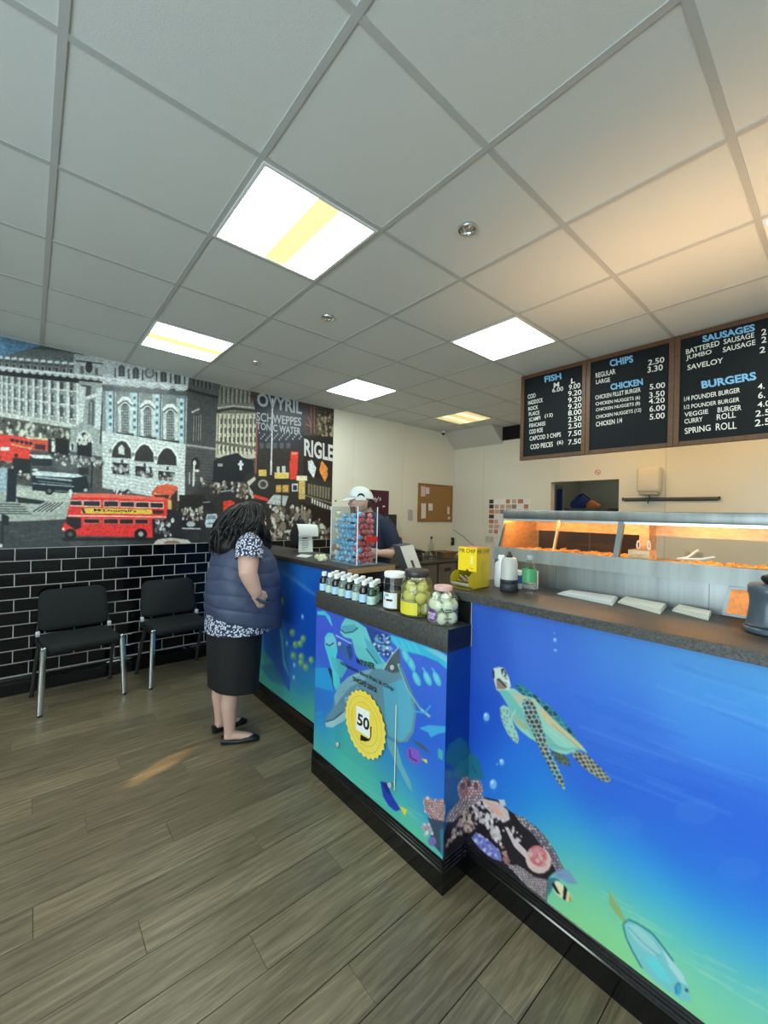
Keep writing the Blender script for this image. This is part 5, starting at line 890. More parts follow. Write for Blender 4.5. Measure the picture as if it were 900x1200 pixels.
c = U(700.5, 553.5, 'x', XW); t = thing('no_smoking_sign', 'small round red no-smoking sticker above the doorway', 'sign', (XW, c.y, c.z-.03)); n = 24; red = mat('sign_red', (196, 52, 44), .5)
MB().add([(XW-.001, c.y+.034*math.cos(2*math.pi*k/n), c.z+.034*math.sin(2*math.pi*k/n)) for k in range(n)], [tuple(range(n))]).build('disc', MATS['paper_white'], t, clean=False); MB().add([(XW-.002, c.y+r*math.cos(2*math.pi*k/n), c.z+r*math.sin(2*math.pi*k/n)) for r in (.034, .027) for k in range(n)], [(k, (k+1) % n, n+(k+1) % n, n+k) for k in range(n)]).build('ring', red, t, clean=False)
MB().box((XW-.0022, c.y-.018, c.z-.003), (XW-.0012, c.y+.018, c.z+.003)).build('cigarette', ink, t); MB().add([(XW-.0026, c.y-.023, c.z-.019), (XW-.0026, c.y-.019, c.z-.023), (XW-.0026, c.y+.023, c.z+.019), (XW-.0026, c.y+.019, c.z+.023)], [(0, 1, 2, 3)]).build('slash', red, t, clean=False)
# charger hanging by its lead in the corner
c = U(530, 634, 'x', XW); t = thing('hanging_handset', 'small black handset hanging by its lead in the corner', 'handset', (XW, c.y, c.z-.06)); MB().bbox((XW-.045, c.y-.05, c.z-.07), (XW-.002, c.y+.05, c.z+.06), .010).build('body', black_lam, t, 50); MB().box((XW-.047, c.y-.025, c.z-.02), (XW-.0445, c.y+.02, c.z+.025)).build('face', mat('dim_white', (170, 170, 166), .5), t)
e0, e1 = U(530, 620, 'x', XW), U(556, 640, 'x', XW); MB().tube([(XW-.02, c.y, c.z+.058), (XW-.008, e0.y, e0.z), (XW-.006, (e0.y+e1.y)/2, (e0.z+e1.z)/2+.02), (XW-.006, e1.y, e1.z)], .004, 6).build('lead', MATS['grey_cable'], t); e2 = U(521, 650, 'x', XW)
# store room contents seen through the doorway
t = thing('storeroom_shelf', 'dark shelf of packets glimpsed through the doorway', 'shelf', (7.0, 1.2, 0)); b = MB(); b.box((6.8, 1.02, 0), (7.2, 1.05, 2.1)); b.box((6.8, 1.75, 0), (7.2, 1.78, 2.1))
for z in (.3, .9, 1.5, 2.0): b.box((6.8, 1.05, z), (7.2, 1.75, z+.025))
b.build('frame', mat('dark_shelf', (44, 40, 36), .6), t)
rr = random.Random(9)
for k in range(14):
    z = (.926, 1.526, 2.026)[k % 3]; y = 1.08+(k//3)*.13; h = rr.uniform(.12, .3) if z < 2 else .12
    g = thing('packet', 'dark packet standing on the shelf beyond the doorway', 'packet', (6.9, y, z), 0, 'packets on the storeroom shelf'); MB().bbox((6.85, y, z), (7.05, y+.1, z+h), .01).build('body', mat('packet%d' % (k % 4), [(60, 52, 46), (96, 84, 70), (34, 34, 38), (120, 104, 82)][k % 4], .6), g)
t = thing('blue_door_panel', 'narrow blue panel just inside the doorway', 'panel', (5.7, 2.9, 0)); a = U(652, 573, 'x', 6.3); b_ = U(660, 596, 'x', 6.3)
MB().box((6.3, b_.y, 0), (6.34, a.y+.02, 2.05)).build('door_leaf', mat('grey_door', (150, 152, 146), .5), t); MB().box((6.295, b_.y+.02, 1.0), (6.301, a.y-.01, a.z)).build('blue_sheet', mat('blue_sheet', (34, 62, 128), .5), t); MB().tube([(6.27, b_.y+.04, 1.0), (6.27, b_.y+.04, 1.1)], .008, 8).build('handle', chrome, t)
t = thing('cloth_bundle', 'blue and orange cloth bundle glimpsed through the doorway', 'cloth', (6.5, 2.3, 1.3)); ca, cb = U(682, 586, 'x', 6.5), U(690, 589, 'x', 6.45)
t.location = (6.5, ca.y, 0); MB().box((6.35, ca.y-.45, 0), (6.75, ca.y+.3, ca.z-.13)).build('stand', mat('stand_grey', (110, 108, 100), .6), t)
b = MB(); b.ell((6.5, ca.y, ca.z-.02), (.09, .12, .12), 14, 9); b.ell((6.5, ca.y+.09, ca.z-.07), (.08, .09, .09), 12, 8); voxel(b, .02).build('blue_cloth', mat('blue_cloth', (54, 76, 140), .8, noise=(30, .4)), t, True); b = MB(); b.ell((6.44, cb.y-.05, cb.z-.05), (.07, .09, .09), 12, 8); b.ell((6.44, cb.y-.13, cb.z-.06), (.05, .06, .05), 10, 7); voxel(b, .02).build('orange_cloth', mat('orange_cloth', (206, 122, 70), .8), t, True); MB().tube([(6.42, ca.y+.0, ca.z+.06), (6.4, ca.y-.06, ca.z+.09), (6.4, cb.y-.04, cb.z+.05)], .016, 8).build('dark_strap', black_lam, t)
# work unit under the cork board
t = thing('work_unit', 'dark grey work unit with drawer slot under the cork board', 'cabinet', (4.4, 4.2, 0)); grey_u = mat('grey_unit', (92, 88, 80), .5)
MB().box((3.55, 3.97, 0), (5.3, 4.48, .85)).build('body', mat('unit_body', (60, 58, 54), .6), t); MB().bbox((3.5, 3.93, .85), (5.35, 4.485, .885), .005).build('top', mat('unit_top', (74, 70, 64), .4), t)
for x0, x1 in ((3.57, 4.0), (4.02, 4.46), (4.5, 4.9), (4.92, 5.28)):
    d = MB().box((x0, 3.955, .05), (x1, 3.971, .83)).build('door', grey_u, t); MB().box(((x0+x1)/2-.07, 3.952, .71), ((x0+x1)/2+.07, 3.956, .76)).build('handle_slot', ink, d)
clear = glass('clear_plastic', (236, 240, 240), .9)
def bottle(nm, lb, cat, c, r, h, bodym, capm, capr=.5, group=None, neck=.32, label=None, lz=(.15, .5), n=18, caph=.12):
    t = thing(nm, lb, cat, c, 0, group)
    MB().lathe([(r*.86, 0), (r, .02*h/.2 if h > .2 else h*.04), (r, h*(1-neck-.12)), (r*.9, h*(1-neck)), (r*capr*.9, h*(1-caph-.06)), (r*capr*.86, h*(1-caph))], (0, 0, 0), n, cap=False).build('body', bodym, t, 50, local=True)
    MB().lathe([(r*.84, .001), (0.001, .002)], (0, 0, 0), n, cap=False).build('bottom', bodym, t, local=True)
    if capm: MB().lathe([(r*capr, h*(1-caph)), (r*capr*1.02, h*.985), (r*capr*.9, h)], (0, 0, 0), n).build('cap', capm, t, 40, local=True)
    if label: MB().lathe([(r*1.012, h*lz[0]), (r*1.012, h*lz[1])], (0, 0, 0), n, cap=False).build('label', label, t, True, local=True)
    return t
cw = mat('cap_white', (238, 240, 240), .4); cb_ = mat('cap_black', (22, 22, 24), .4)
c = U(505, 655, 'y', 4.2); bottle('water_bottle', 'clear plastic bottle with dark cap on the work unit', 'bottle', (c.x, 4.2, .885), .045, .33, clear, cb_, .36, neck=.36)
def tumbler(x, y, z, r, h, lb): MB().lathe([(r*.8, 0), (r, h), (r*.94, h), (r*.75, .004)], (0, 0, 0), 16).build('cup', clear, thing('clear_tumbler', lb, 'cup', (x, y, z)), 50, local=True)
tumbler(c.x-.18, 4.12, .885, .05, .12, 'clear tumbler left of the water bottle on the work unit'); tumbler(c.x+.02, 4.06, .885, .045, .11, 'clear tumbler in front of the water bottle')
t = thing('wire_basket', 'low brown basket right of the water bottle on the work unit', 'basket', (c.x+.3, 4.2, .885)); MB().hexa([(c.x+.18, 4.1, .8852), (c.x+.42, 4.1, .8852), (c.x+.42, 4.3, .8852), (c.x+.18, 4.3, .8852), (c.x+.14, 4.06, .97), (c.x+.46, 4.06, .97), (c.x+.46, 4.34, .97), (c.x+.14, 4.34, .97)]).build('body', mat('basket_brown', (150, 120, 88), .7), t); MB().box((c.x+.13, 4.05, .966), (c.x+.47, 4.35, .978)).build('rim', mat('basket_rim', (120, 92, 62), .7), t)
t = thing('black_machine', 'stack of black trays and machine beside the water bottle', 'machine', (4.06, 4.15, .885)); b = MB(); b.bbox((3.92, 3.98, .886), (4.2, 4.38, 1.0), .02); b.build('base', mat('dark_machine', (34, 34, 36), .4), t, 50)
MB().hexa([(3.91, 3.97, 1.03), (4.22, 3.97, 1.0), (4.22, 4.40, 1.06), (3.91, 4.40, 1.10), (3.91, 3.97, 1.07), (4.22, 3.97, 1.03), (4.22, 4.40, 1.09), (3.91, 4.40, 1.13)]).build('lid', black_lam, t); MB().box((3.95, 4.0, 1.0), (4.18, 4.37, 1.03)).build('tray', MATS['grey_cable'], t)
a = U(463, 603, 'y', 4.3); b_ = U(468, 625, 'y', 4.3)
t = thing('wall_screen', 'dark upright screen behind the capped person', 'screen', (a.x-.1, 4.38, .885)); MB().bbox((a.x-.35, 4.36, b_.z-.1), (b_.x, 4.40, a.z), .006).build('panel', mat('screen_dark', (46, 46, 46), .3), t); MB().box((a.x-.2, 4.40, 1.0), (a.x-.1, 4.44, b_.z+.05)).build('arm', black_lam, t); MB().box((a.x-.3, 4.32, .886), (a.x, 4.46, .90)).build('foot', black_lam, t); MB().box((a.x-.2, 4.405, .90), (a.x-.1, 4.44, 1.0)).build('column', black_lam, t)
a = U(473, 632, 'y', 4.0)
t = thing('receipt_printer', 'grey receipt machine with sloping front behind the raised panel', 'printer', (a.x-.1, 4.1, .885)); a.x -= .06; MB().hexa([(a.x-.2, 3.98, .886), (a.x+.10, 3.98, .886), (a.x+.10, 4.3, .886), (a.x-.2, 4.3, .886), (a.x-.16, 4.06, 1.22), (a.x+.08, 4.06, 1.22), (a.x+.1, 4.3, 1.3), (a.x-.16, 4.3, 1.3)]).build('body', mat('dark_grey_case', (62, 62, 60), .5), t); MB().box((a.x-.12, 4.1, 1.262), (a.x+.05, 4.2, 1.285)).build('top_cover', black_lam, t)
# tilted panel / till behind the jars
t = thing('till_stand', 'dark low cabinet under the tilted panel behind the counter', 'cabinet', (2.15, 2.2, 0)); MB().box((1.92, 1.95, 0), (2.34, 2.42, .90)).build('body', mat('till_cabinet', (30, 31, 34), .5), t); MB().bbox((1.9, 1.93, .90), (2.36, 2.44, .925), .004).build('top', black_lam, t); MB().box((1.98, 1.945, .6), (2.28, 1.951, .86)).build('drawer_front', carc, t)
F = [U(468, 640, 'y', 2.26), U(483.5, 637.5, 'y', 2.26), U(500, 684, 'y', 2.14), U(484, 684, 'y', 2.14)]; D_ = U(460, 638.5, 'y', 2.31)-F[0]
t = thing('tilted_screen', 'tilted panel with thick dark edge and pale grey face behind the jars', 'screen', (2.1, 2.2, .925)); MB().prism([tuple(p) for p in F], tuple(D_)).build('housing', mat('dark_housing', (58, 62, 64), .5), t)
cf = (F[0]+F[1]+F[2]+F[3])/4; nrm = (F[1]-F[0]).cross(F[3]-F[0]).normalized(); nrm = nrm if nrm.y < 0 else -nrm; MB().add([cf+(p-cf)*.97+nrm*.004 for p in F], [(0, 1, 2, 3)]).build('face', mat('pale_face', (206, 202, 192), .5), t, clean=False); bz = min(F[2].z, F[3].z); mid = (F[2]+F[3])/2+D_*.5
MB().hexa([(mid.x-.06, mid.y-.05, 0.9255), (mid.x+.06, mid.y-.05, 0.9255), (mid.x+.06, mid.y+.08, 0.9255), (mid.x-.06, mid.y+.08, 0.9255), (mid.x-.03, mid.y-.01, bz+.02), (mid.x+.03, mid.y-.01, bz+.02), (mid.x+.03, mid.y+.03, bz+.02), (mid.x-.03, mid.y+.03, bz+.02)]).build('stand', black_lam, t)
# ---------------------------------------------------------------- things on the counters
brown = mat('brown_glass', (20, 12, 10), .08, spec=.6); cglass = glass('bottle_glass', (226, 236, 230), .9, haze=.18, hazecol=(206, 216, 208)); lab_b = mat('label_blue', (176, 210, 236), .5); lab_g = mat('label_mint', (196, 226, 214), .5, noise=(60, .25)); gglass = glass('green_glass', (150, 196, 168), .9, haze=.12, hazecol=(110, 150, 120))
ordn = ['first', 'second', 'third', 'fourth', 'fifth', 'sixth', 'seventh', 'eighth']
proto = {}
def vbottle(kind, lb, c):
    if kind not in proto:
        proto[kind] = bottle('vinegar_bottle', lb, 'bottle', c, .0255, .116, {'brown': brown, 'clear': cglass, 'green': gglass}[kind], cw, .56, 'small bottles on the display ledge', .30, lab_b if kind == 'brown' else lab_g, (.06, .42), 16, .2); return
    o = copy_tree(proto[kind]); o.location = c; o['label'] = lb
for r_, (x, y0, n) in enumerate(((1.3265, 2.06, 8), (1.3725, 2.028, 7), (1.4175, 2.06, 7))):
    for k in range(n):
        kind = ('brown' if k % 2 == 0 else ('green' if k == 7 else 'clear')) if r_ == 0 else ('clear' if (k+r_) % 2 else 'brown')
        vbottle(kind, '%s glass bottle with white cap, %s from the left in the %s row' % ({'brown': 'dark brown', 'clear': 'clear', 'green': 'green'}[kind], ordn[k], ('front', 'middle', 'back')[r_]), (x, y0-.064*k, 1.083))
def jar(lb, c, r, h, lidm, tint, lidr=.86, lidh=.028, shoulder=.2):
    t = thing('pickle_jar', lb, 'jar', c, 0, 'pickle jars on the display ledge')
    hb = h-lidh
    MB().lathe([(r*.9, 0), (r, .012), (r, hb*(1-shoulder)), (r*.93, hb*(1-shoulder*.45)), (r*lidr*.98, hb*.97), (r*lidr*.95, hb)], (0, 0, 0), 28, cap=False).build('glass', tint, t, 50, local=True); MB().lathe([(r*.89, .001), (.001, .003)], (0, 0, 0), 28, cap=False).build('bottom', tint, t, local=True)
    MB().lathe([(r*lidr*.97, hb-.004), (r*lidr*1.02, hb), (r*lidr*1.02, h-.004), (r*lidr*.97, h)], (0, 0, 0), 28).build('lid', lidm, t, 40, local=True); return t
def curved_label(t, r, a0, a1, z0, z1, mt, nm='label', n=12, cut=None):
    v = []
    for k in range(n+1): a = a0+(a1-a0)*k/n; v += [(r*math.cos(a), r*math.sin(a), z0), (r*math.cos(a), r*math.sin(a), z1)]
    return MB().add(v, [(2*k, 2*k+2, 2*k+3, 2*k+1) for k in range(n)]).build(nm, mt, t, local=True, clean=False)
def on_cyl(t, s_, r, a, wd, z0, z1, mt, off=0.0):                # lettering bent round a jar; a = angle of its middle
    if (s_, off) not in _texts: bake_texts([(s_, off)])
    v, f = _texts[(s_, off)]; MB().add([(r*math.cos(a+(p[0]-.5)*wd/r), r*math.sin(a+(p[0]-.5)*wd/r), z0+(z1-z0)*p[1]) for p in v], f).build('lettering', mt, t, local=True, clean=False)
AV = math.radians(222)                                            # side of a jar that faces the camera
jg = glass('jar_glass', (240, 244, 242), .9)
jx = 1.37
j1 = jar('pickle jar with white lid, half full of olive brine', (jx, 1.487, 1.083), .055, .182, cw, jg, .96, .02, .1)
curved_label(j1, .0556, AV-1.5, AV+.3, .012, .086, mat('label_white', (230, 232, 232), .5)); b_ = MB().lathe([(.001, .004), (.048, .004), (.0525, .014), (.0525, .082), (.001, .082)], (0, 0, 0), 24, cap=False).build('brine', glass('olive_brine', (150, 140, 40), .3, haze=.5, hazecol=(150, 138, 40)), j1, 50, local=True)
on_cyl(j1, 'L', .0562, AV-.95, .012, .05, .066, ink, .03); curved_label(j1, .0562, AV-.75, AV-.1, .046, .056, ink, 'label_bar', 6); curved_label(j1, .0562, AV-.9, AV-.45, .068, .08, mat('label_teal', (120, 176, 190), .5), 'label_mark', 5)
j2 = jar('tall pickle jar with dark lid and yellow label, pale green onions inside', (jx, 1.336, 1.083), .0735, .212, mat('lid_dark', (52, 46, 46), .35), glass('brine_glass', (250, 250, 232), .9), .78, .028, .3)
curved_label(j2, .0742, AV-1.55, AV+.1, .014, .07, mat('label_yellow', (220, 206, 52), .5)); curved_label(j2, .0744, AV-1.55, AV-.1, .072, .08, mat('label_script', (150, 150, 120), .5), 'label_band'); curved_label(j2, .0743, AV+.55, AV+.8, .03, .065, MATS['label_white'], 'barcode_label', 4)
j3 = jar('squat pickle jar with pink lid and round purple label, white eggs inside', (1.366, 1.172, 1.083), .0695, .162, mat('lid_pink', (214, 170, 160), .4), glass('egg_brine', (250, 252, 246), .9), .56, .016, .42)
n = 18; rr_ = .0703; a0 = AV-.75
MB().add([(rr_*math.cos(a0+.026*math.cos(2*math.pi*k/n)/rr_), rr_*math.sin(a0+.026*math.cos(2*math.pi*k/n)/rr_), .042+.028*math.sin(2*math.pi*k/n)) for k in range(n)], [tuple(range(n))]).build('label', mat('label_purple', (112, 54, 140), .5), j3, local=True, clean=False)
on_cyl(j3, 'PICKLED', .0712, a0, .042, .043, .054, cw, .02); on_cyl(j3, 'EGGS', .0712, a0, .03, .028, .04, cw, .02)
for z in (.068, .058, .03): curved_label(j3, .0703, AV+.1, AV+.55, z, z+.005, mat('print_grey', (90, 96, 92), .6), 'print_line', 5)
def fill(nm, lb, cat, grp, c, ringr, zs, n, r, mt, seed):
    rr = random.Random(seed); base = None
    for li, z in enumerate(zs):
        for k in range(n):
            a = 2*math.pi*k/n+li*.6; q = (c[0]+ringr*math.cos(a), c[1]+ringr*math.sin(a)) if k < n else (c[0], c[1])
            if base is None: base = MB().ell((0, 0, 0), r, 14, 9).mesh(nm); base.materials.append(mt); base.shade_smooth()
            o = bpy.data.objects.new(nm, base); COL.objects.link(o); o.location = (q[0], q[1], c[2]+z); o.rotation_euler = (rr.uniform(-.5, .5), rr.uniform(-.5, .5), rr.uniform(0, 6)); setp(o, lb, cat, grp)
MB().lathe([(.001, .004), (.064, .004), (.0715, .016), (.0715, .135), (.066, .15), (.001, .15)], (0, 0, 0), 26, cap=False).build('brine', glass('onion_brine', (250, 248, 222), .2, haze=.2, hazecol=(224, 222, 160), power=6), j2, 50, local=True)
MB().lathe([(.001, .004), (.061, .004), (.0675, .014), (.0675, .085), (.06, .115), (.001, .118)], (0, 0, 0), 26, cap=False).build('brine', glass('egg_brine_liquid', (252, 253, 248), .2, haze=.14, hazecol=(226, 230, 214), power=6), j3, 50, local=True)
fill('pickled_onion', 'pale green pickled onion inside the tall dark-lidded jar', 'onion', 'onions in the tall jar', (jx, 1.336, 1.083), .0445, (.033, .085), 5, (.0258, .0258, .0258), mat('onion', (230, 228, 180), .4), 1)
fill('pickled_onion', 'pale green pickled onion inside the tall dark-lidded jar', 'onion', 'onions in the tall jar', (jx, 1.336, 1.083), .0365, (.136,), 4, (.0250, .0250, .0245), MATS['onion'], 5)
fill('pickled_egg', 'white pickled egg inside the squat pink-lidded jar', 'egg', 'eggs in the squat jar', (1.366, 1.172, 1.083), .042, (.028, .078), 5, (.0246, .0246, .0255), mat('egg_white', (228, 232, 216), .4), 2)
ring3 = mat('egg_white', (0, 0, 0)); fill('pickled_egg', 'white pickled egg inside the squat pink-lidded jar', 'egg', 'eggs in the squat jar', (1.366, 1.172, 1.083), .028, (.112,), 3, (.020, .020, .022), ring3, 3)
# yellow fork box, shade of its sides painted as a darker yellow
yel = mat('box_yellow', (240, 206, 26), .45); yel_shaded = mat('box_yellow_shaded', (176, 158, 26), .5); bx0, bx1, by0, by1, bz0, bz1 = 1.55, 1.652, 1.135, 1.24, 1.2152, 1.402
t = thing('fork_box', 'yellow cardboard fork dispenser box with open tray on the counter', 'box', ((bx0+bx1)/2, (by0+by1)/2, 1.215))
b = MB(); b.box((bx0, by0, 1.292), (bx0+.002, by1, bz1)); b.build('front_panel', yel, t)
b = MB(); b.box((bx0+.002, by0, bz0), (bx1, by0+.002, bz1)); b.build('side_panel', yel_shaded, t); b = MB(); b.box((bx0+.002, by1-.002, bz0), (bx1, by1, bz1)); b.build('side_panel', yel_shaded, t); MB().box((bx1-.002, by0+.002, bz0), (bx1, by1-.002, bz1)).build('back_panel', yel_shaded, t)
MB().box((bx0+.002, by0+.002, bz1-.002), (bx1-.002, by1-.002, bz1)).build('top_panel', mat('box_top', (206, 110, 70), .6), t); MB().box((bx0-.05, by0, bz0), (bx1-.002, by1, bz0+.002)).build('base_panel', yel_shaded, t)
n = 12; arc = [(bx0-.052*math.sin(math.pi*k/2/n)-.002, bz0+.002+.026*(1-math.cos(math.pi*k/2/n))) for k in range(n+1)]
wing = [(bx0-.056*math.sin(math.pi*k/14), bz0+.040-.038*math.cos(math.pi*k/14)) for k in range(15)]
MB().prism([(x, by0, z) for x, z in wing], (0, .002, 0)).build('tray_side', yel_shaded, t); MB().prism([(x, by1-.002, z) for x, z in wing], (0, .002, 0)).build('tray_side', yel_shaded, t)
v = []
for x, z in arc: v += [(x, by0, z), (x, by1, z)]
MB().add(v, [(2*k, 2*k+1, 2*k+3, 2*k+2) for k in range(n)]).build('tray', mat('card_grey', (188, 180, 150), .7), t, clean=False)
lettering('MR CHIP', (bx0-.0008, by1-.006, 1.375), (bx0-.0008, by0+.006, 1.377), (bx0-.0008, by1-.006, 1.395), ink, t, .0); lettering('MR CHIP', (bx0+.008, by0-.0008, 1.375), (bx1-.006, by0-.0008, 1.375), (bx0+.008, by0-.0008, 1.393), mat('olive_ink', (70, 66, 30), .6), t, .0)
MB().add([(bx0-.0008, by0+.018, 1.325), (bx0-.0008, by0+.034, 1.325), (bx0-.0008, by0+.034, 1.365), (bx0-.0008, by0+.018, 1.365)], [(0, 1, 2, 3)]).build('pale_mark', mat('pale_yellow', (240, 226, 130), .5), t, clean=False); MB().add([(bx0-.0008, by0+.012, 1.309), (bx0-.0008, by0+.026, 1.306), (bx0-.0008, by0+.04, 1.312), (bx0-.0008, by0+.026, 1.302)], [(0, 1, 2, 3)]).build('red_mark', red, t, clean=False); MB().add([(bx0-.0008, by0+.04, 1.2925), (bx0-.0008, by0+.06, 1.2925), (bx0-.0008, by0+.05, 1.302)], [(0, 1, 2)]).build('notch_print', ink, t, clean=False)
MB().box((bx0+.04, by0-.0012, 1.24), (bx0+.075, by0-.0004, 1.34)).build('side_print', mat('side_print', (170, 150, 30), .5), t)
fk = MB(); fk.box((-.02, -.0035, 0), (.02, .0035, .0018)); fk.box((.02, -.005, 0), (.028, .005, .0018)); fk.box((.028, -.005, 0), (.046, -.0022, .0018)); fk.box((.028, .0022, 0), (.046, .005, .0018)); fkm = fk.mesh('chip_fork'); fkm.materials.append(mat('pale_wood', (226, 204, 186), .6))
for k in range(9):
    o = bpy.data.objects.new('chip_fork', fkm); COL.objects.link(o); o.location = (bx0-.002+.002*(k % 2), by0+.018+.0085*k, bz0+.026+.007*(k % 4)); o.rotation_euler = (0, .45, random.uniform(-.25, .25)); setp(o, 'pale little fork in the tray of the yellow box', 'fork', 'forks in the yellow box tray')
# bottles on the right worktop
milky = mat('milky_plastic', (182, 182, 176), .35); ZT = 1.2152
bottle('white_bottle', 'plain white plastic bottle beside the yellow box', 'bottle', (1.705, 1.105, ZT), .031, .15, mat('white_plastic', (222, 226, 228), .35), cw, .5, neck=.25)
t = thing('squeeze_bottle', 'squeeze sauce bottle with black nozzle and black base', 'bottle', (1.635, 1.018, ZT))
MB().lathe([(.037, .052), (.037, .07), (.036, .125), (.03, .148), (.022, .152)], (0, 0, 0), 22).build('body', milky, t, 45, local=True); MB().lathe([(.036, 0), (.0395, .004), (.0395, .034), (.037, .037), (.0395, .04), (.0385, .054), (.035, .055)], (0, 0, 0), 22).build('base', mat('dark_rubber', (40, 42, 46), .5), t, 45, local=True); MB().lathe([(.013, .152), (.013, .162), (.008, .164), (.006, .176), (.003, .178)], (0, 0, 0), 14).build('nozzle', cb_, t, 45, local=True)
t = bottle('clear_bottle', 'clear ribbed plastic bottle with a green label', 'bottle', (1.66, .934, ZT), .031, .168, clear, None, .42, neck=.3, label=glass('green_label', (120, 200, 150), .4, haze=.65, hazecol=(96, 176, 122)), lz=(.3, .66), caph=.1); MB().lathe([(.0125, .148), (.0135, .151), (.0135, .166), (.012, .168)], (0, 0, 0), 16).build('cap', glass('frosted_cap', (220, 226, 224), .6, haze=.3), t, 40, local=True)
t = bottle('blue_label_tub', 'small tub with blue label between the white bottles', 'tub', (1.735, 1.03, ZT), .02, .085, mat('white_plastic', (0, 0, 0)), cw, .8, neck=.1, label=mat('label_navy', (40, 76, 150), .5), lz=(.3, .75))
t = thing('carton', 'low white and red carton behind the clear bottle', 'carton', (1.775, .99, ZT)); MB().bbox((1.758, .965, ZT), (1.80, 1.02, ZT+.085), .002).build('box', mat('carton_white', (222, 206, 200), .6), t); [MB().box((1.7572, .968, ZT+.02+.02*k), (1.758, 1.015, ZT+.026+.02*k)).build('red_line', mat('carton_red', (190, 110, 96), .6), t) for k in range(3)]
pw = mat('wrap_paper', (206, 208, 206), .7); pc = mat('wrap_paper_cream', (214, 212, 200), .7)
for k, (qd, lb, h) in enumerate(((((662, 694), (673, 691), (732, 699), (726, 707)), 'flat stack of grey wrapping paper, leftmost of three on the counter', .012), (((731, 704), (736, 700), (787, 709), (780, 717)), 'flat stack of cream wrapping paper, middle of three on the counter', .016), (((790, 715), (794, 711), (835, 720), (832, 726)), 'small stack of wrapping paper, rightmost of three on the counter', .018))):
    q = [U(x, y, 'z', ZT) for x, y in qd]; dx_ = min(0, 1.882-max(p.x for p in q)); q = [p+Vector((dx_, 0, 0)) for p in q]; c = sum(q, Vector())/4; t = thing('paper_stack', lb, 'paper', (c.x, c.y, ZT), 0, 'wrapping paper stacks')
    for m_ in range(3):
        s_ = 1-.05*m_; dz = h/3*m_; MB().prism([c+(p-c)*s_+Vector((.004*(m_ % 2), -.003*m_, dz)) for p in q], (0, 0, h/3-.0008)).build('sheet_layer', pw if k == 0 else pc, t)
t = thing('salt_shaker', 'large grey waisted salt shaker with black knob at the right edge', 'shaker', (1.70, .165, ZT)); shg = mat('grey_glaze', (74, 84, 94), .28)
MB().lathe([(.058, 0), (.064, .005), (.064, .014), (.059, .02), (.055, .04), (.049, .085), (.05, .11), (.054, .122), (.054, .14), (.05, .147), (.02, .149)], (0, 0, 0), 32).build('body', shg, t, 35, local=True); MB().lathe([(.0595, .0195), (.061, .023), (.0575, .027)], (0, 0, 0), 32, cap=False).build('band', mat('dark_band', (46, 54, 60), .3), t, True, local=True); MB().lathe([(.012, .149), (.018, .153), (.024, .162), (.022, .172), (.008, .178)], (0, 0, 0), 20).build('knob', cb_, t, 45, local=True)
c = U(876, 731, 'z', ZT); t = thing('bottle_stopper', 'tiny black stopper with white tip beside the grey shaker', 'stopper', (c.x, c.y, ZT)); MB().lathe([(.008, 0), (.010, .004), (.009, .012), (.005, .016)], (0, 0, 0), 14).build('cap', cb_, t, 45, local=True); MB().ell((.004, -.014, .004), (.005, .008, .004), 10, 6).build('tip', cw, t, True, local=True)
# ---- left worktop
ZL = 1.2152
t = thing('paper_notice', 'white curled paper notice standing on the counter beside the woman', 'notice', (1.74, 3.0, ZL))
a0, a1 = 1.677, 1.797; sh = [(0, 0), (.012, .05), (.012, .11), (.0, .15), (.002, .19), (.018, .222), (.034, .232)]
MB().loft([[(a0+.008*math.sin(i), 3.0+y, ZL+z), (a1+.006*math.sin(i+1), 3.0+y-.02, ZL+z), (a1+.006*math.sin(i+1), 3.0012+y-.02, ZL+z), (a0+.008*math.sin(i), 3.0012+y, ZL+z)] for i, (y, z) in enumerate(sh)]).build('sheet', pw if False else mat('notice_white', (226, 232, 228), .7), t, 60)
MB().loft([[(a0-.015, 2.985+y, ZL+z), (a1+.04, 2.965+y, ZL+z-.006), (a1+.04, 2.9662+y, ZL+z-.006), (a0-.015, 2.9862+y, ZL+z)] for y, z in ((-.004, .135), (-.012, .16), (-.004, .20), (.014, .228), (.04, .234))]).build('folded_flap', mat('notice_white', (0, 0, 0)), t, 60)
for k, (w_, z) in enumerate(((.5, .112), (.55, .094), (.45, .08), (.6, .066), (.5, .052), (.6, .036), (.5, .02))): MB().box(((a0+a1)/2-.06*w_, 2.9966 if z > .08 else 2.996, ZL+z), ((a0+a1)/2+.06*w_, 2.9972 if z > .08 else 2.9966, ZL+z+(.009 if k == 0 else .003))).build('printed_line', ink, t)
q = [U(x, y, 'z', ZL) for x, y in ((347, 652), (353, 649.5), (366, 651), (359, 653.5))]; c = sum(q, Vector())/4; t = thing('loose_leaflet', 'loose white leaflet lying flat before the paper notice', 'leaflet', (c.x, c.y, ZL)); MB().prism([tuple(p) for p in q], (0, 0, .0015)).build('leaflet', MATS['notice_white'], t); MB().prism([tuple(c+(p-c)*.8+Vector((.01, .004, .0016))) for p in q], (0, 0, .001)).build('leaflet_top', pw, t)
t = thing('black_bag', 'slumped black bag on the counter behind the paper notice', 'bag', (1.78, 3.2, ZL)); b = MB(); b.ell((1.76, 3.16, ZL+.126), (.06, .1, .12), 14, 9); b.ell((1.77, 3.15, ZL+.215), (.045, .07, .06), 12, 8); b.ell((1.765, 3.13, ZL+.072), (.06, .085, .065), 12, 8); voxel(b, .014).build('body', mat('black_fabric', (14, 14, 16), .8), t, True); MB().tube([(1.77, 3.11, ZL+.25), (1.77, 3.15, ZL+.30), (1.77, 3.19, ZL+.25)], .006, 8).build('strap', mat('black_fabric', (0, 0, 0)), t)
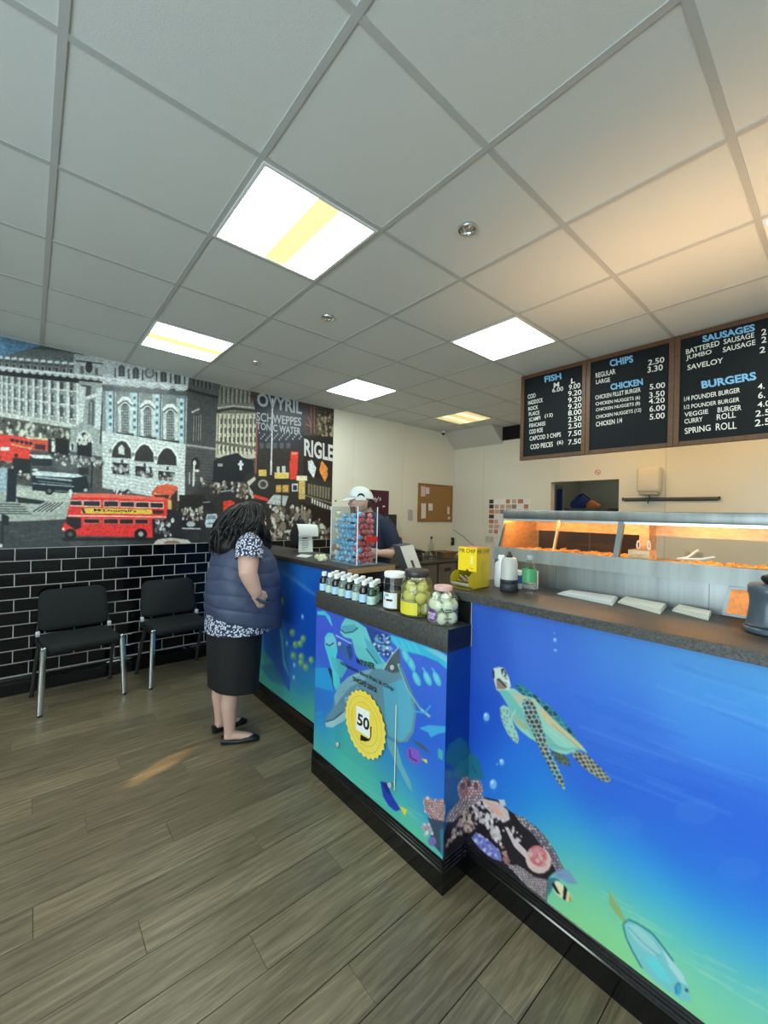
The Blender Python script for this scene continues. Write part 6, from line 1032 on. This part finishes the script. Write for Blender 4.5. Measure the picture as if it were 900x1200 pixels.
# sweet dispenser
N, Lc, Rc = Vector((1.57, 2.065, 0)), Vector((1.575, 2.372, 0)), Vector((1.737, 2.07, 0)); Fc = Lc+Rc-N; H0, H1 = ZL+.004, 1.592
t = thing('sweet_dispenser', 'clear plastic dispenser of blue and red wrapped sweets on the counter', 'dispenser', (1.67, 2.19, ZL))
ac2 = glass('dispenser_plastic', (248, 250, 252), .8, 1.35)
def wallp(a, b_, nm='pane'):
    d = (b_-a).normalized(); nn = Vector((-d.y, d.x, 0))*.0015; MB().hexa([a-nn+Vector((0, 0, H0)), b_-nn+Vector((0, 0, H0)), b_+nn+Vector((0, 0, H0)), a+nn+Vector((0, 0, H0)), a-nn+Vector((0, 0, H1)), b_-nn+Vector((0, 0, H1)), b_+nn+Vector((0, 0, H1)), a+nn+Vector((0, 0, H1))]).build(nm, ac2, t)
for a, b_ in ((N, Lc), (N, Rc), (Rc, Fc), (Fc, Lc)): wallp(a, b_)
wallp(N+(Fc-N)*.34, Fc, 'divider')
for p in (N, Lc, Rc): MB().tube([p+Vector((0, 0, H0)), p+Vector((0, 0, H1))], .0035, 8).build('corner_strip', mat('bright_plastic_edge', (226, 228, 232), .3), t)
MB().prism([N+Vector((0, 0, ZL)), Lc+Vector((0, 0, ZL)), Fc+Vector((0, 0, ZL)), Rc+Vector((0, 0, ZL))], (0, 0, .004)).build('base', mat('grey_base', (170, 176, 180), .4), t)
cl = Lc+Vector((-.07, .02, 0)); MB().loft([[cl+Vector((-.02, -.05, ZL)), cl+Vector((.06, -.06, ZL)), cl+Vector((.06, .04, ZL)), cl+Vector((-.02, .03, ZL))], [cl+Vector((-.04, -.06, ZL+.05)), cl+Vector((.066, -.07, ZL+.05)), cl+Vector((.066, .05, ZL+.05)), cl+Vector((-.04, .04, ZL+.05))]], cap=False).build('chute', ac2, t)
MB().box((1.64, 2.0605, 1.365), (1.735, 2.063, 1.40)).build('red_label', mat('label_red', (206, 34, 30), .5), t)
cm = {}
def candy(col, key, p, lb, grp):
    if key not in cm:
        b = MB(); b.ell((0, 0, 0), (.0185, .0185, .0175), 10, 7)
        for s_ in (-1, 1): b.loft([[(s_*.015, .004*math.cos(a), .004*math.sin(a)) for a in np.linspace(0, 6.28, 7)[:-1]], [(s_*.021, .007*math.cos(a), .003*math.sin(a)) for a in np.linspace(0, 6.28, 7)[:-1]]])
        cm[key] = b.mesh('wrapped_sweet'); cm[key].materials.append(mat('wrap_'+key, col, .25, noise=(38, .5, {'blue': (186, 220, 232), 'red': (226, 150, 150), 'pale': (236, 234, 214)}[key]))); cm[key].shade_smooth()
    o = bpy.data.objects.new('wrapped_sweet', cm[key]); COL.objects.link(o); o.location = p; o.rotation_euler = (random.uniform(0, 6), random.uniform(0, 6), random.uniform(0, 6)); setp(o, lb, 'sweet', grp)
dL, dR = (Lc-N), (Rc-N)
for iz in range(9):
    for iu in range(7):
        if iz == 8 and iu % 2: continue
        p = N+dL*((iu+.62+.4*(iz % 2))/7.7)+Vector((.027+.010*((iu*3+iz) % 3)/2, random.uniform(-.007, .007), ZL+.027+.0368*iz+random.uniform(-.007, .007))); candy((52, 156, 200) if not (iu == 6 and iz % 3) else (216, 214, 150), 'pale' if iu == 6 and iz % 3 else 'blue', p, 'blue wrapped sweet in the left half of the dispenser' if not (iu == 6 and iz % 3) else 'pale yellow wrapped sweet at the left side of the dispenser', 'sweets in the dispenser')
cm_ = None
for iz in range(9):
    for iu in range(4):
        if iz == 8 and iu % 2 == 0: continue
        p = N+dR*((iu+.62+.4*(iz % 2))/4.6)+Vector((random.uniform(-.003, .003), .027+.010*((iu+iz) % 3)/2, ZL+.027+.0368*iz+random.uniform(-.004, .004))); candy((196, 30, 38), 'red', p, 'red wrapped sweet in the right half of the dispenser', 'sweets in the dispenser')
for k in range(7): candy((226, 220, 170), 'pale', (cl.x-.01+.02*(k % 3), cl.y-.035+.02*(k//2 % 4), ZL+.018+.012*(k//4)), 'pale yellow wrapped sweet in the dispenser chute', 'sweets in the chute')

# ---------------------------------------------------------------- chairs
fab = mat('black_chair_fabric', (11, 16, 17), .85, bump=(900, .3)); grey_leg = mat('grey_leg_steel', (92, 98, 100), .35, .8)
def pad(w_, h_, r, th, bulge, taper=0.0, n=7):
    """rounded cushion outline in (u, v); returns loft rings along thickness"""
    pts = []
    for cx_, cy2, a in ((w_-r, h_-r, 0), (-w_+r, h_-r, 90), (-w_+r, -h_+r, 180), (w_-r, -h_+r, 270)):
        for k in range(n): q = math.radians(a+90*k/(n-1)); pts.append((cx_+r*math.cos(q), cy2+r*math.sin(q)))
    pts = [(u*(1-taper*(v+h_)/(2*h_)), v) for u, v in pts]
    return [[(u*s_, v*s_, d) for u, v in pts] for s_, d in ((.90, -th/2), (.98, -th/2+.006), (1, -th/4), (1, th/4), (.98, th/2-.006+bulge*.4), (.88, th/2+bulge))]
def chair(lb, loc, rz):
    t = thing('reception_chair', lb, 'chair', loc, rz, 'black waiting chairs')
    r_ = pad(.245, .22, .06, .05, .012); MB().loft([[(u, v, .468+d) for u, v, d in q] for q in r_]).build('seat', fab, t, 60, local=True)
    rb = pad(.25, .165, .07, .045, .012, .06); tl = math.radians(12)
    MB().loft([[(u, .205-d*1.0+(v+.165)*math.tan(tl)-.05*(1-(u/.25)**2)*-.25, .685+v) for u, v, d in q] for q in rb]).build('backrest', fab, t, 60, local=True)
    for s_ in (-1, 1):
        lg = MB().tube([(s_*.272, -.23, .012), (s_*.262, -.205, .30), (s_*.255, -.19, .475)], .0145, 12, flat=1.5).build('leg', chrome, t, 50, local=True); lg2 = MB().tube([(s_*.272, .225, .012), (s_*.262, .12, .30), (s_*.255, .05, .44)], .0135, 12, flat=1.4).build('leg', grey_leg, t, 50, local=True)
        MB().tube([(s_*.256, -.19, .462), (s_*.256, .02, .455), (s_*.256, .16, .458), (s_*.25, .20, .50), (s_*.24, .225, .58)], .0115, 10, flat=1.3).build('side_rail', black_lam, t, 50, local=True)
        MB().bbox((s_*.256-.018, -.212, .468), (s_*.256+.018, -.168, .498), .006).build('leg_cap', chrome, lg, 50, local=True); MB().bbox((s_*.246-.014, .168, .492), (s_*.246+.014, .192, .535), .004).build('back_bracket', mat('bright_bracket', (220, 222, 222), .3, .4), t, 50, local=True)
        for y, l_ in ((-.23, lg), (.225, lg2)): MB().lathe([(.016, 0), (.017, .006), (.016, .016)], (s_*.272, y, 0), 12).build('foot', cb_, l_, 40, local=True)
    for y in (-.16, .14): MB().tube([(-.25, y, .435), (.25, y, .435)], .010, 8).build('cross_bar', black_lam, t, local=True)
chair('black fabric chair with chrome legs, left of the two', (.329, 4.165, 0), math.radians(6)); chair('black fabric chair with chrome legs, nearer the woman', (1.068, 4.185, 0), math.radians(4))

# ---------------------------------------------------------------- people
skin = mat('skin', (206, 166, 148), .5, noise=(18, .06)); hairm = mat('black_hair', (13, 12, 13), .55, noise=(90, .6), stretch=(1, 1, .2)); navy = mat('navy_quilt', (62, 72, 100), .55, noise=(24, .2)); skirtm = mat('black_skirt', (9, 9, 10), .8); shoem = mat('black_shoe', (14, 14, 16), .35)
def floral():
    mt = bpy.data.materials.new('floral_blouse'); mt.use_nodes = True; nt = mt.node_tree; p = nt.nodes['Principled BSDF']; ge = nt.nodes.new('ShaderNodeNewGeometry'); v = nt.nodes.new('ShaderNodeTexVoronoi'); v.inputs['Scale'].default_value = 75; v.inputs['Randomness'].default_value = 1
    cr = nt.nodes.new('ShaderNodeValToRGB'); e = cr.color_ramp.elements; e[0].position = .42; e[0].color = list(lin((206, 212, 226)))+[1]; e[1].position = .5; e[1].color = list(lin((26, 32, 66)))+[1]
    nt.links.new(ge.outputs['Position'], v.inputs['Vector']); nt.links.new(v.outputs['Distance'], cr.inputs[0]); nt.links.new(cr.outputs[0], p.inputs['Base Color']); p.inputs['Roughness'].default_value = .7; return mt
blousem = floral()
def oval(cx_, cy2, z, rx, ry, n=40, e=2.0, wob=None, dz=None):
    out = []
    for k in range(n):
        a = 2*math.pi*k/n; c_, s_ = math.cos(a), math.sin(a); q = 1+(wob(a) if wob else 0)
        out.append((cx_+rx*q*math.copysign(abs(c_)**(2/e), c_), cy2+ry*q*math.copysign(abs(s_)**(2/e), s_), z+(dz(a) if dz else 0)))
    return out
W = thing('person', 'woman with long black hair, navy quilted vest and black skirt at the counter', 'person', (1.08, 2.8, 0))
YC = 2.80
def head(b, c, fx):                                                # c centre of skull, fx facing direction (unit, horizontal)
    f = Vector(fx); s_ = Vector((-f.y, f.x, 0)); R = Matrix((f, s_, Vector((0, 0, 1)))).transposed(); C_ = Vector(c); P = lambda a, d, e: C_+f*a+s_*d+Vector((0, 0, e))
    b.ell(C_, (.096, .076, .108), 18, 12, R); b.ell(P(.022, 0, -.055), (.070, .062, .068), 16, 10, R); b.ell(P(.058, 0, -.098), (.03, .032, .024), 12, 8, R)
    b.ell(P(.096, 0, -.032), (.020, .013, .020), 10, 8, R); b.ell(P(.086, 0, -.012), (.012, .009, .024), 10, 8, R); b.ell(P(.082, 0, -.072), (.012, .024, .006), 10, 6, R); b.ell(P(.080, 0, -.083), (.012, .021, .006), 10, 6, R)
    for q in (-1, 1): b.ell(P(.082, q*.030, .026), (.012, .022, .006), 10, 6, R); b.ell(P(.070, q*.042, -.03), (.020, .018, .018), 10, 6, R); b.ell(P(-.008, q*.077, -.018), (.018, .008, .030), 10, 8, R)
    return P
bd = MB(); P = head(bd, (1.178, YC-.02, 1.487), (1, -.05, 0))
bd.tube([(1.12, YC, 1.28), (1.145, YC, 1.36), (1.165, YC-.01, 1.43)], [.075, .06, .055], 14)
bd.loft([oval(1.12, YC, z, rx, ry, 24) for z, rx, ry in ((.62, .12, .15), (.78, .17, .19), (.95, .19, .20), (1.15, .17, .2), (1.27, .13, .19), (1.32, .07, .12))])
for s_, ax_, ay in ((-1, 1.03, 2.715), (1, 1.035, 2.905)):
    fd = Vector((.88, -.42, 0)).normalized() if s_ < 0 else Vector((1, .05, 0)).normalized(); A = Vector((ax_, ay, 0))
    bd.tube([(1.08, YC+s_*.085, .66), (1.055, YC+s_*.088, .48), A+Vector((.012, 0, .40)), A+Vector((.0, 0, .32)), A+Vector((-.006, 0, .25)), A+Vector((.0, 0, .16)), A+Vector((.002, 0, .10)), A+Vector((.004, 0, .05))], [.085, .062, .055, .056, .053, .043, .037, .036], 16)
    bd.tube([A+Vector((0, 0, .05))-fd*.03, A+Vector((0, 0, .048))+fd*.05, A+Vector((0, 0, .03))+fd*.12, A+Vector((0, 0, .022))+fd*.16], [.034, .036, .034, .022], 12, flat=.7)
# right arm (camera side): bare from mid upper arm, hand in the vest pocket; left arm likewise on the far side
def arm(b, sh, el, wr, hd, rs):
    sh, el, wr, hd = map(Vector, (sh, el, wr, hd)); b.tube([sh, sh.lerp(el, .5), el, el.lerp(wr, .35), wr, wr.lerp(hd, .4)], rs, 14)
    d = (hd-wr).normalized(); sd = d.cross(Vector((0, 1, 0))).normalized(); b.tube([wr, wr.lerp(hd, .4), hd], [.03, .042, .036], 12, flat=.55, up=(0, 1, 0))
    for k in range(4): o_ = sd*(.027-.018*k); l_ = (.05, .06, .058, .046)[k]; b.tube([hd+o_-d*.02, hd+o_+d*l_*.6, hd+o_*.9+d*l_+Vector((0, .01, 0))], [.0105, .0095, .007], 8)
    b.tube([wr.lerp(hd, .3)+sd*.03, wr.lerp(hd, .6)+sd*.052, hd+sd*.05+d*.012], [.012, .011, .008], 8)
arm(bd, (1.08, YC-.225, 1.32), (1.058, YC-.268, 1.15), (1.11, YC-.272, 1.03), (1.145, YC-.264, .965), [.072, .067, .058, .053, .040, .033]); arm(bd, (1.08, YC+.225, 1.30), (1.05, YC+.27, 1.12), (1.16, YC+.26, 1.02), (1.22, YC+.245, .97), [.07, .06, .05, .045, .034, .03])
voxel(bd, .0085, 3).build('body', skin, W, True)
for q in (-1, 1): e_ = P(.084, q*.030, .008); MB().ell(e_, (.008, .011, .007), 12, 8).build('eye', mat('eye_white', (226, 224, 220), .2), W, True); MB().ell(e_+Vector((.006, 0, 0)), (.004, .005, .005), 10, 6).build('iris', mat('iris', (52, 36, 26), .2), W, True)
MB().ell(P(.090, 0, -.0775), (.004, .022, .007), 12, 6).build('lips', mat('lips', (176, 96, 92), .4), W, True)
sk_ = lambda a: .018*math.sin(5*a+.6)+.012*math.sin(9*a)
MB().loft([oval(1.085, YC, z, rx, ry, 48, wob=(lambda a, w_=w_: sk_(a)*w_), dz=(lambda a, d=d: d*math.cos(a))) for z, rx, ry, w_, d in ((.80, .165, .20, .1, 0), (.70, .178, .205, .2, 0), (.55, .172, .205, .5, 0), (.42, .164, .2, .9, -.008), (.34, .16, .196, 1.1, -.02), (.342, .150, .186, 1.1, -.02), (.5, .15, .18, .5, 0))]).build('skirt', skirtm, W, True)
MB().loft([oval(1.125, YC, z, rx, ry, 48, wob=lambda a: .012*math.sin(7*a)) for z, rx, ry in ((.735, .232, .235), (.80, .228, .238), (.93, .21, .23), (.93, .19, .21), (.74, .222, .225))]).build('blouse_hem', blousem, W, True)
for s_ in (-1, 1): MB().tube([(1.10, YC+s_*.17, 1.365), (1.085, YC+s_*.218, 1.33), (1.077, YC+s_*.234, 1.285), (1.069, YC+s_*.247, 1.24)], [.058, .085, .087, .085], 18, cap=False).build('sleeve', blousem, W, True)
ves = MB(); zs = np.linspace(0, 1, 66); rings = []
keyz = [0, .12, .25, .42, .6, .75, .86, .93, 1.0]; KX = [1.15, 1.145, 1.14, 1.142, 1.145, 1.135, 1.12, 1.115, 1.115]; KR = [.246, .252, .252, .244, .228, .202, .165, .12, .085]; KY = [.255, .258, .256, .25, .242, .232, .208, .15, .09]
for u in zs:
    cx_ = np.interp(u, keyz, KX); rx = np.interp(u, keyz, KR); ry = np.interp(u, keyz, KY); puff = abs(math.sin(u*math.pi*6.5))**.35
    rings.append(oval(cx_, YC, .80+u*.58, rx*(.972+.028*puff), ry*(.972+.028*puff), 56, 2.25, wob=lambda a, u=u: .010*math.sin(7*a+u*13)+.007*math.sin(15*a-u*29), dz=lambda a, u=u: (-.065*math.cos(a)-.02)*(1-u)+.014*math.sin(3*a+u*5)*math.sin(u*math.pi)))
b = MB(); b.loft(rings, cap=False); b.loft([[(1.12+(x-1.12)*.9, YC+(y-YC)*.9, z+.004) for x, y, z in rings[0]], rings[0]], cap=False); b.build('vest', navy, W, 60)
MB().tube([(1.2+.005*math.cos(a), YC+.0, 1.34) for a in (0, 1)], .001, 4) if False else MB().lathe([(.088, 0), (.095, .02), (.088, .05), (.078, .05), (.078, 0)], (1.135, YC, 1.345), 26).build('collar', navy, W, True)
MB().tube([(1.11, YC-.285, .99), (1.14, YC-.29, .965), (1.185, YC-.276, .945), (1.22, YC-.25, .94)], .011, 8).build('pocket_edge', navy, W, True)
MB().box((1.372, YC-.004, .80), (1.386, YC+.004, 1.2)).build('zip', mat('zip_dark', (24, 26, 40), .4), W)
hb = MB(); HY = YC-.02
for c_, r_ in (((1.165, HY, 1.515), (.112, .103, .105)), ((1.125, HY, 1.475), (.125, .115, .13)), ((1.075, HY, 1.42), (.12, .13, .12)), ((1.03, HY, 1.36), (.10, .145, .11)), ((1.0, HY, 1.315), (.085, .14, .08)), ((1.165, HY-.085, 1.43), (.05, .035, .12)), ((1.215, HY-.085, 1.36), (.055, .04, .10)), ((1.245, HY-.08, 1.315), (.05, .04, .06)), ((1.19, HY+.085, 1.42), (.06, .04, .12)), ((1.23, HY+.085, 1.35), (.055, .045, .09)), ((1.11, HY-.10, 1.40), (.09, .05, .13)), ((1.11, HY+.10, 1.40), (.09, .05, .13)), ((1.195, HY-.02, 1.575), (.05, .07, .038))): hb.ell(c_, r_, 16, 10)
hs = voxel(hb, .013, 3); rr = random.Random(4)
for k in range(420):                                               # wavy locks over the mass
    a = rr.uniform(0, 2*math.pi); side = math.sin(a); back = math.cos(a)
    if back < -.2 and abs(side) < .72: continue
    p0 = Vector((1.15-.07*back+rr.uniform(-.02, .03), HY+.085*side, 1.56+rr.uniform(-.04, .035)))
    if back < -.2: ex, ey, ez = 1.25+rr.uniform(-.04, .05), HY+math.copysign(.095, side)+rr.uniform(-.02, .02), 1.29+rr.uniform(0, .08)
    else: ex, ey, ez = .985-.055*back+rr.uniform(-.06, .08)+.08*abs(side), HY+.165*side+rr.uniform(-.02, .02), 1.245+rr.uniform(0, .10)
    m1 = Vector((1.13-.235*back if back > -.2 else 1.155, HY+.205*side, 1.50)); pts = []; ph = rr.uniform(0, 6)
    for i in range(11):
        u = i/10; q = p0*(1-u)**2+m1*2*u*(1-u)+Vector((ex, ey, ez))*u*u; q = q+Vector((math.sin(u*13+ph), math.cos(u*11+ph), 0))*.013*u; pts.append(q)
    hs.tube(pts, [.004]+[.0075]*8+[.006, .002], 5)
hs.build('hair', hairm, W, True, clean=False)
for s_, ax_, ay in ((-1, 1.03, 2.715), (1, 1.035, 2.905)):
    f = Vector((.88, -.42, 0)).normalized() if s_ < 0 else Vector((1, .05, 0)).normalized(); g = Vector((-f.y, f.x, 0)); A = Vector((ax_, ay, 0)); rings = []
    for u, hw, h in ((-.052, .012, .05), (-.048, .03, .056), (-.03, .037, .048), (.01, .037, .036), (.06, .042, .034), (.10, .046, .046), (.14, .044, .044), (.175, .034, .034), (.195, .016, .022)):
        rings.append([A+f*u+g*(hw*math.cos(q))+Vector((0, 0, max(.0, h*.5+h*.5*math.sin(q)*(1 if math.sin(q) > 0 else 1)))) for q in np.linspace(0, 2*math.pi, 17)[:-1]])
    MB().loft(rings).build('shoe', shoem, W, 50)

# the person behind the counter
Mn = thing('person', 'person in white cap and navy polo shirt serving behind the counter', 'person', (2.46, 2.92, 0)); MY = 2.92
bd = MB(); fdir = Vector((-.90, .43, 0)).normalized(); P = head(bd, (2.30, MY-.02, 1.662), tuple(fdir))
bd.tube([(2.43, MY, 1.42), (2.40, MY, 1.52), (2.34, MY-.01, 1.60)], [.085, .068, .062], 14)
bd.loft([oval(2.44+.0*z, MY, z, rx, ry, 22) for z, rx, ry in ((.80, .12, .16), (1.0, .13, .17), (1.25, .12, .165), (1.40, .11, .17), (1.46, .07, .10))])
arm(bd, (2.44, MY-.2, 1.43), (2.54, MY-.26, 1.20), (2.36, MY-.23, 1.205), (2.28, MY-.20, 1.22), [.05, .056, .048, .046, .033, .03]); arm(bd, (2.40, MY+.2, 1.43), (2.43, MY+.27, 1.19), (2.22, MY+.16, 1.22), (2.14, MY+.12, 1.235), [.05, .058, .048, .046, .033, .03])
for s_ in (-1, 1): bd.tube([(2.52, MY+s_*.09, .86), (2.52, MY+s_*.1, .48), (2.54, MY+s_*.1, .08)], [.09, .06, .04], 12)
voxel(bd, .0095, 3).build('body', skin, Mn, True)
for q in (-1, 1): e_ = P(.084, q*.030, .008); MB().ell(e_, (.009, .010, .007), 12, 8).build('eye', MATS['eye_white'], Mn, True); MB().ell(e_+fdir*.006, (.004, .005, .005), 10, 6).build('iris', MATS['iris'], Mn, True)
b = MB(); b.loft([oval(2.42+.06*u, MY, z, rx, ry, 40, 2.2, wob=lambda a: .01*math.sin(8*a)) for u, z, rx, ry in ((.6, .86, .15, .19), (.5, 1.0, .16, .2), (.6, 1.2, .165, .205), (.5, 1.36, .165, .22), (.3, 1.46, .15, .215), (0, 1.525, .10, .15), (-.5, 1.56, .078, .085))]); b.build('polo_shirt', mat('navy_polo', (28, 38, 64), .75, noise=(20, .2)), Mn, True)
for s_, xx in ((-1, 2.49), (1, 2.42)): MB().tube([(2.44, MY+s_*.15, 1.48), (2.45+(xx-2.45)*.5, MY+s_*.205, 1.40), (xx+.02, MY+s_*.24, 1.27)], [.078, .082, .074], 16).build('sleeve', MATS['navy_polo'], Mn, True)
for s_ in (-1, 1): MB().tube([(2.52, MY+s_*.085, .9), (2.52, MY+s_*.1, .48), (2.54, MY+s_*.1, .06)], [.105, .082, .068], 14).build('trouser_leg', mat('dark_trousers', (20, 21, 24), .8), Mn, True); MB().ell((2.49, MY+s_*.1, .04), (.13, .05, .04), 14, 8).build('shoe', shoem, Mn, True)
HC_ = P(-.008, 0, .03); g = Vector((-fdir.y, fdir.x, 0)); R = Matrix((fdir, g, Vector((0, 0, 1)))).transposed()
hm = MB(); hm.ell(P(-.062, 0, -.022), (.044, .062, .056), 16, 10, R); hm.build('hair', mat('brown_hair', (52, 40, 34), .7), Mn, True)
capm = mat('white_cap', (222, 226, 224), .7); v = []; rings = []
for j in range(9):
    th = math.radians(88*j/8); rings.append([HC_+R @ Vector((.112*math.cos(q)*math.sin(th+.02), .094*math.sin(q)*math.sin(th+.02), .108*math.cos(th)-.012+.012*math.cos(q)*math.sin(th))) for q in np.linspace(0, 2*math.pi, 29)[:-1]])
cp = MB(); cp.loft(rings, cap=False); cpo = cp.build('cap', capm, Mn, 60)
br_ = MB(); top_, bot_ = [], []
for j in range(11):
    q = math.radians(-62+124*j/10); top_.append((HC_+R @ Vector((.108*math.cos(q), .092*math.sin(q), -.004)), HC_+R @ Vector((.10+.085*math.cos(q), .086*math.sin(q), -.034-.0*j))))
br_.add([p for a in top_ for p in a]+[p-Vector((0, 0, .006)) for a in top_ for p in a], [(2*k, 2*k+2, 2*k+3, 2*k+1) for k in range(10)]+[(22+2*k, 22+2*k+1, 22+2*k+3, 22+2*k+2) for k in range(10)]+[(2*k+1, 2*k+3, 22+2*k+3, 22+2*k+1) for k in range(10)]); br_.build('cap_brim', capm, cpo, 60)
n = 14; ca = math.radians(78); ctr = lambda dq, z, rr2: HC_+R @ Vector((.1125*rr2*math.cos(ca+dq), .0945*rr2*math.sin(ca+dq), z))
MB().add([ctr(.30*math.cos(math.pi*k/n), -.002+.032*math.sin(math.pi*k/n), 1.005) for k in range(n+1)], [tuple(range(n+1))]).build('cap_opening', ink, cpo, clean=False); MB().add([ctr(dq, z, 1.02) for z in (-.03, -.004) for dq in np.linspace(-.42, .42, 9)], [(k, k+1, 9+k+1, 9+k) for k in range(8)]).build('cap_strap', capm, cpo, clean=False); Mn.location.x -= .07
